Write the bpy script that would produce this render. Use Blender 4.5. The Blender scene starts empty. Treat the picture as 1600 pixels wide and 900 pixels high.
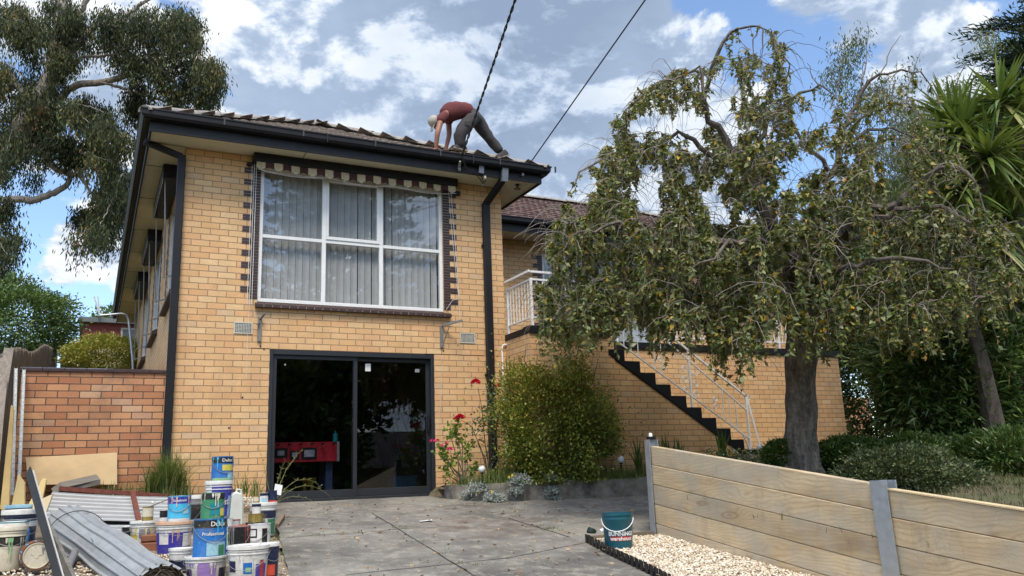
import bpy, math, random
import numpy as np
from mathutils import Vector, Matrix, noise
R = math.radians
rng = np.random.default_rng(7)
random.seed(7)
scene = bpy.context.scene
COL = scene.collection

# ---------------------------------------------------------------- camera
CAM = np.array([-0.9179, -11.655, 0.2859])
YAW, PITCH, ROLL, FOC = 0.46605, 0.21759, -0.03555, 1308.8
_cy, _sy, _cp, _sp = math.cos(YAW), math.sin(YAW), math.cos(PITCH), math.sin(PITCH)
FWD = np.array([_sy * _cp, _cy * _cp, _sp])
_rt = np.array([_cy, -_sy, 0.0])
_up = np.cross(_rt, FWD)
RGT = math.cos(ROLL) * _rt + math.sin(ROLL) * _up
UPV = -math.sin(ROLL) * _rt + math.cos(ROLL) * _up
cam_data = bpy.data.cameras.new('camera')
cam = bpy.data.objects.new('camera', cam_data)
COL.objects.link(cam)
M = Matrix(((RGT[0], UPV[0], -FWD[0], CAM[0]), (RGT[1], UPV[1], -FWD[1], CAM[1]),
            (RGT[2], UPV[2], -FWD[2], CAM[2]), (0, 0, 0, 1)))
cam.matrix_world = M
cam_data.sensor_width = 36.0
cam_data.lens = FOC / 1600 * 36
cam_data.clip_start = 0.05
cam_data.clip_end = 2000
scene.camera = cam

def ray(u, v):
    return FWD + RGT * ((u - 800) / FOC) - UPV * ((v - 450) / FOC)
def atw(u, v, w):
    """world point seen at photo pixel (u, v) at depth w"""
    return CAM + ray(u, v) * w
def atp(u, v, axis, val):
    d = ray(u, v); i = 'xyz'.index(axis)
    return CAM + d * ((val - CAM[i]) / d[i])

# ---------------------------------------------------------------- render settings
scene.view_settings.view_transform = 'Standard'
scene.view_settings.look = 'None'
scene.view_settings.gamma = 1
scene.view_settings.exposure = 0.76
scene.cycles.use_denoising = True
scene.cycles.max_bounces = 8
scene.cycles.diffuse_bounces = 3
scene.cycles.glossy_bounces = 3
scene.cycles.transparent_max_bounces = 12
scene.cycles.caustics_reflective = False
scene.cycles.caustics_refractive = False

# ---------------------------------------------------------------- sun and sky
SUN_EL, SUN_AZ = 58.0, 200.0        # azimuth clockwise from +Y
sd = bpy.data.lights.new('sun', 'SUN')
sd.energy = 2.1
sd.angle = R(20)
sd.color = (1.0, 0.90, 0.76)
sun = bpy.data.objects.new('sun', sd)
COL.objects.link(sun)
sdir = Vector((math.sin(R(SUN_AZ)) * math.cos(R(SUN_EL)), math.cos(R(SUN_AZ)) * math.cos(R(SUN_EL)), math.sin(R(SUN_EL))))
sun.rotation_euler = (-sdir).to_track_quat('-Z', 'Y').to_euler()
sun.location = (0, -20, 40)

class NT:
    """tiny helper to write node trees"""
    def __init__(self, tree):
        self.t = tree; self.n = tree.nodes; self.l = tree.links
    def new(self, typ, **kw):
        nd = self.n.new(typ)
        for k, v in kw.items(): setattr(nd, k, v)
        return nd
    def put(self, sock, v):
        if v is None: return
        if hasattr(v, 'is_output') or hasattr(v, 'links'): self.l.new(v, sock)
        else:
            if hasattr(sock.default_value, '__len__') and hasattr(v, '__len__') and len(sock.default_value) == 4 and len(v) == 3: v = (*v, 1)
            sock.default_value = v
    def math(self, op, a, b=None, c=None, clamp=False):
        nd = self.new('ShaderNodeMath', operation=op, use_clamp=clamp)
        for s, v in zip(nd.inputs, (a, b, c)): self.put(s, v)
        return nd.outputs[0]
    def vmath(self, op, a, b=None, scale=None):
        nd = self.new('ShaderNodeVectorMath', operation=op)
        self.put(nd.inputs[0], a); self.put(nd.inputs[1], b)
        if scale is not None: self.put(nd.inputs['Scale'], scale)
        return nd.outputs['Value'] if op in ('DOT_PRODUCT', 'LENGTH', 'DISTANCE') else nd.outputs[0]
    def noise(self, vec, scale, detail=4, rough=.55, dist=0.0, color=False):
        nd = self.new('ShaderNodeTexNoise')
        self.put(nd.inputs['Vector'], vec)
        nd.inputs['Scale'].default_value = scale; nd.inputs['Detail'].default_value = detail
        nd.inputs['Roughness'].default_value = rough; nd.inputs['Distortion'].default_value = dist
        return nd.outputs['Color'] if color else nd.outputs['Fac']
    def rng(self, v, a, b, c=0., d=1., smooth=False):
        nd = self.new('ShaderNodeMapRange')
        if smooth: nd.interpolation_type = 'SMOOTHSTEP'
        for s, x in zip(nd.inputs, (v, a, b, c, d)): self.put(s, x)
        return nd.outputs[0]
    def mix(self, f, a, b, typ='MIX'):
        nd = self.new('ShaderNodeMix', data_type='RGBA', blend_type=typ)
        self.put(nd.inputs[0], f); self.put(nd.inputs[6], a); self.put(nd.inputs[7], b)
        return nd.outputs[2]
    def ramp(self, f, stops):
        nd = self.new('ShaderNodeValToRGB')
        cr = nd.color_ramp
        while len(cr.elements) < len(stops): cr.elements.new(.5)
        for e, (p, c) in zip(cr.elements, stops): e.position = p; e.color = (*c, 1)
        self.put(nd.inputs[0], f)
        return nd.outputs[0]

world = bpy.data.worlds.new('World')
scene.world = world
world.use_nodes = True
T = NT(world.node_tree)
T.n.clear()
wout = T.new('ShaderNodeOutputWorld')
bg = T.new('ShaderNodeBackground')
bg.inputs['Strength'].default_value = 0.11
sky = T.new('ShaderNodeTexSky', sky_type='NISHITA')
sky.sun_disc = False
sky.sun_elevation = R(SUN_EL)
sky.sun_rotation = R(SUN_AZ)
sky.air_density = 1.0; sky.dust_density = 0.4; sky.ozone_density = 1.6
tc = T.new('ShaderNodeTexCoord')
dirv = tc.outputs['Generated']
sep = T.new('ShaderNodeSeparateXYZ'); T.l.new(dirv, sep.inputs[0])
zz = T.math('ADD', T.math('MAXIMUM', sep.outputs[2], 0.0), 0.22)
cv = T.new('ShaderNodeCombineXYZ')
T.l.new(T.math('DIVIDE', sep.outputs[0], zz), cv.inputs[0]); T.l.new(T.math('DIVIDE', sep.outputs[1], zz), cv.inputs[1])
cloudp = cv.outputs[0]
cloudp = T.vmath('MULTIPLY', T.vmath('NORMALIZE', dirv), (1.0, 1.0, 1.75))
n1 = T.noise(cloudp, 6.0, 11, .60, .2)
n2 = T.noise(T.vmath('ADD', cloudp, (-.010, -.015, .040)), 6.0, 11, .60, .2)      # the same clouds, a step towards the sun: their relief
n3 = T.noise(T.vmath('ADD', cloudp, (5.3, 1.7, 0)), 2.3, 5, .5)
cover = 0.5
covers = [  # direction seen at a pixel, size, weight of cloud cover
    ((560, 90), .985, .990, .0), ((500, 120), .93, .995, .17), ((330, 60), .996, .9997, -.10), ((700, 120), .997, .9998, -.08), ((480, 30), .998, .9998, -.09), ((900, 170), .95, .995, .14), ((660, 200), .96, 1, .06),
    ((110, 400), .992, .999, -.085), ((20, 480), .994, .9995, -.08), ((60, 410), .9985, .99985, .12), ((130, 400), .9992, .9999, .10), ((70, 445), .9994, .9999, .10), ((1140, 25), .996, .9997, -.20), ((1290, 110), .996, .9997, -.16), ((1120, 180), .99, .9992, .05),
    ((1420, 95), .995, .9995, .22), ((1480, 40), .995, .9995, -.06), ((1060, 70), .998, .9998, .12), ((1280, 20), .997, .9998, .12),
    ((150, 380), .9985, .9998, .10), ((100, 520), .995, .9995, -.06), ((1200, 260), .985, .999, -.08)]
cov = None
for (u, v), a, b, wgt in covers:
    if wgt == 0: continue
    d = ray(u, v); d = d / np.linalg.norm(d)
    m = T.math('MULTIPLY', T.rng(T.vmath('DOT_PRODUCT', T.vmath('NORMALIZE', dirv), tuple(d)), a, b, 0, 1, True), wgt)
    cov = m if cov is None else T.math('ADD', cov, m)
dens = T.math('ADD', n1, cov)
cmask = T.rng(dens, .47, .56, 0, 1, True)
thick = T.rng(dens, .55, .86, 0, 1)
relief = T.rng(T.math('SUBTRACT', n1, n2), -.060, .075, 0, 1, True)
lum = T.math('ADD', T.math('MULTIPLY', relief, .62), T.math('MULTIPLY', T.math('SUBTRACT', 1.0, thick), .22))
lum = T.math('ADD', lum, T.math('MULTIPLY', T.rng(n3, .35, .65, 0, 1), .30), clamp=True)
ccol = T.ramp(lum, [(0.08, (1.7, 2.2, 3.1)), (.38, (2.35, 2.95, 3.95)), (.62, (3.3, 3.9, 4.8)), (.83, (4.6, 5.0, 5.5)), (1.0, (5.6, 5.8, 6.0))])
# clouds brightened round the sun behind the camera, added to fill the shade
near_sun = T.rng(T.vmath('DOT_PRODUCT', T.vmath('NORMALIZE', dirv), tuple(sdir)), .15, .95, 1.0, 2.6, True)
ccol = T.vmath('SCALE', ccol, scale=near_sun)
skyc = T.mix(1.0, sky.outputs[0], (1.25, 1.3, 1.35), 'MULTIPLY')
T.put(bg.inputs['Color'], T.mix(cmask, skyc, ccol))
T.l.new(bg.outputs[0], wout.inputs[0])

# ---------------------------------------------------------------- materials
MATS = {}
def mat(name, color=(.5, .5, .5), rough=.7, metal=0., var=.12, scale=6., bump=0., bscale=40., spec=None, rvar=0., build=None, world_space=False):
    """a Principled material whose colour is broken up by noise"""
    if name in MATS: return MATS[name]
    m = bpy.data.materials.new(name); m.use_nodes = True
    t = NT(m.node_tree); bs = t.n['Principled BSDF']
    bs.inputs['Roughness'].default_value = rough
    bs.inputs['Metallic'].default_value = metal
    if spec is not None: bs.inputs['Specular IOR Level'].default_value = spec
    if world_space: vec = t.new('ShaderNodeNewGeometry').outputs['Position']
    else: vec = t.new('ShaderNodeTexCoord').outputs['Object']
    c = color
    if build: c = build(t, vec, bs) or c
    if var:
        f = t.rng(t.noise(vec, scale, 5, .6), .3, .7, 1 - var, 1 + var)
        nd = t.vmath('SCALE', c if hasattr(c, 'links') else (*color,), scale=f)
        t.put(bs.inputs['Base Color'], nd)
    else: t.put(bs.inputs['Base Color'], c)
    if rvar:
        t.put(bs.inputs['Roughness'], t.rng(t.noise(vec, scale * 2, 4), .3, .7, max(0, rough - rvar), min(1, rough + rvar)))
    if bump:
        b = t.new('ShaderNodeBump'); b.inputs['Strength'].default_value = min(bump, 1); b.inputs['Distance'].default_value = .01 * max(bump, 1)
        t.l.new(t.noise(vec, bscale, 5, .6), b.inputs['Height']); t.l.new(b.outputs[0], bs.inputs['Normal'])
    MATS[name] = m
    return m

def brick_material(name, c1, c2, mortar, pale, stain=.0):
    m = bpy.data.materials.new(name); m.use_nodes = True
    t = NT(m.node_tree); bs = t.n['Principled BSDF']
    g = t.new('ShaderNodeNewGeometry')
    sp = t.new('ShaderNodeSeparateXYZ'); t.l.new(g.outputs['Position'], sp.inputs[0])
    sn = t.new('ShaderNodeSeparateXYZ'); t.l.new(g.outputs['True Normal'], sn.inputs[0])
    side = t.math('GREATER_THAN', t.math('ABSOLUTE', sn.outputs[0]), .6)
    u = t.math('ADD', t.math('MULTIPLY', sp.outputs[0], t.math('SUBTRACT', 1.0, side)), t.math('MULTIPLY', t.math('ADD', sp.outputs[1], .12), side))
    cb = t.new('ShaderNodeCombineXYZ')
    wob = t.math('MULTIPLY', t.math('SUBTRACT', t.noise(g.outputs['Position'], 9, 2), .5), .006)
    t.put(cb.inputs[0], t.math('ADD', t.math('ADD', u, 48.0), wob)); t.put(cb.inputs[1], t.math('ADD', t.math('ADD', sp.outputs[2], 8.6), wob))
    br = t.new('ShaderNodeTexBrick'); br.offset = .5; br.offset_frequency = 2; br.squash = 1
    t.l.new(cb.outputs[0], br.inputs['Vector'])
    for k, v in {'Scale': 1, 'Mortar Size': .0060, 'Mortar Smooth': .2, 'Bias': 0, 'Brick Width': .24, 'Row Height': .086}.items(): br.inputs[k].default_value = v
    br.inputs['Color1'].default_value = (0, 0, 0, 1); br.inputs['Color2'].default_value = (1, 1, 1, 1); br.inputs['Mortar'].default_value = (.5, .5, .5, 1)
    rnd = br.outputs['Color']
    n = t.noise(g.outputs['Position'], 3.2, 6, .65)
    wn = t.new('ShaderNodeTexWhiteNoise', noise_dimensions='1D'); t.put(wn.inputs['W'], t.math('MULTIPLY', rnd, 917.3)); r2 = wn.outputs['Value']
    n2 = t.noise(g.outputs['Position'], 45, 4, .6)
    bc = t.mix(rnd, c1, c2)
    bc = t.mix(t.math('MULTIPLY', t.math('GREATER_THAN', r2, .93), .45), bc, pale)                      # a few paler bricks
    bc = t.mix(t.math('MULTIPLY', t.math('LESS_THAN', r2, .20), .36), bc, (c1[0] * .97, c1[1] * .80, c1[2] * .78))
    bc = t.mix(t.math('MULTIPLY', t.math('COMPARE', r2, .87, .025), .4), bc, (.50, .38, .27))
    bc = t.vmath('SCALE', bc, scale=t.math('MULTIPLY', t.rng(n, .25, .75, .87, 1.12), t.rng(n2, .25, .75, .88, 1.1)))
    if stain:
        s = t.rng(t.noise(g.outputs['Position'], 1.1, 7, .7), .52, .72, 0, stain)
        bc = t.mix(s, bc, (.16, .10, .07))
    streak = t.math('MULTIPLY', t.rng(t.noise(t.vmath('MULTIPLY', g.outputs['Position'], (3.2, 3.2, .35)), 1.0, 6, .7), .50, .70, 0, 1), t.rng(t.noise(g.outputs['Position'], 1.6, 4, .6), .4, .6, 0, 1))
    bc = t.mix(t.math('MULTIPLY', streak, .30), bc, (.30, .20, .13))
    low = t.math('MULTIPLY', t.rng(t.math('ADD', sp.outputs[2], t.math('MULTIPLY', n, .5)), .25, .62, 1, 0, True), .35)
    bc = t.mix(low, bc, (.33, .23, .15))
    mo = t.vmath('SCALE', mortar, scale=t.rng(n2, .3, .7, .75, 1.25))
    t.put(bs.inputs['Base Color'], t.mix(br.outputs['Fac'], bc, mo))
    bs.inputs['Roughness'].default_value = .85
    b = t.new('ShaderNodeBump'); b.inputs['Strength'].default_value = .7; b.inputs['Distance'].default_value = .006
    t.put(b.inputs['Height'], t.math('ADD', t.math('SUBTRACT', 1.0, br.outputs['Fac']), t.math('MULTIPLY', n2, .35)))
    t.l.new(b.outputs[0], bs.inputs['Normal'])
    return m

def glass_material(name, tint, refl=1.0, ior=1.5, rough=.0):
    m = bpy.data.materials.new(name); m.use_nodes = True
    t = NT(m.node_tree); t.n.clear()
    out = t.new('ShaderNodeOutputMaterial'); tr = t.new('ShaderNodeBsdfTransparent'); gl = t.new('ShaderNodeBsdfGlossy'); mx = t.new('ShaderNodeMixShader')
    tr.inputs[0].default_value = (*tint, 1); gl.inputs['Roughness'].default_value = rough
    g_ = t.new('ShaderNodeNewGeometry'); cs_ = t.math('ABSOLUTE', t.vmath('DOT_PRODUCT', g_.outputs['Incoming'], g_.outputs['Normal']))
    f0 = 2 * ((ior - 1) / (ior + 1)) ** 2; frv = t.math('ADD', f0, t.math('MULTIPLY', t.math('POWER', t.math('SUBTRACT', 1.0, cs_, clamp=True), 5.0), 1 - f0))
    bp = t.new('ShaderNodeBump'); bp.inputs['Strength'].default_value = .008; bp.inputs['Distance'].default_value = .02
    t.l.new(t.noise(t.new('ShaderNodeNewGeometry').outputs['Position'], 1.4, 2), bp.inputs['Height'])
    t.l.new(bp.outputs[0], gl.inputs['Normal'])
    t.put(mx.inputs[0], t.math('MULTIPLY', frv, refl, clamp=True))
    t.l.new(tr.outputs[0], mx.inputs[1]); t.l.new(gl.outputs[0], mx.inputs[2]); t.l.new(mx.outputs[0], out.inputs[0])
    return m

def leaf_material(name, stops, rough=.5, trans=.25, back=None):
    m = bpy.data.materials.new(name); m.use_nodes = True
    t = NT(m.node_tree); bs = t.n['Principled BSDF']
    at = t.new('ShaderNodeAttribute'); at.attribute_name = 'tint'
    c = t.ramp(at.outputs['Fac'], stops)
    if back is not None:
        c = t.mix(t.new('ShaderNodeNewGeometry').outputs['Backfacing'], c, t.mix(.6, c, back))
    t.put(bs.inputs['Base Color'], c)
    bs.inputs['Roughness'].default_value = rough
    tl = t.new('ShaderNodeBsdfTranslucent'); t.put(tl.inputs[0], t.mix(.6, c, (.25, .30, .04)))
    mx = t.new('ShaderNodeMixShader'); mx.inputs[0].default_value = trans
    t.l.new(bs.outputs[0], mx.inputs[1]); t.l.new(tl.outputs[0], mx.inputs[2])
    t.l.new(mx.outputs[0], t.n['Material Output'].inputs[0])
    return m

# ---------------------------------------------------------------- mesh building
WP = {}          # object -> world position of its origin
def tag(o, label=None, cat=None, group=None, kind=None):
    if label: o['label'] = label
    if cat: o['category'] = cat
    if group: o['group'] = group
    if kind: o['kind'] = kind
    return o
def link(o, parent=None, wp=(0, 0, 0)):
    COL.objects.link(o)
    if parent: o.parent = parent
    WP[o.name] = Vector(wp)
    return o
def thing(name, loc, label, cat, group=None, kind=None):
    o = bpy.data.objects.new(name, None); o.empty_display_size = .1
    o.location = loc
    link(o, None, loc)
    return tag(o, label, cat, group, kind)
def mesh_obj(name, V, F, m, parent=None, smooth=False, tint=None, mi=None):
    me = bpy.data.meshes.new(name)
    wp = WP[parent.name] if parent else Vector((0, 0, 0))
    V = np.asarray(V, dtype=np.float32) - np.array(wp, dtype=np.float32)
    if isinstance(F, np.ndarray):
        nf, k = F.shape
        me.vertices.add(len(V)); me.vertices.foreach_set('co', V.ravel())
        me.loops.add(nf * k); me.loops.foreach_set('vertex_index', F.ravel().astype(np.int32))
        me.polygons.add(nf); me.polygons.foreach_set('loop_start', np.arange(0, nf * k, k, dtype=np.int32))
        me.update(calc_edges=True)
    else:
        me.from_pydata([tuple(map(float, v)) for v in V], [], F); me.update()
    for x in (m if isinstance(m, (list, tuple)) else [m]): me.materials.append(x)
    if mi is not None: me.polygons.foreach_set('material_index', np.asarray(mi, dtype=np.int32))
    if smooth: me.polygons.foreach_set('use_smooth', np.ones(len(me.polygons), dtype=bool))
    if tint is not None:
        a = me.attributes.new('tint', 'FLOAT', 'FACE'); a.data.foreach_set('value', np.asarray(tint, dtype=np.float32))
    o = bpy.data.objects.new(name, me)
    link(o, parent, wp)
    if not parent: o.location = (0, 0, 0)
    return o

class MB:
    def __init__(self): self.v = []; self.f = []; self.m = []; self.cur = 0
    def add(self, vs, fs):
        b = len(self.v); self.v += [tuple(map(float, v)) for v in vs]
        self.f += [tuple(b + i for i in f) for f in fs]; self.m += [self.cur] * len(fs); return self
    def box(self, x0, x1, y0, y1, z0, z1):
        return self.add([(x0, y0, z0), (x1, y0, z0), (x1, y1, z0), (x0, y1, z0), (x0, y0, z1), (x1, y0, z1), (x1, y1, z1), (x0, y1, z1)],
                        [(0, 3, 2, 1), (4, 5, 6, 7), (0, 1, 5, 4), (1, 2, 6, 5), (2, 3, 7, 6), (3, 0, 4, 7)])
    def bar(self, a, b, w, h, up=(0, 0, 1)):
        """rectangular bar from a to b, w wide (sideways), h high (along up)"""
        a = Vector(a); b = Vector(b); d = (b - a).normalized(); s = d.cross(Vector(up))
        if s.length < 1e-4: s = d.cross(Vector((0, 1, 0)))
        s.normalize(); u = s.cross(d).normalized(); s *= w / 2; u *= h / 2
        return self.add([a - s - u, a + s - u, a + s + u, a - s + u, b - s - u, b + s - u, b + s + u, b - s + u],
                        [(0, 1, 2, 3), (4, 7, 6, 5), (0, 4, 5, 1), (1, 5, 6, 2), (2, 6, 7, 3), (3, 7, 4, 0)])
    def tube(self, pts, rad, n=8, cap=True, wob=0.):
        pts = [Vector(p) for p in pts]
        if not hasattr(rad, '__len__'): rad = [rad] * len(pts)
        b = len(self.v); ref = Vector((.31, .23, .92)); prev = None
        for i, p in enumerate(pts):
            d = (pts[min(i + 1, len(pts) - 1)] - pts[max(i - 1, 0)])
            if d.length < 1e-9: d = Vector((0, 0, 1))
            d.normalize()
            s = (prev - d * prev.dot(d)) if prev is not None else d.cross(ref)
            if s.length < 1e-5: s = d.cross(Vector((1, 0, 0)))
            s.normalize(); prev = s; t = d.cross(s)
            for k in range(n):
                a = 2 * math.pi * k / n; rr = rad[i]
                if wob: rr *= 1 + wob * noise.noise(Vector((p.x * 4 + math.cos(a) * 1.3, p.y * 4 + math.sin(a) * 1.3, p.z * 3.1)))
                q = p + s * (math.cos(a) * rr) + t * (math.sin(a) * rr)
                self.v.append(tuple(q))
        for i in range(len(pts) - 1):
            for k in range(n):
                k2 = (k + 1) % n; o = b + i * n
                self.f.append((o + k, o + k2, o + n + k2, o + n + k)); self.m.append(self.cur)
        if cap:
            self.f.append(tuple(b + k for k in range(n))[::-1]); self.m.append(self.cur)
            o = b + (len(pts) - 1) * n
            self.f.append(tuple(o + k for k in range(n))); self.m.append(self.cur)
        return self
    def lathe(self, prof, c, n=28, axis=None):
        """prof: (r, h) pairs, turned round the axis through c (default z); axis = 3x3 Matrix"""
        c = Vector(c); b = len(self.v)
        for r, h in prof:
            for k in range(n):
                a = 2 * math.pi * k / n; p = Vector((r * math.cos(a), r * math.sin(a), h))
                self.v.append(tuple(c + (axis @ p if axis else p)))
        for i in range(len(prof) - 1):
            for k in range(n):
                k2 = (k + 1) % n; o = b + i * n
                self.f.append((o + k, o + k2, o + n + k2, o + n + k)); self.m.append(self.cur)
        return self
    def prism(self, poly, axis, a, b):
        """poly in the two other axes (in order), extruded along axis from a to b"""
        def P(p, t):
            return {'x': (t, p[0], p[1]), 'y': (p[0], t, p[1]), 'z': (p[0], p[1], t)}[axis]
        n = len(poly)
        return self.add([P(p, a) for p in poly] + [P(p, b) for p in poly],
                        [tuple(range(n)), tuple(range(2 * n - 1, n - 1, -1))] + [(i, n + i, n + (i + 1) % n, (i + 1) % n) for i in range(n)])
    def xf(self, start, mtx):
        for i in range(start, len(self.v)): self.v[i] = tuple(mtx @ Vector(self.v[i]))
        return self
    def obj(self, name, m, parent=None, smooth=False, bevel=0., fix=True):
        o = mesh_obj(name, self.v, self.f, m, parent, smooth, mi=self.m if isinstance(m, (list, tuple)) else None)
        me = o.data
        if fix:
            import bmesh
            bm = bmesh.new(); bm.from_mesh(me); bmesh.ops.recalc_face_normals(bm, faces=bm.faces)
            if bevel: bmesh.ops.bevel(bm, geom=[e for e in bm.edges if len(e.link_faces) == 2 and e.calc_face_angle(0) > .6], offset=bevel, segments=1, affect='EDGES', clamp_overlap=True)
            bm.to_mesh(me); bm.free(); me.update()
        if smooth:
            try: me.set_sharp_from_angle(angle=R(38))
            except Exception: pass
        return o

def copy_tree(o, parent=None):
    c = o.copy(); COL.objects.link(c)
    if parent: c.parent = parent
    WP[c.name] = WP[o.name].copy()
    for ch in list(o.children): copy_tree(ch, c)
    return c

def text_mesh(body, size, bold=.0, shear=0.):
    cu = bpy.data.curves.new('lettering', 'FONT'); cu.body = body; cu.size = size; cu.offset = bold; cu.shear = shear
    cu.resolution_u = 3; cu.align_x = 'CENTER'; cu.align_y = 'CENTER'
    o = bpy.data.objects.new('lettering', cu); COL.objects.link(o)
    dg = bpy.context.evaluated_depsgraph_get(); me = o.evaluated_get(dg).to_mesh()
    V = [tuple(v.co) for v in me.vertices]; F = [tuple(p.vertices) for p in me.polygons]
    o.evaluated_get(dg).to_mesh_clear(); bpy.data.objects.remove(o); bpy.data.curves.remove(cu)
    return V, F

def leaf_arrays(C, D, L, W, rg, droop=.15):
    """one bent rhombic leaf per centre: (4N verts, N quads)"""
    N = len(C); D = D / (np.linalg.norm(D, axis=1, keepdims=True) + 1e-9)
    r = rg.normal(size=(N, 3)); S = np.cross(D, r); S /= (np.linalg.norm(S, axis=1, keepdims=True) + 1e-9)
    Nn = np.cross(S, D)
    L = np.asarray(L).reshape(-1, 1) * np.ones((N, 1)); W = np.asarray(W).reshape(-1, 1) * np.ones((N, 1))
    V = np.empty((N, 4, 3))
    V[:, 0] = C; V[:, 1] = C + D * L * .42 + S * W * .5 + Nn * W * .18; V[:, 2] = C + D * L - Nn * L * droop; V[:, 3] = C + D * L * .42 - S * W * .5 + Nn * W * .18
    return V.reshape(-1, 3), np.arange(4 * N).reshape(N, 4)
def leaves_obj(name, C, D, L, W, m, parent, rg, tint=None, droop=.15):
    V, F = leaf_arrays(np.asarray(C, float), np.asarray(D, float), L, W, rg, droop)
    if tint is None: tint = rg.random(len(C))
    return mesh_obj(name, V, F, m, parent, tint=tint)
# ---------------------------------------------------------------- ground
def drive_z(y):
    if y >= 0: return 0.0
    if y > -1.3: return .077 * y
    if y > -13: return -.1 + .116 * (y + 1.3)
    return -1.457
def kerb_y(x):
    return float(np.interp(x, [3.5, 3.95, 5.0, 6.5, 7.0], [-.42, -1.12, -1.28, -1.36, -1.36]))
def in_garden(x, y):
    if y > 0: return x > 4.8
    if x < 3.55: return False
    if y > kerb_y(x) and x < 6.9: return True
    if x > 4.62 and y < -3.95: return True
    return y >= -3.95 and y < kerb_y(x) + 5 and x > 4.62 + (y + 3.95) * (2.3 / 2.6) and x > 4.62
def garden_z(x, y):
    z = .08 + .13 * (max(y, -7) + 4) - .01 * (min(x, 12) - 4.5)
    if y > -2.2 and x < 8.6:
        t = min(1, max(0, (x - 6.6) / 2)) ; z = .13 + (z - .13) * t
    return min(z, .62 + .01 * max(0, y))
def gz(x, y):
    if in_garden(x, y): return garden_z(x, y)
    if y > 0: return .12 + (.17 * min(y, 14) + .02 * max(0, min(y, 40) - 14)) * min(1, max(0, -x / .3 + 1 if x > 0 else 1)) if y > .1 else .1
    return drive_z(y)
def atg(u, v, off=0.0):
    d = ray(u, v); t = 2.0
    while t < 40:
        p = CAM + d * t
        if p[2] < gz(p[0], p[1]) + off: break
        t += .02
    return CAM + d * t

def axis_ticks(fine0, fine1, step, far):
    a = list(np.arange(fine0, fine1 + 1e-6, step)); s = step
    lo = fine0; hi = fine1; L = []; H = []
    while lo > -far: s *= 1.35; lo -= s; hi += s; L.append(lo); H.append(hi)
    return np.array(L[::-1] + a + H)
def sheet(name, xs, ys, zf, m, keep=None):
    V = []; idx = {}
    for j, y in enumerate(ys):
        for i, x in enumerate(xs): V.append((x, y, zf(x, y)))
    nx = len(xs); F = []
    for j in range(len(ys) - 1):
        for i in range(nx - 1):
            if keep and not keep((xs[i] + xs[i + 1]) / 2, (ys[j] + ys[j + 1]) / 2): continue
            F.append((j * nx + i, j * nx + i + 1, (j + 1) * nx + i + 1, (j + 1) * nx + i))
    return mesh_obj(name, V, np.array(F), m, None, True)

def soil_build(t, vec, bs):
    g = t.noise(vec, 1.3, 6, .6)
    c = t.ramp(t.noise(vec, 22, 5, .7), [(.3, (.045, .034, .020)), (.5, (.11, .085, .05)), (.72, (.20, .16, .10))])
    return t.mix(t.rng(g, .45, .6, 0, .75), c, t.ramp(t.noise(vec, 60, 3, .7), [(.3, (.025, .04, .01)), (.7, (.12, .15, .045))]))
m_soil = mat('soil_and_grass', build=soil_build, rough=.95, var=.15, bump=.8, bscale=30, world_space=True)
def ground_z(x, y):
    z = gz(x, y)
    if 3.2 < x < 7.4 and -4.5 < y < -.1: z = min(gz(x + a, y + b) for a in (-.2, 0, .2) for b in (-.2, 0, .2))
    if not in_garden(x, y) and -13 < y <= 0.1 and -3 < x < 8: z -= .05
    if not in_garden(x, y) and y > 0: z -= .05
    if abs(x) < 14 and abs(y) < 14: z += .02 * noise.noise(Vector((x * 1.7, y * 1.7, 0)))
    return z
g = sheet('ground', axis_ticks(-4, 15, .2, 300), axis_ticks(-14, 6, .2, 300), ground_z, m_soil)
tag(g, kind='structure')

def concrete_build(t, vec, bs):
    a = t.noise(vec, .9, 7, .62, .4); b = t.noise(vec, 7, 6, .7); c = t.noise(vec, 90, 3, .6)
    col = t.ramp(a, [(.32, (.085, .078, .067)), (.47, (.150, .139, .120)), (.62, (.235, .218, .187))])
    col = t.mix(t.rng(b, .50, .68, 0, .7), col, (.36, .33, .27))
    col = t.mix(t.rng(t.noise(vec, 2.2, 8, .78), .55, .65, 0, .45), col, (.07, .064, .056))
    sp = t.new('ShaderNodeSeparateXYZ'); t.l.new(vec, sp.inputs[0])
    d = t.vmath('DISTANCE', vec, (3.0, -2.9, -.3))
    dirt = t.math('MULTIPLY', t.rng(d, .1, 1.0, 1, 0, True), t.rng(t.noise(vec, 5, 6, .7), .42, .6, 0, 1))
    col = t.mix(t.math('MULTIPLY', dirt, .75), col, (.10, .055, .03))
    vc = t.new('ShaderNodeTexVoronoi', feature='DISTANCE_TO_EDGE'); vc.inputs['Scale'].default_value = .55; t.l.new(t.vmath('ADD', vec, t.vmath('SCALE', t.noise(vec, 2.5, 6, .7, color=True), scale=.5)), vc.inputs['Vector'])
    crack = t.math('MULTIPLY', t.rng(vc.outputs['Distance'], .0, .004, 1, 0), t.rng(t.noise(vec, .7, 2), .48, .55, 0, .8))
    col = t.mix(crack, col, (.03, .027, .022))
    return t.vmath('SCALE', col, scale=t.rng(c, .3, .7, .74, 1.28))
m_conc = mat('driveway_concrete', build=concrete_build, rough=.9, var=0, bump=.35, bscale=70, world_space=True)
def dz(x, y): return drive_z(y) + .012 + .006 * noise.noise(Vector((x * 2.3, y * 2.3, 3)))
DX = np.arange(0, 6.55, .1)
def dle(y): return float(np.interp(y, [-13.6, -4.4, -2.2, 0], [.1, .60, .93, 1.02])) + .03 * noise.noise(Vector((0, y * 3, 0)))
V = []; ys = np.append(np.arange(-13.6, -.01, .1), -.005); F = []
for y in ys:
    for x in DX: xx = dle(y) + x; V.append((xx, y, dz(xx, y)))
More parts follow.
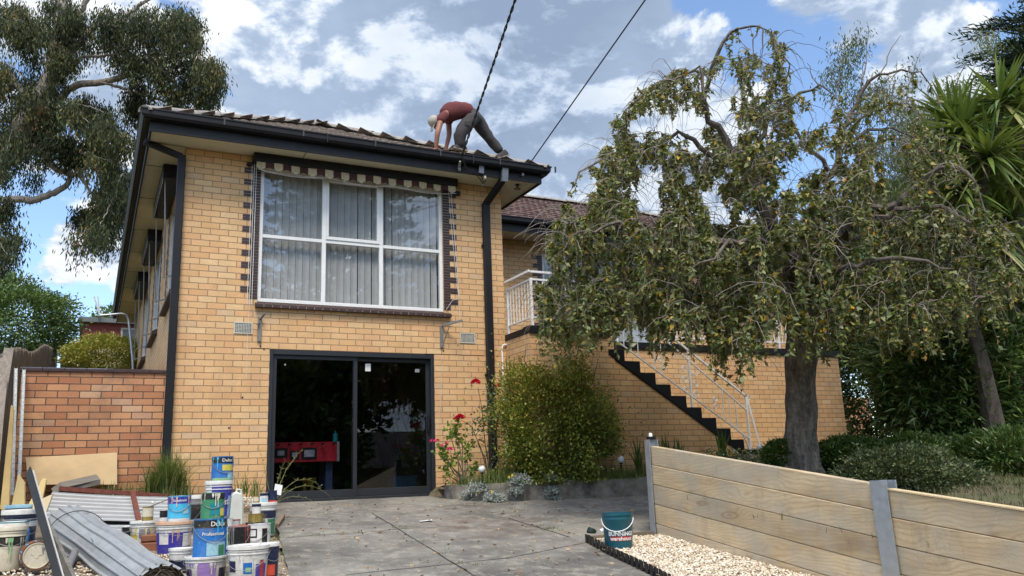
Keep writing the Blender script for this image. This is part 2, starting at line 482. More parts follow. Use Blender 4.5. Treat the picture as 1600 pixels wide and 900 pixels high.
for j in range(len(ys) - 1):
    for i in range(len(DX) - 1):
        if not in_garden(dle(ys[j]) + DX[i] + .05, ys[j] + .05): F.append((j * len(DX) + i, j * len(DX) + i + 1, (j + 1) * len(DX) + i + 1, (j + 1) * len(DX) + i))
d = mesh_obj('driveway', V, np.array(F), m_conc, None, True)
tag(d, kind='structure')
mj = mat('joint_dirt', (.03, .028, .024), .95)
J = MB()
for pa, pb in [((582, 804), (700, 877)), ((700, 877), (760, 915)), ((446, 843), (632, 829)), ((632, 829), (700, 824)), ((540, 902), (799, 874)), ((799, 874), (918, 850)), ((795, 812), (890, 842))]:
    a = atg(*pa); b = atg(*pb); n = 14; prev = None
    for k in range(n + 1):
        p = a + (b - a) * k / n; p = Vector((p[0] + .012 * noise.noise(Vector(p * 5)), p[1], dz(p[0], p[1]) + .004))
        dirn = Vector(b - a).normalized(); s = dirn.cross(Vector((0, 0, 1))) * (.005 + .003 * random.random())
        cur = (p - s, p + s)
        if prev: J.add([prev[0], prev[1], cur[1], cur[0]], [(0, 1, 2, 3)])
        prev = cur
tag(J.obj('driveway_joints', mj, fix=False), kind='structure')

# path and far grass past the end of the house
p = sheet('path', np.arange(12.45, 19, .4), np.arange(-1.2, 14, .4), lambda x, y: gz(x, y) + .03, mat('path_concrete', (.22, .21, .2), .9, world_space=True))
tag(p, kind='structure')
K = MB()
K.bar((12.9, 6.5, .78), (20, 5.4, .78), .15, .3)
K.obj('kerb', mat('kerb_grey', (.2, .19, .17), .9, bump=.4)); tag(bpy.data.objects['kerb'], kind='structure')

bs_ = sheet('bed_soil', np.arange(3.6, 7.6, .05), np.arange(-1.4, -.0, .05), lambda x, y: .135 + .03 * noise.noise(Vector((x * 4, y * 4, 2))), m_soil, keep=lambda x, y: y > kerb_y(x) + .05)
tag(bs_, kind='structure')
# concrete edging of the flower bed
def edge_build(t, vec, bs):
    return t.ramp(t.noise(vec, 4, 7, .7), [(.3, (.07, .06, .05)), (.5, (.20, .18, .15)), (.7, (.34, .32, .28))])
m_edge = mat('garden_edging_concrete', build=edge_build, rough=.95, var=.1, bump=.9, bscale=25, world_space=True)
E_ = MB()
xs = list(np.linspace(3.56, 6.9, 24))
def kz(x): return .165 + .01 * math.sin(x * 3)
for i in range(len(xs) - 1):
    x0, x1 = xs[i], xs[i + 1] - (.006 if i in (7, 15) else 0)
    y0, y1 = kerb_y(x0), kerb_y(x1)
    E_.add([(x0, y0, drive_z(y0) - .06), (x1, y1, drive_z(y1) - .06), (x1, y1 + .1, -.15), (x0, y0 + .1, -.15),
            (x0, y0, kz(x0)), (x1, y1, kz(x1)), (x1, y1 + .1, kz(x1)), (x0, y0 + .1, kz(x0))],
           [(0, 3, 2, 1), (4, 5, 6, 7), (0, 1, 5, 4), (1, 2, 6, 5), (2, 3, 7, 6), (3, 0, 4, 7)])
E_.bar((6.92, -1.4, 0.02), (4.66, -3.85, -.12), .1, .4)
o = E_.obj('garden_edging', m_edge)
tag(o, 'low weathered concrete edging round the flower bed by the glass door', 'garden edging')
# ---------------------------------------------------------------- the house
m_brick = brick_material('cream_brick', (.65, .39, .18), (.705, .45, .23), (.30, .195, .11), (.74, .54, .30))
m_brick2 = brick_material('orange_brick', (.40, .17, .08), (.60, .31, .15), (.075, .055, .04), (.55, .38, .25), stain=.9)
m_black = mat('black_trim', (.011, .011, .013), .5, var=.2, spec=.3)
m_dark = mat('charcoal_alu', (.022, .025, .03), .4, var=.1)
m_white = mat('white_paint', (.78, .78, .76), .45, var=.06)
m_soffit = mat('cream_soffit', (.60, .57, .44), .7, var=.07, scale=3, world_space=True)
m_darkbrick = mat('dark_brown_brick', (.045, .022, .02), .55, var=.35, scale=12)
m_palemortar = mat('pale_mortar', (.42, .38, .33), .9, world_space=True)
m_steel = mat('galvanised', (.42, .45, .48), .42, .7, var=.12, scale=14, rvar=.1)
m_glass = glass_material('window_glass', (.84, .86, .87), 1.0, 1.72)
m_glass_dark = glass_material('tinted_door_glass', (.62, .64, .65), 1.0, 1.5)
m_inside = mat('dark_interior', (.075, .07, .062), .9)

house = thing('brick_house', (0, 0, 0), 'cream brick house with a black gutter, tiled roof, upstairs window and outside stairs', 'house')

# walls of the wing (openings left free)
W1 = MB()
ztop = 4.83
W1.box(0, 1.01, 0, .24, -.15, ztop); W1.box(3.77, 4.8, 0, .24, -.15, ztop)
W1.box(1.01, 3.77, 0, .24, 4.68, ztop); W1.box(1.01, 3.77, 0, .24, 2.064, 2.70)
W1.box(1.01, 1.2, 0, .24, -.15, 2.064); W1.box(3.6, 3.77, 0, .24, -.15, 2.064)
sw = [(.55, 2.35), (4.05, 5.75), (7.45, 9.2)]           # side windows
cur = .24
for a, b in sw:
    W1.box(0, .24, cur, a, -.15, ztop); W1.box(0, .24, a, b, -.15, 2.98); W1.box(0, .24, a, b, 4.62, ztop); cur = b
W1.box(0, .24, cur, 14.2, -.15, ztop)
W1.box(4.56, 4.8, .24, 2.7, -.15, ztop)
W1.box(.24, 14, 13.96, 14.2, -.15, ztop)
W1.obj('wing_wall', m_brick, house)
W2 = MB()
W2.box(4.56, 7.0, 2.7, 2.94, 2.30, ztop); W2.box(7.0, 9.6, 2.7, 2.94, 2.30, 2.75); W2.box(7.0, 9.6, 2.7, 2.94, 4.6, ztop); W2.box(9.6, 14.0, 2.7, 2.94, 2.3, ztop)
W2.box(13.76, 14, 2.94, 13.96, -.1, ztop)
W2.obj('main_wall', m_brick, house)
# interiors
I_ = MB()
def room(x0, x1, y0, y1, z0, z1):
    I_.add([(x0, y0, z0), (x1, y0, z0), (x1, y1, z0), (x0, y1, z0), (x0, y0, z1), (x1, y0, z1), (x1, y1, z1), (x0, y1, z1)],
           [(0, 1, 2, 3), (4, 7, 6, 5), (1, 5, 6, 2), (2, 6, 7, 3), (3, 7, 4, 0)])
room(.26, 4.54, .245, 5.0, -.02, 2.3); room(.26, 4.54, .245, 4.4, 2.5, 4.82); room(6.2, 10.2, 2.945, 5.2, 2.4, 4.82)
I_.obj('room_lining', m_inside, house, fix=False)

# ---- terrace, landing and stairs
TB = MB()
TB.box(4.802, 6.28, -.8, .22, -.3, 2.305)                 # landing
TB.box(6.28, 12.2, .22, .46, -.1, 2.305)                  # terrace wall
TB.box(11.96, 12.2, .46, 2.9, .1, 2.305)
TB.obj('terrace_wall', m_brick, house)
steps = [(7.02, 1.76), (7.30, 1.58), (7.59, 1.40), (7.88, 1.22), (8.16, 1.05), (8.44, .88), (8.70, .70), (8.97, .53)]
SB = MB()                                                  # brick under the flight
SB.prism([(6.28, -.3), (8.85, -.3), (8.85, .33), (6.28, 1.95)], 'y', -.79, .2)
SB.obj('stair_wall', m_brick, house)
ST = MB()
lst = [(6.46, 2.11), (6.74, 1.935)] + steps
prof = [(6.171, 2.03)]
for i, (xr_, zt) in enumerate(lst):
    prof += [(6.171 if i == 0 else lst[i - 1][0], zt), (xr_, zt)]
prof += [(8.97, .26), (8.75, .40)]
ST.prism(prof, 'y', -.81, .215)
o = ST.obj('stairs', m_black, house)
CP = MB()
CP.box(4.795, 6.17, -.83, -.60, 2.308, 2.42); CP.box(4.79, 6.3, -.60, .2, 2.308, 2.40)
CP.box(6.30, 12.25, .19, .48, 2.308, 2.42); CP.box(11.93, 12.25, .48, 2.7, 2.308, 2.42); CP.box(4.8, 11.93, .48, 2.7, 2.29, 2.405)
CP.obj('terrace_coping', m_black, house)

# ---- white railings
def sq(mb, a, b, w=.022): mb.bar(a, b, w * .9, w * .9)
rl = MB()
xr = 4.86
sq(rl, (xr, .0, 3.13), (xr, -.80, 3.13), .03); sq(rl, (xr, 0, 2.55), (xr, -.80, 2.55)); sq(rl, (xr, 0, 2.42), (xr, 0, 3.15), .035)
sq(rl, (4.82, .0, 3.25), (4.82, -.84, 3.25), .035)
sq(rl, (xr, -.8, 2.42), (xr, -.8, 3.15), .035)
for k in range(1, 8): sq(rl, (xr, -.1 * k, 2.55), (xr, -.1 * k, 3.12), .014)
sq(rl, (xr, -.8, 3.13), (6.2, -.8, 3.13), .03); sq(rl, (xr, -.8, 2.55), (6.2, -.8, 2.55)); sq(rl, (xr, -.8, 3.25), (6.2, -.8, 3.25), .035)
for k in range(1, 13): sq(rl, (xr + .1 * k, -.8, 2.55), (xr + .1 * k, -.8, 3.12), .014)
sq(rl, (6.2, -.8, 2.42), (6.2, -.8, 3.26), .035)
rl.obj('landing_railing', m_white, house)
rs = MB(); Y = -.78
def line(x, kind):
    t = {'A': ((7.62, 2.22), (8.83, 1.43)), 'B': ((7.59, 2.08), (8.83, 1.19)), 'C': ((6.8, 1.97), (8.81, .73))}[kind]
    (x0, z0), (x1, z1) = t; return z0 + (z1 - z0) * (x - x0) / (x1 - x0)
sq(rs, (6.2, Y, line(6.2, 'A')), (8.86, Y, line(8.86, 'A')), .035)
sq(rs, (6.2, Y, line(6.2, 'B')), (8.84, Y, line(8.84, 'B'))); sq(rs, (6.25, Y, line(6.25, 'C')), (8.86, Y, line(8.86, 'C')))
for x in (6.35, 6.48, 6.61, 6.74, 7.05, 7.18): sq(rs, (x, Y, line(x, 'C')), (x, Y, line(x, 'B')), .014)
for x in (8.36, 8.49, 8.62): sq(rs, (x, Y, line(x, 'C')), (x, Y, line(x, 'B')), .014)
sq(rs, (7.72, Y, line(7.72, 'C') - .3), (7.72, Y, line(7.72, 'A')), .03)
sq(rs, (8.85, Y, .46), (8.85, Y, 1.44), .035); sq(rs, (8.87, Y, 1.42), (9.02, Y - .08, .44), .03)
sq(rs, (8.3, Y + .02, .72), (8.62, Y - .02, .42), .02); sq(rs, (8.72, Y, .8), (8.86, Y, .45), .02)
def scroll(mb, cx, cz, r, s=1, turn=1.6, th=.006):
    pts = []
    for k in range(20):
        a = s * k / 19 * turn * 2 * math.pi; rr = r * (1 - .62 * k / 19)
        pts.append((cx + rr * math.cos(a), Y, cz + rr * math.sin(a)))
    mb.tube(pts, th, 5)
for dz_ in (.12, -.05, -.22):
    scroll(rs, 7.72 - .10, 1.72 + dz_, .065, 1); scroll(rs, 7.72 + .10, 1.66 + dz_, .065, -1)
scroll(rs, 8.2, 1.36, .05, -1); scroll(rs, 8.2, 1.24, .05, 1)
scroll(rs, 8.92, 1.38, .06, 1, 1.1)
scroll(rs, 7.70, 1.05, .12, 1, .6)
scroll(rs, 7.15, 1.98, .05); scroll(rs, 7.2, 1.86, .05, -1)
rs.obj('stair_railing', m_white, house)
rt = MB()
YB = .33
sq(rt, (8.2, YB, 3.2), (12.1, YB, 3.2), .035); sq(rt, (8.2, YB, 3.08), (12.1, YB, 3.08)); sq(rt, (8.2, YB, 2.56), (12.1, YB, 2.56), .03)
for k in range(40):
    x = 8.2 + .1 * k
    if k % 13 == 0: sq(rt, (x, YB, 2.41), (x, YB, 3.2), .04)
    elif k % 13 in (6, 7): 
        Y = YB; scroll(rt, x, 2.75 + .1 * (k % 2), .06, 1 if k % 2 else -1)
    else: sq(rt, (x, YB, 2.56), (x, YB, 3.08), .014)
rt.obj('terrace_railing', m_white, house)

# ---- roof of the wing
PT = .492
GZ = 5.005
def tile_build(c0, c1, c2):
    def f(t, vec, bs):
        a = t.noise(vec, 3.0, 6, .7)
        g = t.new('ShaderNodeTexVoronoi'); g.inputs['Scale'].default_value = 3.6; t.l.new(vec, g.inputs['Vector'])
        col = t.ramp(t.math('ADD', t.math('MULTIPLY', a, .6), t.math('MULTIPLY', t.new('ShaderNodeSeparateColor').outputs[0], 0)), [(.2, c0), (.34, c1), (.46, c2)])
        s2 = t.new('ShaderNodeSeparateColor'); t.l.new(g.outputs['Color'], s2.inputs[0])
        return t.mix(t.rng(s2.outputs[0], .6, 1, 0, .6), col, c1)
    return f
m_tile = mat('weathered_roof_tile', build=tile_build((.13, .105, .09), (.24, .19, .155), (.38, .33, .28)), rough=.9, var=.25, scale=20, bump=.6, world_space=True)
m_tile2 = mat('red_brown_roof_tile', build=tile_build((.06, .036, .032), (.13, .072, .058), (.26, .23, .21)), rough=.8, var=.3, scale=9, bump=.5, world_space=True)
m_ridge = mat('pale_ridge_tile', (.29, .265, .235), .95, var=.3, scale=9, bump=.9, bscale=22, world_space=True)
def tiled_face(name, org, ux, uy, wlen, slen, inside, m, parent, tw=.30, th=.34):
    """tiles on a roof plane: ux runs along the gutter, uy up the slope"""
    ux = Vector(ux); uy = Vector(uy).normalized(); nz = ux.cross(uy).normalized(); org = Vector(org)
    if nz.z < 0: nz = -nz
    prof = [(0, 0), (.1, .020), (.25, .026), (.4, .018), (.5, 0), (.6, .016), (.75, .022), (.9, .014), (1, 0)]
    mb = MB(); nr = int(slen / th) + 1; nc = int(wlen / tw) + 1
    for r in range(nr):
        s0 = r * th + .02; s1 = s0 + th + .02
        for c in range(nc):
            cx = (c + .5) * tw; cs = (s0 + s1) / 2
            if not inside(cx, cs): continue
            jz = random.uniform(-.004, .004); jr = random.uniform(-.006, .006)
            b = len(mb.v)
            for k, (px, pz) in enumerate(prof):
                x = (c + px) * tw
                for (s, lift) in ((s0 + jr, .034), (s0 + .008 + jr, .046), (s1, .004)):
                    mb.v.append(tuple(org + ux * x + uy * s + nz * (pz * .9 + lift * .8 + jz + (0 if lift != .034 else -.03))))
            for k in range(len(prof) - 1):
                for q in range(2):
                    o = b + k * 3 + q
                    mb.f.append((o, o + 3, o + 4, o + 1)); mb.m.append(0)
    return mb.obj(name, m, parent, fix=False)
def roof_parts():
    cs = math.cos(math.atan(PT)); sn = math.sin(math.atan(PT))
    X0, X1, Y0 = -.575, 5.375, -.575
    half = (X1 - X0) / 2; z0 = 4.985; zr = z0 + half * PT; apex = (X0 + half, Y0 + half, zr)
    base = MB()
    e = .0
    k_ = .05; base.add([(X0, Y0, z0 - k_), (X1, Y0, z0 - k_), (apex[0], apex[1], zr - k_), (X0, 14.2, z0 - k_), (X0 + half, 14.2, zr - k_), (X1, 14.2, z0 - k_)],
             [(0, 1, 2), (0, 2, 4, 3), (1, 5, 4, 2)])
    base.obj('roof_battens', m_inside, house, fix=False)
    sl = half / cs
    tiled_face('front_roof_tiles', (X0, Y0, z0), (1, 0, 0), (0, cs, sn), X1 - X0, sl, lambda x, s: s * cs < min(x, X1 - X0 - x) + .1, m_tile, house)
    tiled_face('side_roof_tiles', (X1, Y0, z0), (0, 1, 0), (-cs, 0, sn), 8, sl, lambda x, s: s * cs < x + .1, m_tile, house)
    tiled_face('side_roof_tiles', (X0, Y0 , z0), (0, 1, 0), (cs, 0, sn), 14.8, sl, lambda x, s: s * cs < x + .1, m_tile, house)
    rg_ = MB()
    def caps(a, b, n=None):
        a = Vector(a); b = Vector(b); L = (b - a).length; n = int(L / .36); d = (b - a) / n; dn = d.normalized()
        s = dn.cross(Vector((0, 0, 1))).normalized(); u = s.cross(dn)
        for i in range(n):
            p0 = a + d * i - dn * .03; p1 = a + d * (i + 1) + dn * .04
            jit = Vector((random.uniform(-.01, .01), random.uniform(-.01, .01), random.uniform(-.006, .006)))
            b0 = len(rg_.v)
            for (p, r, up) in ((p0, .104, .022), (p1, .100, .018)):
                for k in range(9):
                    an = math.pi * (k / 8) ; q = p + jit + s * (math.cos(an) * r) + u * (math.sin(an) * r * .72 + up - .02)
                    rg_.v.append(tuple(q))
            for k in range(8): rg_.f.append((b0 + k, b0 + k + 1, b0 + 10 + k, b0 + 9 + k)); rg_.m.append(0)
            rg_.f.append(tuple(b0 + k for k in range(9))); rg_.m.append(0)
    caps((X0 + .02, Y0 + .02, z0 + .05), (apex[0], apex[1], zr + .06)); caps((X1 - .02, Y0 + .02, z0 + .05), (apex[0], apex[1], zr + .06))
    caps((apex[0], apex[1], zr + .06), (apex[0], 14, zr + .06))
    rg_.obj('ridge_tiles', m_ridge, house, fix=True)
    # main roof
    MY, MX1 = 2.02, 14.6
    zz0 = 5.03; mh = 3.7
    zz0 -= .05; b2 = MB(); b2.add([(5.2, MY, zz0), (MX1, MY, zz0), (MX1 - mh, MY + mh, zz0 + mh * PT), (2.4, MY + mh, zz0 + mh * PT), (MX1, MY + 2 * mh, zz0), (2.4, MY + 2 * mh, zz0)],
           [(0, 1, 2, 3), (1, 4, 2), (3, 2, 4, 5)])
    b2.obj('roof_battens', m_inside, house, fix=False); zz0 += .05
    tiled_face('main_roof_tiles', (5.2, MY, zz0), (1, 0, 0), (0, cs, sn), MX1 - 5.2, mh / cs, lambda x, s: s * cs < (MX1 - 5.2 - x) + .1, m_tile2, house)
    rg_ = MB()
    caps((3.2, MY + mh, zz0 + mh * PT + .05), (MX1 - mh, MY + mh, zz0 + mh * PT + .05)); caps((MX1, MY, zz0 + .05), (MX1 - mh, MY + mh, zz0 + mh * PT + .05))
    rg_.obj('ridge_tiles', m_ridge, house)
roof_parts()
# gutters, fascia, soffit
def gutter_run(mb, pts):
    """quad gutter profile swept along pts (outer top edge); outward is to the right of travel"""
    prof = [(0, .055), (.012, .062), (.012, .045), (.0, .035), (-.004, -.02), (-.03, -.055), (-.115, -.06), (-.115, .04), (-.108, .04), (-.105, -.045), (-.03, -.04), (-.012, .05)]
    rows = []
    for i, p in enumerate(pts):
        p = Vector(p); nrm = Vector((0, 0, 0))
        if i > 0: e = (p - Vector(pts[i - 1])).normalized(); nrm += e.cross(Vector((0, 0, 1)))
        if i < len(pts) - 1: e = (Vector(pts[i + 1]) - p).normalized(); nrm += e.cross(Vector((0, 0, 1)))
        if 0 < i < len(pts) - 1: nrm /= (1 + 0) 
        rows.append([p + Vector((nrm.x * o, nrm.y * o, z)) for o, z in prof])
    b = len(mb.v); n = len(prof)
    for r in rows: mb.v += [tuple(q) for q in r]
    for i in range(len(rows) - 1):
        for k in range(n):
            k2 = (k + 1) % n; mb.f.append((b + i * n + k, b + i * n + k2, b + (i + 1) * n + k2, b + (i + 1) * n + k)); mb.m.append(0)
    for i in (0, len(rows) - 1): mb.f.append(tuple(b + i * n + k for k in range(n))); mb.m.append(0)
gt = MB()
gutter_run(gt, [(-.612, 14.2, GZ), (-.612, -.612, GZ), (5.412, -.612, GZ), (5.412, 1.98, GZ)])
gutter_run(gt, [(5.64, 1.96, GZ), (14.7, 1.96, GZ)])
gt.obj('gutter', m_black, house)
m_worn = mat('worn_black', (.035, .036, .04), .6, var=.4)
for k in range(6): gb_ = MB(); x = .4 + k * 1.02 + .05 * math.sin(k * 7); gb_.box(x, x + .02, -.629, -.608, GZ - .03, GZ + .066); gb_.obj('gutter_bracket', m_worn, house)
for x in (1.8, 4.05): gb_ = MB(); gb_.box(x, x + .006, -.6265, -.50, GZ - .063, GZ + .064); gb_.obj('gutter_joint', m_worn, house)
for x in (1.35, 3.7): gb_ = MB(); gb_.box(x, x + .005, -.4975, -.495, 4.80, 4.96); gb_.obj('fascia_joint', m_worn, house)
fs = MB()
fs.box(-.495, 5.295, -.495, -.47, 4.80, 4.965); fs.box(-.495, -.47, -.47, 14.2, 4.80, 4.965); fs.box(5.27, 5.295, -.47, 2.08, 4.80, 4.965); fs.box(5.295, 14.6, 2.08, 2.105, 4.80, 4.965)
fs.obj('fascia', m_black, house)
sf = MB()
sf.box(-.47, 5.27, -.47, -.001, 4.832, 4.84)
ys = [-.001, .9, 2.45, 4.35, 6.0, 7.7, 9.4, 11.1, 12.8, 14.1]
for a, b in zip(ys[:-1], ys[1:]): sf.box(-.47, -.001, a + .012, b, 4.832, 4.84)
sf.box(4.801, 5.27, 0.001, 2.69, 4.832, 4.84); sf.box(5.285, 14.6, 2.11, 2.699, 4.832, 4.84)
sf.obj('soffit', m_soffit, house)
jb = MB()
for a in ys[1:-1]: jb.box(-.47, -.001, a, a + .012, 4.826, 4.83)
jb.box(1.55, 1.565, -.47, -.001, 4.828, 4.831); jb.box(-.47, .0, -.012, 0, 4.827, 4.831)
jb.obj('soffit_joint', mat('joint_shade', (.22, .2, .15), .8), house)
# downpipes
dp = MB()
dp.bar((-.055, -.055, 4.68), (-.055, -.055, -.02), .1, .075, up=(0, 1, 0))
dp.bar(tuple(atp(226, 221, 'x', -.53)), (-.055, -.055, 4.66), .08, .08)
dp.obj('downpipe', m_black, house, bevel=.008)
dp = MB()
dp.bar((4.50, -.055, 4.52), (4.50, -.055, .05), .115, .085, up=(0, 1, 0)); dp.bar((4.50, -.055, 4.50), (4.62, -.47, 4.80), .1, .08)
dp.obj('downpipe', m_black, house, bevel=.008)
dpp = MB(); dpp.bar((4.62, -.55, 4.98), (4.62, -.51, 4.75), .10, .06, up=(0, 1, 0)); dpp.obj('gutter_outlet', mat('grey_blue_steel', (.16, .18, .21), .5), house); dpp = MB(); dpp.bar((4.22, -.535, 4.96), (4.22, -.515, 4.83), .08, .04, up=(0, 1, 0))
dpp.obj('gutter_outlet', mat('grey_blue_steel', (.16, .18, .21), .5), house)
dps = MB()
for zz_ in (3.8, 1.75): dps.box(4.425, 4.575, -.05, -.0, zz_, zz_ + .035)
dps.obj('pipe_strap', m_black, house)
wp = MB(); wp.tube([(4.99, -.83, 2.26), (4.80, -.84, 2.26), (4.735, -.03, 2.24), (4.72, -.03, 2.18), (4.72, -.03, .2)][2:], .014, 8)
wp.tube([(4.735, -.03, 2.24), (4.80, -.03, 2.25)], .014, 8)
wp.obj('conduit', m_white, house, smooth=True)

# ---- the upstairs window
def make_window(name, x0, x1, z0, z1, mulls, transom, y, parent, sash=None):
    w = MB(); f = .05
    w.box(x0, x1, y - .01, y + .06, z0, z0 + f); w.box(x0, x1, y - .01, y + .06, z1 - f, z1)
    w.box(x0, x0 + f, y - .01, y + .06, z0 + f, z1 - f); w.box(x1 - f, x1, y - .01, y + .06, z0 + f, z1 - f)
    for m_ in mulls: w.box(m_ - .03, m_ + .03, y - .008, y + .055, z0 + f, z1 - f)
    segs = [x0 + f] + [q for m_ in mulls for q in (m_ - .03, m_ + .03)] + [x1 - f]
    for a, b in zip(segs[::2], segs[1::2]): w.box(a, b, y - .006, y + .05, transom - .025, transom + .025)
    if sash:
        a, b = segs[2 * sash], segs[2 * sash + 1]
        w.box(a, b, y - .02, y + .05, transom + .027, transom + .075); w.box(a, b, y - .02, y + .05, z1 - f - .04, z1 - f - .002)
        w.box(a - .0, a + .035, y - .022, y + .05, transom + .075, z1 - f - .04); w.box(b - .035, b, y - .022, y + .05, transom + .075, z1 - f - .04)
    o = w.obj(name, m_white, parent, bevel=.004)
    for a, b in zip(segs[::2], segs[1::2]):
        for c, d in ((z0 + f, transom - .025), (transom + .025, z1 - f)):
            p = MB(); p.add([(a, y + .02, c), (b, y + .02, c), (b, y + .02, d), (a, y + .02, d)], [(0, 1, 2, 3)])
            p.obj('pane', m_glass, o, fix=False)
    return o
win = make_window('front_window', 1.01, 3.77, 2.72, 4.68, (1.93, 2.79), 3.67, .03, house, sash=1)
m_blind = mat('grey_vertical_blind', (.55, .55, .54), .8, var=.08, scale=5)
bl = MB()
x = 1.05
while x < 3.70:
    w_ = .095
    bl.add([(x, .16, 2.74), (x + w_ * .5, .175, 2.74), (x + w_, .15, 2.74), (x, .16, 4.66), (x + w_ * .5, .175, 4.66), (x + w_, .15, 4.66)], [(0, 1, 4, 3), (1, 2, 5, 4)])
    x += w_ + (.006 if random.random() < .8 else .016)
bl.obj('vertical_blind', m_blind, win, fix=False)
def quoins(mb, mo, x_in, sign, z0, z1, y=0.0, ax='x'):
    k = 0; z = z0
    while z < z1 - .02:
        w_ = .235 if k % 2 else .115
        for h in (.004, .047):
            a, b = sorted((x_in, x_in + sign * w_)); 
            if ax == 'x':
                mb.box(a + .004, b - .004, y - .010, y - .001, z + h, z + h + .035)
                if h < .01: mo.box(a, b, y - .005, y - .0015, z, z + .086)
            else:
                mb.box(y - .010, y - .001, a + .004, b - .004, z + h, z + h + .035)
                if h < .01: mo.box(y - .005, y - .0015, a, b, z, z + .086)
        z += .086; k += 1
def quoin_set(*a):
    q = MB(); qm = MB(); quoins(q, qm, *a); o = q.obj('dark_brick_quoins', m_darkbrick, house); qm.obj('quoin_mortar', m_palemortar, o)
quoin_set(1.01, -1, 2.752, 4.75); quoin_set(3.77, 1, 2.752, 4.75)
for a, b in sw: quoin_set(a, -1, 3.0, 4.6, 0.0, 'y'); quoin_set(b, 1, 3.0, 4.6, 0.0, 'y')
si = MB(); sm = MB(); sm.box(.99, 3.79, -.065, .0, 2.635, 2.668)
x = .98
while x < 3.79:
    si.add([(x, -.075, 2.63), (x + .106, -.075, 2.63), (x + .106, .02, 2.63), (x, .02, 2.63), (x, -.075, 2.67), (x + .106, -.075, 2.67), (x + .106, .02, 2.715), (x, .02, 2.715)],
           [(0, 3, 2, 1), (4, 5, 6, 7), (0, 1, 5, 4), (1, 2, 6, 5), (2, 3, 7, 6), (3, 0, 4, 7)]); x += .116
for a, b in sw:
    so = si.obj('window_sill', m_darkbrick, house); sm.obj('sill_mortar', m_palemortar, so); si = MB(); sm = MB()
    yy = a - .03
    while yy < b:
        si.add([(-.085, yy, 2.88), (-.085, yy + .106, 2.88), (.02, yy + .106, 2.88), (.02, yy, 2.88), (-.085, yy, 2.93), (-.085, yy + .106, 2.93), (.02, yy + .106, 2.985), (.02, yy, 2.985)],
               [(0, 3, 2, 1), (4, 5, 6, 7), (0, 1, 5, 4), (1, 2, 6, 5), (2, 3, 7, 6), (3, 0, 4, 7)]); yy += .116
    sm.box(-.07, .0, a - .02, b, 2.885, 2.925)
so = si.obj('window_sill', m_darkbrick, house); sm.obj('sill_mortar', m_palemortar, so)
# side windows
for a, b in sw:
    w_ = MB(); 
    w_.box(.02, .08, a, b, 2.98, 3.04); w_.box(.02, .08, a, b, 4.56, 4.62); w_.box(.02, .08, a, a + .06, 3.04, 4.56); w_.box(.02, .08, b - .06, b, 3.04, 4.56); w_.box(.025, .075, (a + b) / 2 - .03, (a + b) / 2 + .03, 3.04, 4.56)
    w_ = w_.obj('side_window', m_white, house)
    p = MB(); p.add([(.05, a + .06, 3.04), (.05, b - .06, 3.04), (.05, b - .06, 4.56), (.05, a + .06, 4.56)], [(0, 1, 2, 3)]); p.obj('pane', m_glass, w_, fix=False)
# roller awnings: housing box, rolled fabric with scalloped valance, arms and cords
m_cream = mat('cream_awning_stripe', (.50, .42, .27), .85, var=.15, scale=20); m_brown = mat('brown_awning_stripe', (.06, .022, .018), .85, var=.2, scale=20)
m_cord = mat('white_cord', (.62, .60, .56), .8, var=.1)
a_ = MB(); a_.box(.88, 3.98, -.17, -.004, 4.70, 4.828); a_.box(.80, .90, -.08, -.002, 4.66, 4.70); a_.box(3.96, 4.06, -.08, -.002, 4.60, 4.66)
aw = a_.obj('awning_housing', m_black, house, bevel=.01)
v = MB(); nst = 25; x0, x1 = .92, 3.94; wst = (x1 - x0) / nst
for i in range(nst):
    v.cur = i % 2; pts = 8
    top = []; bot = []
    for k in range(pts + 1):
        x = x0 + wst * (i + k / pts); sc = .035 * (math.cos(2 * math.pi * (k / pts - .5)) * .5 + .5) if i % 2 == 0 else .01 * math.cos(2 * math.pi * k / pts)
        yy = -.15 + .012 * math.sin(x * 9); top.append((x, yy, 4.70)); bot.append((x, yy - .006, 4.605 - sc + .012 * math.sin(x * 2.2)))
    for k in range(pts): v.add([top[k], top[k + 1], bot[k + 1], bot[k]], [(0, 1, 2, 3)])
v.cur = 0; 
v.obj('valance', [m_cream, m_brown], aw, fix=False)
c = MB()
c.tube([(.94 + (i / 30) * 3.0, -.165, 4.58 - .05 * math.sin(math.pi * ((i / 30 * 3) % 1))) for i in range(31)], .004, 4)
for xx in (.875, .905, .935): c.tube([(xx, -.06, 4.70), (xx - .005, -.05, 2.66)], .005, 4)
c.tube([(.90, -.05, 2.66), (.895, -.03, 2.2), (.90, -.02, 1.66)], .003, 4)
c.tube([(3.86, -.06, 4.66), (3.92, -.05, 3.8), (4.0, -.04, 2.95), (4.03, -.03, 2.4), (4.02, -.03, 2.32)], .004, 4)
c.tube([(3.90, -.06, 4.66), (3.97, -.05, 3.6), (4.01, -.04, 2.95)], .005, 4)
c.tube([(3.80, -.02, 2.75), (3.9, -.04, 2.9), (4.01, -.05, 2.93)], .004, 4)
c.tube([(3.72, -.02, 2.05), (3.70, -.02, 1.5), (3.64, -.02, .95)], .003, 4)
c.obj('awning_cord', m_cord, aw)
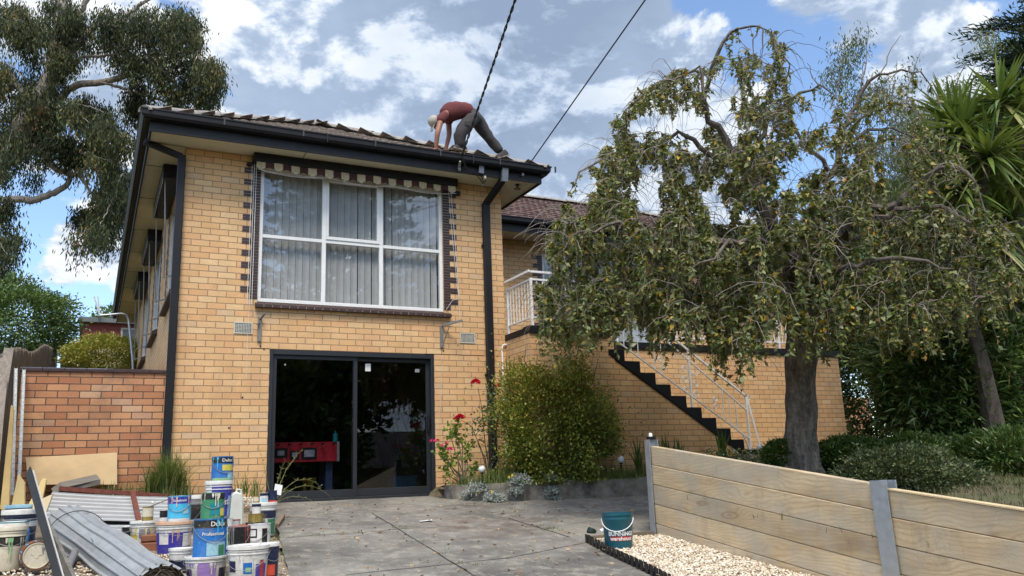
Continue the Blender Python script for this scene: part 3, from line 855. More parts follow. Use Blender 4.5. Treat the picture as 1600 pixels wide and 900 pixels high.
for a, b in sw:
    h = MB(); h.box(-.24, -.004, a + .2, b + .5, 4.62, 4.828)
    ho = h.obj('awning_housing', m_black, house, bevel=.01)
    vv = MB(); n = 15
    for i in range(n):
        y0 = a + .22 + (b - a + .06) * i / n; y1 = a + .22 + (b - a + .06) * (i + 1) / n; vv.cur = i % 2
        zb = 4.60 if i % 2 == 0 else 4.63
        vv.add([(-.23, y0, 4.62), (-.23, y1, 4.62), (-.235, y1, zb - .06), (-.235, y0, zb - .06)], [(0, 1, 2, 3)])
    vv.obj('valance', [m_cream, m_brown], ho, fix=False)
    ar = MB()
    for yy in (a + .25, b + .2):
        ar.bar((-.20, yy, 4.66), (-.14, yy + .05, 3.15), .013, .012)
    ar.bar((-.16, a + .25, 3.15), (0, a + .25, 3.2), .02, .02); ar.bar((-.15, b + .2, 3.15), (0, b + .2, 3.2), .02, .02)
    ar.tube([(-.2, a + .25, 4.6), (-.18, a - .1, 3.8), (-.13, a + .1, 3.2)], .006, 5)
    ar.obj('awning_arm', mat('dull_aluminium', (.26, .25, .23), .6, .3), ho)
# wall furniture of the front
def wall_vent(x, z):
    f = MB(); w_, h_ = .245, .16; y = -.012
    f.box(x, x + w_, y, 0.002, z, z + .016); f.box(x, x + w_, y, .002, z + h_ - .016, z + h_); f.box(x, x + .016, y, .002, z + .016, z + h_ - .016); f.box(x + w_ - .016, x + w_, y, .002, z + .016, z + h_ - .016)
    n = 10
    for k in range(1, n): xx = x + .016 + (w_ - .032) * k / n; f.box(xx - .003, xx + .003, y + .002, -.001, z + .016, z + h_ - .016)
    for k in range(1, 7): zq = z + .016 + (h_ - .032) * k / 7; f.box(x + .016, x + w_ - .016, y + .003, -.0012, zq - .003, zq + .003)
    o = f.obj('wall_vent', mat('vent_cream', (.50, .50, .44), .7), house)
    b = MB(); b.box(x + .016, x + w_ - .016, -.003, -.0005, z + .016, z + h_ - .016); b.obj('vent_hole', mat('vent_dark', (.05, .055, .05), .9), o)
wall_vent(.715, 2.26); wall_vent(4.03, 2.25)
br = MB()
br.bar((1.05, -.02, 2.16), (1.05, -.02, 2.50), .05, .018, up=(0, 1, 0)); br.bar((1.05, -.02, 2.46), (1.10, -.10, 2.53), .03, .012); br.bar((1.05, -.03, 2.42), (1.0, -.08, 2.38), .02, .01)
br.obj('awning_bracket', mat('old_zinc', (.20, .20, .19), .7, .4, var=.3, scale=30), house); br = MB(); br.bar((3.72, -.02, 2.17), (3.72, -.02, 2.50), .05, .018, up=(0, 1, 0)); br.bar((3.72, -.02, 2.50), (3.96, -.26, 2.55), .03, .03); br.bar((3.73, -.03, 2.2), (3.80, -.14, 2.48), .012, .012)
br.obj('awning_bracket', mat('old_zinc', (.20, .20, .19), .7, .4, var=.3, scale=30), house)
ho = MB()
for x_, z_ in [(1.12, 2.06), (.86, 1.4), (3.75, 2.12), (.7, 1.0), (4.1, .85), (1.07, 2.1)]: ho.lathe([(0, -.002), (.012, -.002), (.012, .004), (0, .004)], (x_, -.003, z_), 8, Matrix.Rotation(R(90), 3, 'X'))
ho.obj('wall_plug', mat('wall_plug_dark', (.03, .02, .015), .8), house)
lb = MB(); lb.box(3.45, 4.42, -.003, .0, 2.064, 2.072); lb.obj('lintel_edge', mat('rust_lintel', (.05, .03, .02), .8), house); lb = MB(); lb.box(.95, 1.2, -.003, 0, 2.064, 2.072)
lb.obj('lintel_edge', mat('rust_lintel', (.05, .03, .02), .8), house)
# eave light
el = MB(); el.lathe([(0, 0), (.035, 0), (.035, -.02), (.015, -.025), (.015, -.05), (.06, -.075), (.055, -.085), (0, -.08)], (4.98, -.25, 4.832), 16)
el.obj('eave_light', mat('light_bronze', (.05, .045, .04), .4), house, smooth=True)

# ---- sliding door
dr = MB(); X0, X1, ZT = 1.2, 3.6, 2.064
dr.box(X0 + .003, X0 + .05, .0, .12, .0, ZT - .004); dr.box(X1 - .05, X1 - .003, 0, .12, 0, ZT - .004); dr.box(X0 + .05, X1 - .05, 0, .12, ZT - .07, ZT - .004); dr.box(X0 + .05, X1 - .05, -.02, .12, 0.0, .045)
dro = dr.obj('sliding_door', m_dark, house, bevel=.004)
for (a, b, y) in ((1.25, 2.44, .035), (2.38, 3.55, .075)):
    l = MB(); f = .055
    l.box(a, b, y, y + .035, .047, .15); l.box(a, b, y, y + .035, ZT - .125, ZT - .072); l.box(a, a + f, y, y + .035, .15, ZT - .125); l.box(b - f, b, y, y + .035, .15, ZT - .125)
    lo = l.obj('door_leaf', m_dark, dro, bevel=.003)
    p = MB(); p.add([(a + f, y + .018, .15), (b - f, y + .018, .15), (b - f, y + .018, ZT - .125), (a + f, y + .018, ZT - .125)], [(0, 1, 2, 3)])
    p.obj('door_pane', m_glass_dark, dro, fix=False)
hd = MB(); hd.box(3.50, 3.53, .03, .074, .92, 1.16); hd.box(3.505, 3.525, .022, .03, .95, 1.13); hd.obj('door_handle', m_black, dro, bevel=.004)
st = MB(); st.box(2.57, 2.65, .090, .0915, 1.80, 1.91); st.obj('door_sticker', m_white, dro)
st = MB(); st.box(3.33, 3.40, .0905, .092, 1.80, 1.85); st.lathe([(0, 0), (.012, 0), (.012, .004), (0, .004)], (1.42, .05, 1.86), 10, Matrix.Rotation(R(90), 3, 'X')); st.obj('door_spot', mat('pale_grey_sticker', (.3, .33, .33), .6), dro)
# doorsill concrete
ds = MB(); ds.box(1.1, 3.7, -.12, .0, -.14, -.006); ds.obj('door_step', m_edge, house)

# ---- main house window behind the weeping tree
mw = make_window('terrace_window', 7.0, 9.6, 2.75, 4.6, (7.9, 8.7), 3.9, 2.72, house)
b = MB(); b.box(7.05, 9.55, 2.86, 2.87, 2.8, 4.55); b.obj('curtain', mat('white_curtain', (.55, .56, .57), .8), mw)
quoin_set(7.0, -1, 3.0, 4.5, 2.7)
dd = MB(); dd.box(10.3, 10.42, 2.67, 2.699, 3.6, 3.9); dd.obj('porch_lamp', m_white, house)
# ---------------------------------------------------------------- garden wall, fences and things of the side yard
w_ = thing('garden_wall', (-.9, .06, 0), 'orange brick garden wall with a dark glazed coping beside the house corner', 'garden wall')
b = MB(); b.box(-1.72, -.105, .0, .11, -.2, 1.70); b.obj('wall', m_brick2, w_)
c = MB(); x = -1.74
while x < -.12:
    x1 = min(x + .232, -.105)
    c.add([(x, -.025, 1.702), (x1, -.025, 1.702), (x1, .135, 1.702), (x, .135, 1.702), (x, -.025, 1.735), (x1, -.025, 1.735), (x1, .135, 1.765), (x, .135, 1.765)],
          [(0, 3, 2, 1), (4, 5, 6, 7), (0, 1, 5, 4), (1, 2, 6, 5), (2, 3, 7, 6), (3, 0, 4, 7)]); x += .24
c.obj('coping', mat('glazed_brown_coping', (.06, .035, .035), .25, var=.2), w_)

def wood(name, c0, c1, axis, scale=1., knots=True, rough=.75, dark=(.12, .07, .035), weather=0.):
    def f(t, vec, bs):
        s = {'x': (.35, 9, 9), 'y': (9, .35, 9), 'z': (9, 9, .35)}[axis]
        oi = t.new('ShaderNodeObjectInfo').outputs['Random']
        v2 = t.vmath('ADD', vec, t.vmath('SCALE', (3.1, 7.7, 5.3), scale=t.math('MULTIPLY', oi, 9.)))
        v = t.vmath('MULTIPLY', v2, tuple(q * scale for q in s))
        g = t.noise(v, 1.6, 6, .62, 1.4)
        col = t.ramp(g, [(.28, c0), (.5, tuple((a + b) / 2 for a, b in zip(c0, c1))), (.72, c1)])
        lng = t.noise(t.vmath('MULTIPLY', v2, tuple((.8 if q < 1 else 2.4) * scale for q in s)), 1.0, 4, .6)
        col = t.mix(t.rng(lng, .5, .68, 0, .55), col, tuple(q * .55 for q in c1))
        col = t.vmath('SCALE', col, scale=t.rng(oi, 0, 1, .82, 1.15))
        if weather: col = t.mix(t.rng(t.noise(v2, 1.7, 5, .6), .42, .62, 0, weather), col, (.36, .31, .23))
        if knots:
            vk = t.vmath('MULTIPLY', v2, tuple((.55 if q < 1 else 1.5) * 2.4 for q in s) if axis != 'y' else (4, 1.5, 4.2))
            vo = t.new('ShaderNodeTexVoronoi'); vo.inputs['Scale'].default_value = 1; t.l.new(vk, vo.inputs['Vector']); vo.inputs['Randomness'].default_value = 1
            k = t.rng(vo.outputs['Distance'], .05, .16, 1, 0)
            col = t.mix(t.math('MULTIPLY', k, .8), col, dark)
            col = t.mix(t.math('MULTIPLY', t.rng(vo.outputs['Distance'], .1, .42, 1, 0), .35), col, tuple(q * .6 for q in c0))
        return col
    return mat(name, build=f, rough=rough, var=.1, scale=2.5, bump=.35, bscale=35)
def sleeper_build(t, vec, bs):
    oi = t.new('ShaderNodeObjectInfo').outputs['Random']
    v2 = t.vmath('ADD', vec, t.vmath('SCALE', (0., 7.7, 3.3), scale=t.math('MULTIPLY', oi, 9.)))
    vo = t.new('ShaderNodeTexVoronoi'); vo.inputs['Scale'].default_value = 1; t.l.new(t.vmath('MULTIPLY', v2, (1, 1.25, 4.4)), vo.inputs['Vector'])
    near = t.rng(vo.outputs['Distance'], .0, .42, 1, 0, True)
    sp = t.new('ShaderNodeSeparateXYZ'); t.l.new(v2, sp.inputs[0])
    warp = t.math('MULTIPLY', t.math('SUBTRACT', t.noise(t.vmath('MULTIPLY', v2, (1, 1.1, 2.2)), 1.0, 3, .5), .5), .34)
    ph = t.math('ADD', t.math('ADD', sp.outputs[2], warp), t.math('MULTIPLY', near, .07))
    line = t.math('MULTIPLY', t.math('ADD', t.math('SINE', t.math('MULTIPLY', ph, 190.)), 1.0), .5)
    fine = t.noise(t.vmath('MULTIPLY', v2, (30, 2.2, 60)), 1.0, 5, .65)
    tone = t.noise(t.vmath('MULTIPLY', v2, (1, .7, 3.5)), 1.0, 5, .6)
    col = t.ramp(tone, [(.30, (.36, .265, .16)), (.46, (.51, .38, .22)), (.60, (.61, .48, .30)), (.78, (.62, .42, .21))])
    col = t.mix(t.math('MULTIPLY', t.math('POWER', line, 3.0), .30), col, (.27, .155, .07))
    col = t.mix(t.math('MULTIPLY', t.rng(t.math('ADD', sp.outputs[2], t.math('MULTIPLY', tone, .6)), .6, .0, 0, 1), .0), col, col)
    col = t.mix(t.rng(fine, .5, .75, 0, .35), col, (.24, .18, .12))
    col = t.mix(t.math('MULTIPLY', t.rng(t.noise(v2, 2.1, 5, .6), .45, .62, 0, 1), .6), col, (.39, .355, .285))
    col = t.mix(t.math('MULTIPLY', t.rng(t.noise(t.vmath('MULTIPLY', v2, (1, 3, 1.5)), 1.4, 6, .7), .54, .66, 0, 1), .30), col, (.20, .15, .095))
    col = t.mix(t.rng(vo.outputs['Distance'], .045, .12, .9, 0), col, (.16, .07, .03))
    col = t.mix(t.rng(t.math('ABSOLUTE', t.math('SUBTRACT', vo.outputs['Distance'], .16)), .0, .035, .6, 0), col, (.26, .15, .07))
    return t.vmath('SCALE', col, scale=t.rng(oi, 0, 1, .88, 1.15))
m_sleeper = mat('treated_pine', build=sleeper_build, rough=.75, var=.08, scale=3, bump=.3, bscale=45)
m_paling = wood('weathered_paling', (.12, .095, .07), (.27, .225, .18), 'z', 1., False)

pf = thing('paling_fence', (-1.95, 5, 0), 'long weathered grey timber paling fence rising behind the garden wall', 'fence')
y = -1.6; n = 0
pl_ = MB(); rr = random.Random(3)
while y < 15.6:
    top = 1.90 + .158 * y + .05 * math.sin(y * .9) + rr.uniform(-.02, .02)
    base = gz(-1.95, y) - .1
    x = -1.93 + rr.uniform(-.008, .008)
    pl_.add([(x, y, base), (x, y + .095, base), (x - .018, y + .095, base), (x - .018, y, base), (x, y, top), (x, y + .095, top - .01), (x - .018, y + .095, top - .01), (x - .018, y, top)],
            [(0, 3, 2, 1), (4, 5, 6, 7), (0, 1, 5, 4), (1, 2, 6, 5), (2, 3, 7, 6), (3, 0, 4, 7)])
    y += .10
pl_.obj('palings', m_paling, pf)
for zz_ in (.35, 1.4):
    r_ = MB(); r_.bar((-1.965, -1.6, zz_ + .0), (-1.965, 15.6, zz_ + .158 * 15.6 + .2), .04, .08); r_.obj('rail', m_paling, pf)
r_ = MB(); r_.box(-2.02, -1.94, -1.0, -.9, -.2, 2.08); r_.obj('fence_post', m_paling, pf)

# block pillar by the fence, neighbour's house, bush, pipe, aerial
P = atp(110, 536, 'y', 14.0)
pil = thing('block_pillar', (P[0], 14, gz(P[0], 14)), 'brown concrete block pillar at the far end of the paling fence', 'pillar')
for k in (0, 1):
    b = MB(); z = P[2] - (.0 if k else .02)
    for q in range(9): b.box(P[0] - .20 + k * .2, P[0] - .003 + k * .2, 13.95, 14.15, z - .2 * (q + 1) + .008, z - .2 * q)
    b.obj('block_stack', mat('brown_block', (.13, .11, .085), .95, var=.35, scale=3, bump=.5), pil)
YN = 27.
nh = thing('red_brick_house', (*atp(170, 545, 'y', YN)[:2], 2.6), 'dark red brick house with a flat metal roof behind the side yard', 'house')
a0 = atp(130, 500, 'y', YN); a1 = atp(330, 512, 'y', YN)
b = MB(); b.box(a0[0], a1[0] + 4, YN, YN + 6, 1.5, a0[2] - .1); b.obj('wall', mat('dark_red_brick', (.17, .042, .035), .9, var=.3, scale=5), nh)
b = MB(); b.box(a0[0] - .15, a1[0] + 4, YN - .25, YN + 6, a0[2] - .1, a0[2] + .1); b.obj('roof', mat('grey_green_roof', (.12, .14, .14), .6), nh)
wa = atp(192, 515, 'y', YN); wb = atp(212, 532, 'y', YN)
b = MB(); b.box(wa[0] - .08, wb[0] + .5, YN - .04, YN, wb[2] - .08, wa[2] + .08); o = b.obj('window', mat('beige_frame', (.35, .33, .27), .7), nh)
b = MB(); b.box(wa[0], wb[0] + .45, YN - .05, YN - .041, wb[2], wa[2]); b.obj('pane', mat('dark_pane', (.03, .035, .04), .15, var=0), o)
b = MB(); b.box(wa[0] - 1.2, wb[0] + 1, YN - .5, YN - .3, wb[2] - 1.4, wb[2] - .12); b.obj('low_wall', mat('beige_render', (.42, .36, .25), .9), nh)
pp = MB(); YP = 9.5
pp.tube([atp(208, 600, 'y', YP), atp(207, 560, 'y', YP), atp(201, 500, 'y', YP), atp(198, 492, 'y', YP), atp(190, 490, 'y', YP), atp(157, 493, 'y', YP)], .027, 10)
o = pp.obj('metal_pipe', m_steel, None, True)
tag(o, 'bent pale metal pipe standing over the bush beside the house', 'pipe')
pp = MB(); YA = 26.5
pa = atp(147, 463, 'y', YA); pb = atp(156, 493, 'y', YA); pp.bar(pa, pb, .06, .05); pp.bar(atp(153, 463, 'y', YA), pb, .05, .05); pp.bar(pb, (pb[0], YA + .6, pb[2] - .25), .05, .05)
o = pp.obj('aerial', mat('pale_aerial', (.5, .5, .48), .5)); tag(o, 'pale forked aerial on the roof of the red brick house', 'aerial')

# ---- steel channels leaning on the garden wall
def channel(u0, v0, u1, v1, yb, label):
    t_ = Vector(atp(u0, v0, 'y', -.045)); bt = Vector(atp(u1, v1, 'y', yb)); bt.z = max(bt.z, -.06)
    root = MB()
    d = (t_ - bt).normalized(); s = Vector((1, 0, 0)); n_ = s.cross(d).normalized()
    wd, dp_ = .036, .022
    prof = [(-wd / 2, 0), (wd / 2, 0), (wd / 2, dp_), (wd / 2 - .003, dp_), (wd / 2 - .003, .003), (-wd / 2 + .003, .003), (-wd / 2 + .003, dp_), (-wd / 2, dp_)]
    n = len(prof); root.add([bt + s * a + n_ * b for a, b in prof] + [t_ + s * a + n_ * b for a, b in prof],
        [tuple(range(n)), tuple(range(2 * n - 1, n - 1, -1))] + [(i, n + i, n + (i + 1) % n, (i + 1) % n) for i in range(n)])
    o = root.obj('steel_channel', m_chan)
    tag(o, label, 'steel channel', 'steel channels leaning on the garden wall')
m_chan = mat('spangled_zinc', (.22, .235, .25), .5, .3, var=.5, scale=45)
channel(25, 576, 19, 774, -.75, 'longer galvanised steel channel at the very edge of the garden wall')
channel(37.6, 578, 30, 748, -.62, 'galvanised steel channel standing nearer the house of the two on the garden wall')

# ---- boards and sheets
def board(name, quad, th, m, label, cat, group=None):
    """a flat board from four world corners, given thickness th away from the camera"""
    q = [Vector(p) for p in quad]; n = (q[1] - q[0]).cross(q[3] - q[0]).normalized()
    if n.dot(Vector(CAM) - q[0]) > 0: n = -n
    mb = MB(); mb.add(q + [p + n * th for p in q], [(0, 1, 2, 3), (7, 6, 5, 4), (0, 4, 5, 1), (1, 5, 6, 2), (2, 6, 7, 3), (3, 7, 4, 0)])
    o = mb.obj(name, m); return tag(o, label, cat, group)
m_ply = mat('particle_board', (.52, .37, .20), .85, var=.12, scale=3)
m_yel = mat('yellow_ply', (.60, .44, .19), .75, var=.15, scale=4)
m_greyt = wood('grey_timber', (.10, .09, .075), (.24, .22, .19), 'x', 1., False)
board('particle_board', [atp(44, 757, 'y', -.20), atp(183, 757, 'y', -.20), atp(183, 707, 'y', -.05), atp(40, 715, 'y', -.05)], .018, m_ply,
      'long buff particle board leaning against the foot of the orange brick wall', 'board')
board('grey_plank', [atp(86, 772, 'y', -.45), atp(157, 757, 'y', -.3), atp(157, 749, 'y', -.3), atp(100, 762, 'y', -.45)], .14, m_greyt,
      'weathered grey plank lying in front of the particle board', 'plank')
def polyboard(pix, w, th, m, label, tilt=.0):
    q = [Vector(atw(u, v, w + tilt * (800 - v) / 100)) for u, v in pix]; n = Vector(FWD)
    k = len(q); mb = MB(); mb.add(q + [p + n * th for p in q], [tuple(range(k)), tuple(range(2 * k - 1, k - 1, -1))] + [(i, k + i, k + (i + 1) % k, (i + 1) % k) for i in range(k)])
    return tag(mb.obj('plywood_offcut', m), label, 'board', 'yellow plywood offcuts by the fence')
polyboard([(0, 795), (13, 800), (21, 640), (17, 633)], 8.6, .02, m_yel, 'tall narrow yellow plywood strip standing at the fence', .3)
polyboard([(16, 800), (38, 800), (38, 755), (28, 742)], 8.3, .02, m_yel, 'short pointed yellow plywood offcut between the channels and the buckets', .25)
polyboard([(38, 800), (62, 800), (72, 750), (66, 748)], 8.1, .02, m_yel, 'yellow plywood offcut with a slanted tip behind the dark flashing', .25)
polyboard([(50, 802), (72, 800), (82, 772), (52, 785)], 8.0, .02, mat('pale_ply', (.66, .54, .33), .8), 'low pale plywood piece beside the corrugated sheets', .2)
fb = MB(); fb.bar(atw(-12, 700, 7.6), atw(14, 545, 9.0), .09, .02); o = fb.obj('old_paling', m_paling); tag(o, 'loose grey paling leaning on the timber fence', 'paling')
fb = MB(); fb.bar(atw(-14, 760, 7.4), atw(5, 560, 8.4), .1, .02); o = fb.obj('old_paling', m_paling); tag(o, 'second loose grey paling leaning nearer the plywood', 'paling')

m_zinc = mat('corrugated_zinc', (.33, .345, .35), .5, .2, var=.12, scale=6, rvar=.12)
def ribbed(c00, c10, c11, c01, nrib, h=.02, th=.0015):
    """ribs run from the 0 side to the 1 side; c00-c01 is the edge across the ribs"""
    c00, c10, c11, c01 = map(Vector, (c00, c10, c11, c01)); n = (c10 - c00).cross(c01 - c00).normalized()
    if n.z < 0: n = -n
    mb = MB(); prof = []
    for r in range(nrib):
        for t_, z in ((0, 0), (.30, 0), (.36, 1), (.46, 1), (.52, 0), (.75, .12), (.9, 0)): prof.append(((r + t_) / nrib, z * h))
    prof.append((1, 0)); b = len(mb.v); nn = len(prof)
    for i in range(9):
        s = i / 8
        for t_, z in prof:
            a = c00 + (c10 - c00) * s; c = c01 + (c11 - c01) * s; mb.v.append(tuple(a + (c - a) * t_ + n * (z - .012 * math.sin(s * 3.1) * t_)))
    for i in range(8):
        for k in range(nn - 1): o = b + i * nn + k; mb.f.append((o, o + 1, o + nn + 1, o + nn)); mb.m.append(0)
    return mb
o = ribbed(atp(66, 811, 'y', -1.75), atp(262, 816, 'y', -1.75), atp(262, 776, 'y', -.55), atp(82, 768, 'y', -.5), 7, .010).obj('corrugated_sheet', m_zinc, fix=False)
tag(o, 'upper flat corrugated metal sheet framed by rusty steel', 'metal sheet', 'flat corrugated sheets by the wall')
o = ribbed(atp(70, 850, 'y', -2.6), atp(345, 850, 'y', -2.6), atp(330, 806, 'y', -1.3), atp(70, 806, 'y', -1.3), 7, .010).obj('corrugated_sheet', m_zinc, fix=False)
tag(o, 'lower corrugated metal sheet lying under the framed one, behind the curled roll', 'metal sheet', 'flat corrugated sheets by the wall')
rf = MB(); rf.bar(atp(92, 763, 'y', -.5), atp(262, 775, 'y', -.5), .04, .05); rf.bar(atp(207, 771, 'y', -.55) + np.array([0, 0, .02]), atp(217, 818, 'y', -1.9) + np.array([0, 0, .02]), .05, .03)
o = rf.obj('angle_iron', mat('red_oxide', (.16, .045, .03), .8, var=.3, scale=20)); tag(o, 'red oxide steel angle frame edging the flat corrugated sheet', 'steel frame')

# curled roll of corrugated iron
A = Vector(atw(248, 925, 6.3)); B = Vector(atw(104, 822, 8.1)); ax = (B - A).normalized(); s_ = ax.cross(Vector((0, 0, 1))).normalized(); u_ = s_.cross(ax)
mb = MB(); NS = 260; NL = 14; RR = .205
for i in range(NL + 1):
    for k in range(NS + 1):
        t_ = k / NS; a = math.pi * (-.42 + 1.86 * t_); ph = (t_ * 15) % 1
        rib = 1 if .42 < ph < .58 else (0 if ph < .36 or ph > .64 else .5)
        r = RR * (1 - .05 * t_) + .021 * rib + .01 * math.sin(i * .9 + t_ * 5)
        p = A + (B - A) * (i / NL) + s_ * (math.cos(a) * r) + u_ * (math.sin(a) * r * .92)
        mb.v.append(tuple(p))
for i in range(NL):
    for k in range(NS): o = i * (NS + 1) + k; mb.f.append((o, o + 1, o + NS + 2, o + NS + 1)); mb.m.append(0)
ro = thing('corrugated_roll', tuple(A), 'curled roll of grey corrugated iron lying in front of the flat sheets', 'metal roll')
mb.obj('curled_sheet', m_zinc, ro, fix=False)
inn = MB()
for q in range(34):
    r = RR * (.94 - .018 * q % .5) ; r = RR * (1.04 - .55 * ((q * .37) % 1)); pts = []
    a0 = random.uniform(0, 6.28)
    for k in range(16):
        a = a0 + k / 15 * random.uniform(2.0, 4.5); rr_ = r * (1 + .04 * math.sin(a * 5 + q))
        pts.append(A + ax * (.02 + .05 * random.random() + .01 * math.sin(a * 7)) + s_ * (math.cos(a) * rr_) + u_ * (math.sin(a) * rr_ * .92))
    inn.tube(pts, .0035, 4)
inn.obj('wire_netting', mat('rusty_wire', (.20, .165, .12), .8, var=.3), ro)
band = MB(); pts = []
for k in range(30):
    a = math.pi * (-.3 + 1.5 * k / 29); c = A + (B - A) * (.80 + .10 * k / 29); r = RR + .026; pts.append(c + s_ * (math.cos(a) * r) + u_ * (math.sin(a) * r * .92))
band.tube(pts, .004, 5); band.obj('tie_wire', m_black, ro)
tape = MB(); c = A + (B - A) * .42; a = math.pi * .80
pc = c + s_ * (math.cos(a) * (RR + .025)) + u_ * (math.sin(a) * (RR + .025)); tape.add([pc - ax * .05, pc + ax * .05 + u_ * .03, pc + ax * .03 + u_ * .07 - s_ * .02, pc - ax * .05 + u_ * .06 - s_ * .02], [(0, 1, 2, 3)])
tape.obj('torn_tape', m_white, ro, fix=False)
pv = MB(); pv.tube([atw(103, 893, 6.7), atw(118, 862, 7.2)], .032, 16, cap=False); o = pv.obj('pipe_offcut', mat('grey_pvc', (.2, .2, .21), .5), smooth=True)
tag(o, 'short dark grey pipe offcut poking out from under the roll', 'pipe')

gp = sheet('gravel_patch', np.arange(-3, 1.0, .12), np.arange(-8, -.05, .12), lambda x, y: drive_z(y) - .012 + .03 * noise.noise(Vector((x * 2.5, y * 2.5, 5))), mat('beige_rubble', (.27, .215, .155), .95, var=.45, scale=26, world_space=True, bump=1.5, bscale=45), keep=lambda x, y: x < .62 + .09 * (y + 4.4) + .05)
tag(gp, kind='structure')
# dark flashing leaning across the heap
fl = MB(); a = Vector(atw(44, 735, 7.5)); b_ = Vector(atg(92, 915, .0)); b_ = Vector(atw(94, 915, 6.2))
fl.bar(a, b_, .080, .010, up=tuple(-FWD)); fs_ = MB(); fs_.bar(a + Vector(RGT) * .043, b_ + Vector(RGT) * .043, .007, .012, up=tuple(-FWD))
o = fl.obj('metal_flashing', mat('dark_grey_flashing', (.020, .020, .021), .6, var=.3, scale=8)); tag(o, 'long dark grey metal flashing leaning over the junk heap', 'flashing'); fs_.obj('bright_edge', mat('bright_steel', (.5, .5, .48), .5), o)
fl = MB(); fl.bar(Vector(atw(72, 815, 7.3)), Vector(atw(118, 915, 6.3)), .07, .03, up=tuple(-FWD)); o = fl.obj('timber_batten', m_greyt); tag(o, 'brown grey timber batten behind the dark flashing', 'batten')
fl = MB(); fl.bar(atg(432, 822, .03), atg(442, 806, .05), .05, .04); o = fl.obj('broken_stake', wood('brown_stake', (.16, .11, .07), (.3, .22, .15), 'y', 1, False)); tag(o, 'short broken brown stake beside the paint tins on the driveway', 'stake')
fl = MB(); pb_ = atg(232, 858); fl.box(pb_[0] - .09, pb_[0] + .11, pb_[1] - .05, pb_[1] + .06, pb_[2] - .02, pb_[2] + .06); fl.box(pb_[0] - .07, pb_[0] + .12, pb_[1] - .04, pb_[1] + .07, pb_[2] + .065, pb_[2] + .13)
o = fl.obj('broken_brick', mat('red_brick', (.22, .09, .05), .9, var=.3), bevel=.01); tag(o, 'two stacked broken red bricks beside the curled corrugated roll', 'bricks')

# ---------------------------------------------------------------- retaining fence of treated sleepers
fx = 4.45
def sleeper_panel(root, y0, y1, zt0, zt1, n, fresh_top=False):
    for k in range(n):
        h = .2; a = .004; z0 = zt0 - k * h; z1 = zt1 - k * h; mb = MB()
        dx = random.uniform(-.004, .004)
        x0, x1 = fx + dx, fx + .075 + dx
        mb.add([(x0, y0, z0 - h + a), (x1, y0, z0 - h + a), (x1, y1, z1 - h + a), (x0, y1, z1 - h + a), (x0, y0, z0), (x1, y0, z0), (x1, y1, z1), (x0, y1, z1)],
               [(0, 3, 2, 1), (4, 5, 6, 7), (0, 1, 5, 4), (1, 2, 6, 5), (2, 3, 7, 6), (3, 0, 4, 7)])
        mb.obj('sleeper', m_sleeper, root, bevel=.005)
    if fresh_top:
        mb = MB(); mb.add([(fx - .004, y0, zt0 + .002), (fx + .08, y0, zt0 + .002), (fx + .08, y1, zt1 + .002), (fx - .004, y1, zt1 + .002), (fx - .004, y0, zt0 + .012), (fx + .08, y0, zt0 + .012), (fx + .08, y1, zt1 + .012), (fx - .004, y1, zt1 + .012)],
               [(0, 3, 2, 1), (4, 5, 6, 7), (0, 1, 5, 4), (1, 2, 6, 5), (2, 3, 7, 6), (3, 0, 4, 7)])
        mb.obj('cap_strip', mat('fresh_pine', (.62, .48, .27), .7), root)
sfence = thing('sleeper_fence', (fx, -7, -.6), 'low retaining fence of treated pine sleepers between galvanised posts', 'fence')
t0 = atp(1016, 697, 'x', fx); t1 = atp(1368, 757, 'x', fx)
sl_ = (t0[2] - t1[2]) / (t0[1] - t1[1])
sleeper_panel(sfence, t0[1], t1[1] - .02, t0[2], t1[2], 5)
s0 = atp(1392, 766, 'x', fx); s1 = atp(1600, 798, 'x', fx)
k2 = (s0[2] - s1[2]) / (s0[1] - s1[1])
sleeper_panel(sfence, s0[1] + .03, s0[1] - 2.97, s0[2], s0[2] - 3.0 * k2, 4, True)
def steel_post(x, y, z0, z1, lean, w, root, cap=False):
    mb = MB(); d = .075
    for (a, b, c, e) in ((-.04, .12, -w / 2, -w / 2 + .006), (-.04, .12, w / 2 - .006, w / 2), (-.046, -.040, -w / 2, w / 2), (.115, .121, -w / 2, w / 2)):
        pass
    # H section: two flanges facing the street and the garden, one web
    for (xa, xb, ya, yb) in ((-.02, -.012, -w / 2, w / 2), (.088, .096, -w / 2, w / 2), (-.012, .088, -.004, .004)):
        mb.add([(x + xa, y + ya, z0), (x + xb, y + ya, z0), (x + xb, y + yb, z0), (x + xa, y + yb, z0), (x + xa, y + ya + lean, z1), (x + xb, y + ya + lean, z1), (x + xb, y + yb + lean, z1), (x + xa, y + yb + lean, z1)],
               [(0, 3, 2, 1), (4, 5, 6, 7), (0, 1, 5, 4), (1, 2, 6, 5), (2, 3, 7, 6), (3, 0, 4, 7)])
    o = mb.obj('steel_post', m_steel, root, bevel=.001)
    if cap:
        c_ = MB(); c_.box(x + .0, x + .08, y - .03, y + .03, z1, z1 + .03); c_.obj('post_cap', m_black, o)
        c_ = MB(); c_.lathe([(0, 0), (.02, 0), (.02, .03), (.012, .04), (0, .042)], (x + .035, y, z1 + .03), 12); c_.obj('post_bolt', m_white, o, smooth=True)
steel_post(fx, t0[1] + .03, -.62, t0[2] + .07, 0, .09, sfence, True)
steel_post(fx, (t1[1] + s0[1]) / 2, -.95, t1[2] + .03, .03, .15, sfence)
steel_post(fx, s0[1] - 3.0, -1.1, s0[2] - 3 * k2 + .05, 0, .15, sfence)

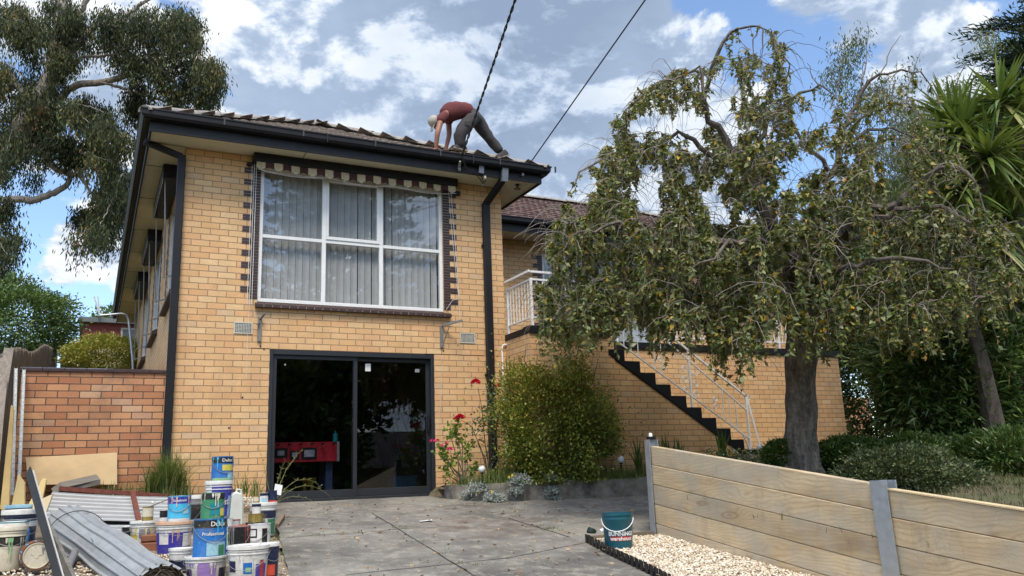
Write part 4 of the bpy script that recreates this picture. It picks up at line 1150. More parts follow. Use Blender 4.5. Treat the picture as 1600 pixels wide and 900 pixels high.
# gravel bed, its edging, its stones
gl = [atg(918, 851), atg(950, 869), atg(1000, 893), atg(1030, 908)]
def glx(y):
    ys_ = [p[1] for p in gl][::-1]; xs_ = [p[0] for p in gl][::-1]
    if y < ys_[0]: return xs_[0] + (y - ys_[0]) * .25
    return float(np.interp(y, ys_, xs_))
ytop = gl[0][1]
def ytopx(x): return ytop + (x - gl[0][0]) * (t0[1] - .05 - ytop) / (fx - gl[0][0])
ys_g = np.arange(-9.5, -3.6, .1)
def gvz(x, y): return drive_z(y) + .045 + .012 * noise.noise(Vector((x * 5, y * 5, 1)))
gb = sheet('gravel_bed', np.arange(1.8, 4.56, .06), ys_g, gvz, mat('cream_gravel_base', (.30, .24, .16), .95, var=.3, scale=40, world_space=True, bump=.8, bscale=60), keep=lambda x, y: x > glx(y) + .02 and y < ytopx(x) - .02)
tag(gb, kind='structure')
ico = np.array([(0, 0, 1), (1, 0, 0), (0, 1, 0), (-1, 0, 0), (0, -1, 0), (0, 0, -1), (.6, .6, .5), (-.6, -.6, -.4)], float)[:6]
ofc = np.array([(0, 1, 2), (0, 2, 3), (0, 3, 4), (0, 4, 1), (5, 2, 1), (5, 3, 2), (5, 4, 3), (5, 1, 4)])
def pebbles(name, pts, size, m, rg):
    N = len(pts); sz = size * rg.lognormal(0, .3, N)
    # subdivided octahedron: 18 verts
    base = [tuple(v) for v in ico]; mid = {}; F = []
    vs = list(map(np.array, base))
    def m_(a, b):
        k = (min(a, b), max(a, b))
        if k not in mid: v = vs[a] + vs[b]; vs.append(v / np.linalg.norm(v)); mid[k] = len(vs) - 1
        return mid[k]
    for a, b, c in ofc:
        ab, bc, ca = m_(a, b), m_(b, c), m_(c, a); F += [(a, ab, ca), (ab, b, bc), (ca, bc, c), (ab, bc, ca)]
    bs_ = np.array(vs); F = np.array(F); nv = len(bs_)
    V = np.empty((N, nv, 3))
    dirs = rg.normal(size=(N, 4, 3)); dirs /= np.linalg.norm(dirs, axis=2, keepdims=True)
    sc = rg.uniform(.55, 1.1, (N, 1, 3)); V[:] = bs_[None] * sc
    for k in range(4):   # chip off corners
        d = np.einsum('nvk,nk->nv', V, dirs[:, k]); V -= np.maximum(d - .55, 0)[..., None] * dirs[:, k][:, None, :]
    th = rg.uniform(0, 6.28, N); c, s = np.cos(th), np.sin(th)
    X = V[..., 0] * c[:, None] - V[..., 1] * s[:, None]; Y_ = V[..., 0] * s[:, None] + V[..., 1] * c[:, None]
    V = np.stack([X, Y_, V[..., 2] * .75], -1) * sz[:, None, None] + pts[:, None, :]
    FF = (F[None] + (np.arange(N) * nv)[:, None, None]).reshape(-1, 3)
    o = mesh_obj(name, V.reshape(-1, 3), FF, m, None, tint=np.repeat(rg.random(N), len(F)))
    return o
def tint_mat(name, stops, rough=.85):
    m = bpy.data.materials.new(name); m.use_nodes = True; t = NT(m.node_tree); bs = t.n['Principled BSDF']
    at = t.new('ShaderNodeAttribute'); at.attribute_name = 'tint'
    t.put(bs.inputs['Base Color'], t.ramp(at.outputs['Fac'], stops)); bs.inputs['Roughness'].default_value = rough
    return m
m_peb = tint_mat('cream_pebble', [(0, (.16, .09, .05)), (.08, (.45, .34, .22)), (.4, (.62, .52, .38)), (.8, (.74, .67, .54)), (1, (.80, .76, .67))])
pts = []
while len(pts) < 15000:
    y = random.uniform(-7.6, -3.75); x = random.uniform(glx(y) + .03, fx - .01)
    if y < ytopx(x) - .04 and x > 2.4: pts.append((x, y, gvz(x, y) + random.uniform(.0, .014)))
o = pebbles('gravel', np.array(pts), .0115, m_peb, rng); tag(o, 'cream gravel filling the bed beside the sleeper fence', 'gravel', kind='stuff')
pts = []
for k in range(7000):
    if k < 2600: u, v = random.uniform(180, 420), random.uniform(753, 775); p = atp(u, v, 'y', random.uniform(-.9, -.2)); p[2] = .03 + random.uniform(-.05, .05) * 1 + .03
    else:
        x = random.uniform(-1.6, .6); y = random.uniform(-6.2, -3.2); p = (x, y, drive_z(y) + random.uniform(0, .02))
    pts.append(tuple(p))
o = pebbles('loose_gravel', np.array(pts), .013, m_peb, rng); tag(o, 'loose cream gravel scattered under the junk heap', 'gravel', kind='stuff')
ed = MB(); n = 90; ya, yb = gl[0][1] + .03, -8.2
for k in range(n):
    y0 = ya + (yb - ya) * k / n; y1 = ya + (yb - ya) * (k + 1) / n; x0 = glx(y0); x1 = glx(y1); o_ = .006 if k % 2 else -.006
    zt_ = .095; ed.add([(x0 + o_, y0, drive_z(y0) - .02), (x1 + o_, y1, drive_z(y1) - .02), (x1 + o_ + .01, y1, drive_z(y1) - .02), (x0 + o_ + .01, y0, drive_z(y0) - .02),
            (x0 + o_, y0, drive_z(y0) + zt_), (x1 + o_, y1, drive_z(y1) + zt_), (x1 + o_ + .01, y1, drive_z(y1) + zt_), (x0 + o_ + .01, y0, drive_z(y0) + zt_)],
            [(0, 3, 2, 1), (4, 5, 6, 7), (0, 1, 5, 4), (1, 2, 6, 5), (2, 3, 7, 6), (3, 0, 4, 7)])
o = ed.obj('lawn_edging', mat('black_plastic', (.012, .013, .015), .4)); tag(o, 'black ribbed plastic edging between driveway and cream gravel', 'edging')
te = MB(); te.bar((gl[0][0] + .02, ytop + .02, drive_z(ytop) + .03), (fx - .05, t0[1] + .0, drive_z(t0[1]) + .03), .05, .09)
o = te.obj('timber_edge', wood('old_edge_timber', (.16, .12, .08), (.33, .26, .18), 'x', 1, False)); tag(o, 'old timber edging across the top end of the gravel bed', 'edging')

# bucket
def wire(mb, c, r, z, face, drop, th=.003, n=18):
    """bail handle hanging in front: from the two ears, dropping by drop"""
    f = Vector((face[0], face[1], 0)).normalized(); s = Vector((-f.y, f.x, 0)); pts = []
    for k in range(n + 1):
        a = math.pi * k / n; pts.append(Vector(c) + Vector((0, 0, z)) + s * (math.cos(a) * r * 1.02) + f * (math.sin(a) * r * 1.06) - Vector((0, 0, math.sin(a) * drop)))
    mb.tube(pts, th, 6)
def wrap(V, F, c, r, z, face_ang, off=.0015, taper=0., rot=0.):
    """bend flat lettering round a cylinder"""
    out = []
    for x, y, q in V:
        a = face_ang + x / r; rr = r + off + taper * y; out.append((c[0] + rr * math.cos(a), c[1] + rr * math.sin(a), c[2] + z + y))
    return out
def face_angle(c): return math.atan2(CAM[1] - c[1], CAM[0] - c[0])
def cyl_patch(mb, c, r, z0, z1, a0, a1, off=.001, taper=0., n=14):
    b = len(mb.v)
    for k in range(n + 1):
        a = a0 + (a1 - a0) * k / n
        for z in (z0, z1): rr = r + off + taper * z; mb.v.append((c[0] + rr * math.cos(a), c[1] + rr * math.sin(a), c[2] + z))
    for k in range(n): mb.f.append((b + 2 * k, b + 2 * k + 2, b + 2 * k + 3, b + 2 * k + 1)); mb.m.append(mb.cur)
bp = atg(970, 862, .03); bc = Vector(bp) + Vector((FWD[0], FWD[1], 0)).normalized() * .13
bw = float((np.array(bc) - CAM) @ FWD); br_ = 24.3 / FOC * bw; bh = 57 / FOC * bw
bk = thing('bucket', tuple(bc), 'teal plastic bucket with a white handle standing on the cream gravel', 'bucket')
m_teal = mat('teal_plastic', (.008, .085, .115), .38, var=.05)
b = MB(); r0 = br_ * .86
b.lathe([(0, .0), (r0, 0), (r0 + (br_ - r0) * .8, bh * .8), (br_ * 1.0, bh * .82), (br_ * 1.0, bh * .86), (br_ * .97, bh * .87), (br_ * .98, bh * .93), (br_ * 1.02, bh * .94), (br_ * 1.02, bh), (br_ * .96, bh), (br_ * .94, bh * .8), (r0 * .95, .01), (0, .01)], tuple(bc), 40)
b.obj('body', m_teal, bk, smooth=True)
h = MB(); wire(h, bc, br_, bh * .86, (CAM - np.array(bc))[:2] + np.array([-.6, 0]), bh * .33, .0045); h.obj('handle', m_white, bk, smooth=True)
fa = face_angle(bc) + .25
tp = (br_ * .97 - r0) / (bh * .85)
def lettering(parent, body, size, c, r, z, fa, m, bold=.004, taper=0., da=0., off=.002):
    V, F = text_mesh(body, size, bold); return mesh_obj('lettering', wrap(V, F, c, r, z, fa + da, off, taper), F, m, parent)
m_red = mat('sign_red', (.45, .02, .02), .5, var=.05)
rr_ = r0 + tp * bh * .47
lettering(bk, 'BUNNINGS', .052, bc, rr_, bh * .46, fa, m_white, .002, tp)
pm = MB(); cyl_patch(pm, bc, r0, bh * .28, bh * .39, fa - .85, fa + .85, .0015, tp); pm.obj('label', m_red, bk, fix=False)
lettering(bk, 'warehouse', .05, bc, r0 + tp * bh * .335, bh * .335, fa, m_white, .001, tp, 0, .003)
cp_ = MB(); q = Vector(atg(926, 834, .012)); cp_.lathe([(0, 0), (.045, 0), (.05, .01), (.05, .05), (.04, .055), (.035, .05), (.035, .012), (0, .012)], tuple(q + Vector((0, .04, 0))), 18, Matrix.Rotation(.5, 3, 'Y')); o = cp_.obj('pot_cap', mat('dark_green_plastic', (.01, .025, .018), .4), smooth=True)
tag(o, 'small dark green plastic cap on the driveway by the bucket', 'cap')
cp_ = MB(); q = Vector(atg(940, 833, .012)); cp_.lathe([(0, 0), (.02, 0), (.02, .06), (.03, .06), (.03, .09), (0, .09)], tuple(q + Vector((.0, .03, .02))), 14, Matrix.Rotation(1.4, 3, 'Y')); o = cp_.obj('white_nozzle', m_white, smooth=True)
tag(o, 'small white plastic nozzle lying behind the teal bucket', 'nozzle')
pa_ = MB(); q = Vector(atg(665, 814, .016)); pa_.add([q + Vector(v) for v in ((-.09, -.05, 0), (.06, -.06, .004), (.09, .03, .012), (-.05, .06, .003))], [(0, 1, 2, 3)]); o = pa_.obj('paper_scrap', m_white, fix=False)
tag(o, 'crumpled white paper scrap on the driveway before the door', 'paper')
# ---------------------------------------------------------------- paint tins and pails
PM = {}
m_wire = mat('handle_wire', (.22, .22, .22), .5, .4)
def pmat(nm, col, rough=.38, metal=0.):
    if nm not in PM:
        def grime(t, vec, bs):
            c = t.mix(t.rng(t.noise(vec, 9, 7, .75, .6), .52, .70, 0, .55), col, (.20, .16, .11))
            return t.mix(t.rng(t.noise(vec, 31, 5, .7), .62, .70, 0, .5), c, (.55, .53, .48))
        PM[nm] = mat('paint_' + nm, col, rough, metal, var=.12, scale=12, build=grime, rvar=.15, bump=.12, bscale=18)
    return PM[nm]
m_tinlid = mat('tin_lid', (.45, .44, .42), .35, .8, var=.15, scale=20)
WHT = pmat('white', (.66, .65, .61)); BLU = pmat('blue', (.012, .13, .40)); DBL = pmat('navy', (.012, .018, .055)); TEAL = pmat('teal', (.01, .23, .27)); GRN = pmat('green', (.03, .20, .09)); BLK = pmat('black', (.015, .014, .014))
PUR = pmat('purple_blue', (.045, .04, .32)); YEL = pmat('yellow', (.62, .52, .08)); PEA = pmat('peach', (.66, .40, .26)); CREAM = pmat('cream', (.62, .56, .43)); GOLD = pmat('gold', (.38, .27, .07), .35, .6); ORG = pmat('orange_red', (.55, .07, .03)); LIL = pmat('lilac', (.33, .20, .50)); LBL = pmat('pale_blue', (.30, .52, .62)); RED = pmat('red', (.38, .03, .03)); GRY = pmat('grey', (.22, .22, .22)); RUST = pmat('rust', (.16, .06, .025), .85); LGN = pmat('light_green', (.25, .45, .22)); CYAN = pmat('cyan', (.05, .40, .62))

def can(name, label, cat, c, r, h, kind, body, lid, band=None, patches=(), texts=(), handle=True, splats=(), drips=(), lying=None, group='paint tins and pails'):
    """patches: (deg0, deg1, z0, z1, material); texts: (string, z, size, material, deg); all heights as fractions of h"""
    c = Vector(c); root = thing(name, tuple(c), label, cat, group)
    f = face_angle(c); n = 36; b = MB(); tp = 0.
    if kind == 'pail':
        r0 = r * .86; tp = (r * .97 - r0) / (h * .86)
        b.lathe([(0, 0), (r0 * .98, 0), (r0, .006), (r0 + tp * h * .76, h * .76), (r, h * .765), (r, h * .785), (r0 + tp * h * .8, h * .79), (r0 + tp * h * .84, h * .84), (r, h * .845), (r, h * .87), (r * .96, h * .875), (r * .97, h * .93), (0, h * .93)], c, n)
        l = MB(); l.lathe([(r * 1.0, h * .895), (r * 1.035, h * .90), (r * 1.035, h * .99), (r * 1.02, h), (r * .95, h), (r * .93, h * .965), (r * .3, h * .955), (0, h * .955)], c, n)
        rb = r0
    else:
        b.lathe([(0, 0), (r * 1.015, 0), (r * 1.02, .004), (r, .009), (r, h * .97), (r * 1.02, h * .975), (r * 1.02, h), (r * .96, h), (r * .94, h * .965), (0, h * .96)], c, n)
        l = MB(); l.lathe([(r * .93, h * .97), (r * .90, h * 1.0), (r * .85, h * 1.0), (r * .83, h * .972), (0, h * .970)], c, n)
        rb = r
    b.obj('body', body, root, smooth=True, fix=False); lo = l.obj('lid', lid, root, smooth=True, fix=False)
    if splats:
        s = MB()
        for i, m_ in enumerate(splats):
            s.cur = i; cx, cy = random.uniform(-.3, .3) * r, random.uniform(-.3, .3) * r; pts = []
            for k in range(14):
                a = k / 14 * 2 * math.pi; q = r * random.uniform(.25, .55); pts.append((c[0] + cx + q * math.cos(a), c[1] + cy + q * math.sin(a), c[2] + h * (.972 if kind == 'tin' else .958) + .002 + .001 * i))
            s.add(pts, [tuple(range(14))])
        s.obj('paint_splash', list(splats), root, fix=False)
    if band or patches:
        s = MB(); ms = []
        if band:
            ms.append(band[2]); s.cur = 0; cyl_patch(s, c, rb, band[0] * h, band[1] * h, 0, 2 * math.pi, .0008, tp, 36)
        for (a0, a1, z0, z1, m_) in patches:
            ms.append(m_); s.cur = len(ms) - 1; cyl_patch(s, c, rb, z0 * h, z1 * h, f + R(a0), f + R(a1), .0014 + .0003 * len(ms), tp, 10)
        s.obj('label', ms, root, fix=False)
    for (tx, z, size, m_, deg) in texts:
        lettering(root, tx, size, c, rb + tp * z * h, z * h, f, m_, size * .02, tp, R(deg), .0042)
    if drips:
        s = MB()
        for i, m_ in enumerate(drips):
            s.cur = i
            for q in range(5):
                a = f + R(random.uniform(-80, 80)); wd = random.uniform(.04, .10) * (.1 / r) ** .5; z1 = .97 if kind == 'tin' else .74; ln = random.uniform(.12, .6)
                cyl_patch(s, c, rb, (z1 - ln) * h, z1 * h, a - wd / 2, a + wd / 2, .0045, tp, 3); cyl_patch(s, c, rb, (z1 - .1) * h, z1 * h, a - wd, a + wd, .0040, tp, 3)
        s.obj('paint_drip', list(drips), root, fix=False)
    if handle:
        hw = MB(); d = (CAM - np.array(c))[:2]; th = random.uniform(-.7, .7); d = np.array([d[0] * math.cos(th) - d[1] * math.sin(th), d[0] * math.sin(th) + d[1] * math.cos(th)])
        wire(hw, c, r * 1.02, h * .82, d, h * random.uniform(.25, .5), .0025)
        hw.obj('handle', m_wire, root, smooth=True)
    if lying:
        for ch in root.children: pass
        root.rotation_euler = lying
    return root

def base_geom(uL, uR, vT, vB, w=None):
    u = (uL + uR) / 2
    p = Vector(atg(u, vB, .015)) if w is None else Vector(atw(u, vB, w))
    fw = Vector((p[0] - CAM[0], p[1] - CAM[1], 0)).normalized()
    wc = float((np.array(p) - CAM) @ FWD); r = (uR - uL) / 2 / FOC * wc; r = r * (1 + r / wc); c = p + fw * r
    return c, r, wc + r
def height(vT, vB, r, wc, zb):
    h = (vB - vT) / FOC * wc / .99
    for _ in range(3):
        minor = 2 * r * max(0., CAM[2] - zb - h) / wc       # the far rim of the lid shows above the near one
        h = (vB - vT) / FOC * wc / .99 - minor
    return max(h, .03)
def stack(specs, w=None):
    """specs from the lowest up: (uL, uR, vT, vB, kwargs)"""
    c0 = None
    for i, (uL, uR, vT, vB, kw) in enumerate(specs):
        if i == 0: c, r, wc = base_geom(uL, uR, vT, vB, w); zb = c[2]; c0 = c; w0 = wc
        else:
            wc = w0; r = (uR - uL) / 2 / FOC * (wc - .1); q = Vector(atw((uL + uR) / 2, (vT + vB) / 2, wc)); c = Vector((q[0], q[1], zb))
            d = Vector((c[0] - c0[0], c[1] - c0[1], 0)); 
            along = Vector((FWD[0], FWD[1], 0)).normalized(); d -= along * d.dot(along); c = Vector((c0[0] + d[0], c0[1] + d[1], zb))
        h = height(vT, vB, r, wc, zb)
        can(c=(c[0], c[1], zb), r=r, h=h, **kw)
        zb += h * (.985 if kw['kind'] == 'pail' else .995)
def K_(name, label, cat, kind, body, lid, **k): return dict(name=name, label=label, cat=cat, kind=kind, body=body, lid=lid, **k)

stack([(343, 362, 812, 858, K_('paint_tin', 'white tin with a green base hidden behind the green and black tin', 'paint tin', 'tin', WHT, m_tinlid, patches=[(-60, 60, .1, .5, LGN)])),
       (314.5, 356.7, 754, 812, K_('paint_pail', 'tall white and purple paint pail in the highest stack', 'paint pail', 'pail', WHT, WHT, patches=[(-30, 88, .06, .92, PUR), (48, 75, .05, .6, LBL)], texts=[('Wattyl', .45, .085, WHT, 35)], splats=[CREAM])),
       (322, 355, 719, 757, K_('paint_tin', 'blue paint tin on the very top of the highest stack', 'paint tin', 'tin', BLU, m_tinlid, band=(.72, .95, BLK), patches=[(0, 70, .42, .66, YEL), (30, 85, .06, .36, LBL), (-60, 60, .02, .13, LGN)], texts=[('Dulux', .84, .042, WHT, 28)], drips=[CYAN], splats=[PEA]))])
stack([(289, 353, 868, 908, K_('paint_pail', 'white pail splashed with lilac paint carrying the big blue pail', 'paint pail', 'pail', WHT, WHT, patches=[(-25, 30, .0, .74, LIL), (40, 80, .1, .5, DBL), (-80, -45, .1, .5, DBL)], drips=[LIL, WHT], splats=[CREAM])),
       (299, 350, 820, 878, K_('paint_pail', 'big blue paint pail with a black top band and white lettering', 'paint pail', 'tin', BLU, m_tinlid, band=(.76, .96, BLK), patches=[(-10, 60, .03, .38, LBL), (30, 55, .02, .3, GRN)], texts=[('Dulux', .86, .05, WHT, 28), ('Professional', .60, .036, WHT, 12)], drips=[CYAN])),
       (307, 343, 783, 823, K_('paint_tin', 'green paint tin with a drippy black rim on the big blue pail', 'paint tin', 'tin', GRN, m_tinlid, band=(.74, .96, BLK), patches=[(-10, 80, .15, .6, TEAL), (40, 70, .1, .4, YEL)], drips=[CREAM, WHT], splats=[PEA, CREAM]))])
stack([(243, 298, 816, 866, K_('paint_pail', 'white pail with a peach lid and a blue label under the bright blue tin', 'paint pail', 'pail', WHT, PEA, patches=[(-80, 85, .02, .66, PUR), (-55, -18, .3, .64, WHT), (30, 80, .22, .62, WHT)], drips=[PEA], splats=[PEA])),
       (258.5, 293, 783, 822, K_('paint_tin', 'bright blue tin with a dark band standing on the peach lidded pail', 'paint tin', 'tin', CYAN, m_tinlid, band=(.7, .95, PUR), patches=[(-60, 60, .02, .12, WHT), (20, 50, .3, .5, LBL)], texts=[('Solashield', .82, .030, WHT, 0)], drips=[PEA], splats=[PEA]))])
stack([(263, 299, 857, 893, K_('paint_pail', 'white lidded pail half hidden behind the big blue pail', 'paint pail', 'pail', WHT, WHT, patches=[(-80, 80, .05, .5, DBL)]))])
stack([(355.5, 419, 853, 912, K_('paint_pail', 'large white pail with a smeared white lid at the front of the heap', 'paint pail', 'pail', WHT, WHT, patches=[(-15, 15, .25, .55, BLU), (-8, 8, .3, .42, LGN), (22, 60, .1, .5, PUR), (35, 50, .1, .6, RED), (-75, -40, .3, .6, DBL)], drips=[WHT], splats=[GRY]))])
stack([(405, 435, 850, 905, K_('paint_pail', 'navy pail with a white rim at the driveway edge of the heap', 'paint pail', 'pail', DBL, WHT, patches=[(-30, 40, .1, .4, ORG), (-70, -35, .1, .6, WHT)])) ])
stack([(356, 389, 824, 880, K_('paint_tin', 'black dripped tin topped with an orange red paint skin', 'paint tin', 'tin', GRY, ORG, band=(.5, .97, BLK), drips=[BLK, GRY, RED], splats=[ORG, ORG]))])
stack([(386.7, 421, 820, 866, K_('paint_tin', 'white tin with black label bars and a pale blue stripe', 'paint tin', 'tin', WHT, m_tinlid, patches=[(-60, -10, .55, .85, BLK), (-52, -16, .6, .8, WHT), (15, 45, .05, .85, BLK), (-80, 15, .08, .3, LBL)], splats=[CREAM]))])
stack([(390, 431, 787, 838, K_('paint_pail', 'white pail with a black band and green panel carrying three little tins', 'paint pail', 'pail', WHT, WHT, band=(.52, .74, DBL), patches=[(20, 70, .05, .5, GRN), (-20, 10, .1, .5, GRY)])),])
def small(uL, uR, vT, vB, on_w, kw):
    wc = on_w; q = Vector(atw((uL + uR) / 2, vB, wc)); r = (uR - uL) / 2 / FOC * wc; h = (vB - vT) / FOC * wc - 2 * r * max(0, CAM[2] - q[2]) / wc
    can(c=tuple(q), r=r, h=max(h, .05), handle=False, **kw)
cP, rP, wP = base_geom(390, 431, 787, 838)
zP = cP[2] + height(787, 838, rP, wP, cP[2]) * .985
for dx, dy, r_, h_, kw in [(-.075, 0.0, .030, .075, K_('sample_tin', 'gold sample tin on the black banded pail', 'paint tin', 'tin', GOLD, m_tinlid, patches=[(-60, 60, .3, .9, CREAM)])),
                      (.01, -.03, .042, .105, K_('sample_pot', 'white pot with a navy lid on the black banded pail', 'paint pot', 'tin', WHT, DBL, band=(.72, .98, DBL), patches=[(-30, 40, .15, .5, LBL)])),
                      (.07, .05, .050, .125, K_('sample_tin', 'navy tin with an orange foot behind the white sample pot', 'paint tin', 'tin', DBL, DBL, patches=[(-70, 70, .0, .2, ORG)]))]:
    d = Vector((RGT[0], RGT[1], 0)).normalized() * dx + Vector((FWD[0], FWD[1], 0)).normalized() * dy
    can(c=(cP[0] + d[0], cP[1] + d[1], zP - .006), r=r_, h=h_, handle=False, **kw)
stack([(383, 411, 817, 850, K_('paint_tin', 'short black tin under the gold topped jar', 'paint tin', 'tin', BLK, m_tinlid)),
       (386, 409, 806, 820, K_('sample_tin', 'flat gold tin beneath the white jar with a navy lid', 'paint tin', 'tin', GOLD, GOLD, handle=False)),
       (390.6, 404.4, 793, 808, K_('sample_pot', 'white jar with a navy lid on the flat gold tin', 'paint pot', 'tin', WHT, DBL, band=(.7, .98, DBL), handle=False))])
stack([(355, 374, 813, 850, K_('paint_tin', 'small red and white tin behind the orange topped one', 'paint tin', 'tin', RED, WHT, band=(.6, .95, WHT), handle=False))])
stack([(294, 318, 776, 832, K_('paint_pail', 'tall charcoal pail with a white lid behind the green tin', 'paint pail', 'pail', GRY, WHT, band=(.0, .74, BLK)))])
stack([(203, 243, 815, 856, K_('paint_pail', 'white pail with a yellow splash carrying a small gold tin', 'paint pail', 'pail', WHT, WHT, patches=[(-75, -30, .0, .5, YEL), (-20, 30, .35, .7, GRY)], drips=[YEL, WHT])),
       (219, 235.6, 797, 819, K_('sample_tin', 'small gold tin with a brush across it on the yellow splashed pail', 'paint tin', 'tin', GOLD, GRY, handle=False, patches=[(-70, 70, .3, .9, CREAM)]))])
stack([(249, 262, 798, 826, K_('paint_tin', 'small black topped tin between the yellow splashed pail and the bright blue tin', 'paint tin', 'tin', WHT, BLK, band=(.6, .98, BLK), handle=False))])
stack([(190, 207, 822, 840, K_('paint_pail', 'low open black pail with a white rim behind the curled roll', 'paint pail', 'pail', BLK, WHT))])
stack([(-14, 34, 825, 893, K_('paint_pail', 'white pail with a black top and green drips at the heap corner', 'paint pail', 'pail', CREAM, CREAM, band=(.55, .78, BLK), drips=[LGN, CREAM], splats=[PEA]))])
stack([(-6, 38, 817, 866, K_('paint_tin', 'teal and blue rimmed tin behind the black topped pail', 'paint tin', 'tin', TEAL, WHT, band=(.7, .96, WHT), splats=[BLU, WHT]))], 6.9)
stack([(0, 51, 800, 872, K_('paint_pail', 'navy pail with a white lid and a blue stripe beside the fence boards', 'paint pail', 'pail', DBL, WHT, band=(.64, .8, WHT), patches=[(10, 40, .05, .6, BLU), (-80, -40, .05, .5, LBL)], splats=[RED, YEL]))], 7.2)
stack([(6, 49, 791, 840, K_('paint_pail', 'pail with a pale blue grey lid at the back by the plywood strips', 'paint pail', 'pail', GRY, LBL, handle=False))], 7.9)
# the tin lying on its side, its rusty bottom to the street
q = Vector(atg(52, 888, .015)); q[2] += 0; wq = float((np.array(q) - CAM) @ FWD); r = 21 / FOC * wq
root = can('paint_tin', 'blue tin lying on its side with its rusty lid facing out', 'paint tin', (q[0], q[1], q[2] + r), r, .20, 'tin', RUST, CREAM, patches=[(-180, 180, .10, .93, CYAN), (-100, 100, .2, .5, WHT)], splats=[GRY, CREAM], handle=False)
root.rotation_euler = (R(90), 0, R(8))
# small tins' brush and milk bottle
br_ = MB(); q = Vector(atw(228, 799, float((np.array(atg(223, 856)) - CAM) @ FWD) + .1)); br_.bar(q + Vector((-.06, 0, .008)), q + Vector((.19, .02, .10)), .012, .01); br_.bar(q + Vector((-.09, 0, -.0)), q + Vector((-.05, 0, .012)), .03, .01)
o = br_.obj('paint_brush', m_greyt); tag(o, 'thin grey handled brush resting across the small gold tin', 'paint brush')
c, r, wc = base_geom(356.7, 379, 767, 822); hh = height(767, 822, r, wc, c[2]); jc = thing('jerrycan', tuple(c), 'translucent white plastic container with a moulded handle behind the paint tins', 'container')
w_ = r * .95
b = MB(); b.prism([(c[0] - w_, c[2]), (c[0] + w_, c[2]), (c[0] + w_, c[2] + hh * .70), (c[0] + w_ * .75, c[2] + hh * .86), (c[0] + w_ * .1, c[2] + hh * .93), (c[0] - w_ * .5, c[2] + hh * .93), (c[0] - w_, c[2] + hh * .80)], 'y', c[1] - w_ * .7, c[1] + w_ * .7)
b.obj('body', mat('milky_plastic', (.60, .62, .56), .45, var=.1), jc, bevel=.016)
h = MB(); h.tube([c + Vector((w_ * .75, 0, hh * .80)), c + Vector((w_ * .6, 0, hh * .98)), c + Vector((w_ * .1, 0, hh * 1.0)), c + Vector((-w_ * .1, 0, hh * .9))], .012, 8); h.obj('handle', mat('milky_plastic', (.6, .62, .56), .45), jc, smooth=True)
h = MB(); h.lathe([(0, 0), (.022, 0), (.022, .03), (0, .03)], tuple(c + Vector((-w_ * .5, 0, hh * .925))), 14); h.obj('screw_cap', m_dark, jc, smooth=True)
# white tag on the dry stalk by the door
tg = MB(); tq = Vector(atw(434, 765, 10.2)); tg.add([tq + Vector(v) for v in ((-.05, 0, -.05), (.04, 0, -.07), (.06, .01, .05), (-.03, .01, .07))], [(0, 1, 2, 3)]); o = tg.obj('plant_tag', m_white, fix=False); tag(o, 'white square tag caught on the dry stalks by the door', 'tag')

# ---------------------------------------------------------------- foosball table seen through the door
ft = thing('football_table', (1.9, 1.2, 0), 'red table football table behind the left pane of the glass door', 'game table')
YF = .75; a = atp(405, 690, 'y', YF); b_ = atp(530, 692, 'y', YF); zt = (a[2] + b_[2]) / 2; zb_ = atp(470, 722, 'y', YF)[2]; x0, x1 = .9, b_[0]
m_fr = mat('table_red', (.42, .012, .03), .4)
m = MB(); m.box(x0, x1, YF, YF + .03, zb_, zt); m.box(x0, x1, YF + .7, YF + .73, zb_, zt); m.box(x0, x0 + .03, YF + .03, YF + .7, zb_, zt); m.box(x1 - .03, x1, YF + .03, YF + .7, zb_, zt); m.box(x0 + .03, x1 - .03, YF + .03, YF + .7, zb_ + .03, zb_ + .05); m.obj('cabinet', m_fr, ft, bevel=.005)
m = MB(); m.box(x1 - .032, x1 + .003, YF - .004, YF + .03, zb_ - .002, zt + .002); m.obj('corner_trim', m_steel, ft)
m = MB(); 
for (ua, ub, va, vb) in ((431, 447, 702, 714), (455, 465, 706, 716), (473, 493, 701, 716)):
    p0 = atp(ua, vb, 'y', YF); p1 = atp(ub, va, 'y', YF); m.box(p0[0] - .02, p1[0] + .02, YF - .012, YF - .001, p0[2] - .015, p1[2] + .015)
m.obj('score_frame', m_black, ft)
m = MB()
for (ua, ub, va, vb) in ((433, 444, 704, 712), (456, 464, 707, 714), (475, 491, 703, 714)):
    p0 = atp(ua, vb, 'y', YF); p1 = atp(ub, va, 'y', YF); m.box(p0[0], p1[0], YF - .016, YF - .012, p0[2], p1[2])
m.obj('score_panel', mat('grey_panel', (.35, .35, .42), .5, var=.4, scale=30), ft)
m = MB()
for k in range(9): xx = x0 + .1 + (x1 - x0 - .2) * k / 8; m.tube([(xx, YF - .06, zt - .03), (xx, YF + .75, zt - .03)], .007, 8); m.tube([(xx, YF - .13, zt - .03), (xx, YF - .05, zt - .03)], .015, 8)
m.obj('player_rods', m_black, ft, smooth=True)
for xx in (x0 + .06, x1 - .12):
    m = MB(); m.box(xx - .05, xx + .05, YF + .1, YF + .2, 0, zb_); m.obj('leg', mat('table_blue', (.03, .05, .12), .5), ft); m = MB(); m.box(xx - .05, xx + .05, YF + .55, YF + .65, 0, zb_); m.obj('leg', mat('table_blue', (.03, .05, .12), .5), ft)
p = atp(523, 690, 'y', YF + .05)
m = MB(); m.lathe([(0, 0), (.038, 0), (.038, .11), (.03, .12), (.012, .13), (.012, .16), (0, .16)], (p[0], YF + .02, zt), 16); o = m.obj('spray_bottle', TEAL, smooth=True); tag(o, 'teal bottle standing on the corner of the table football table', 'bottle')
p0 = atp(472, 758, 'y', 1.2); p1 = atp(494, 746, 'y', 1.2)
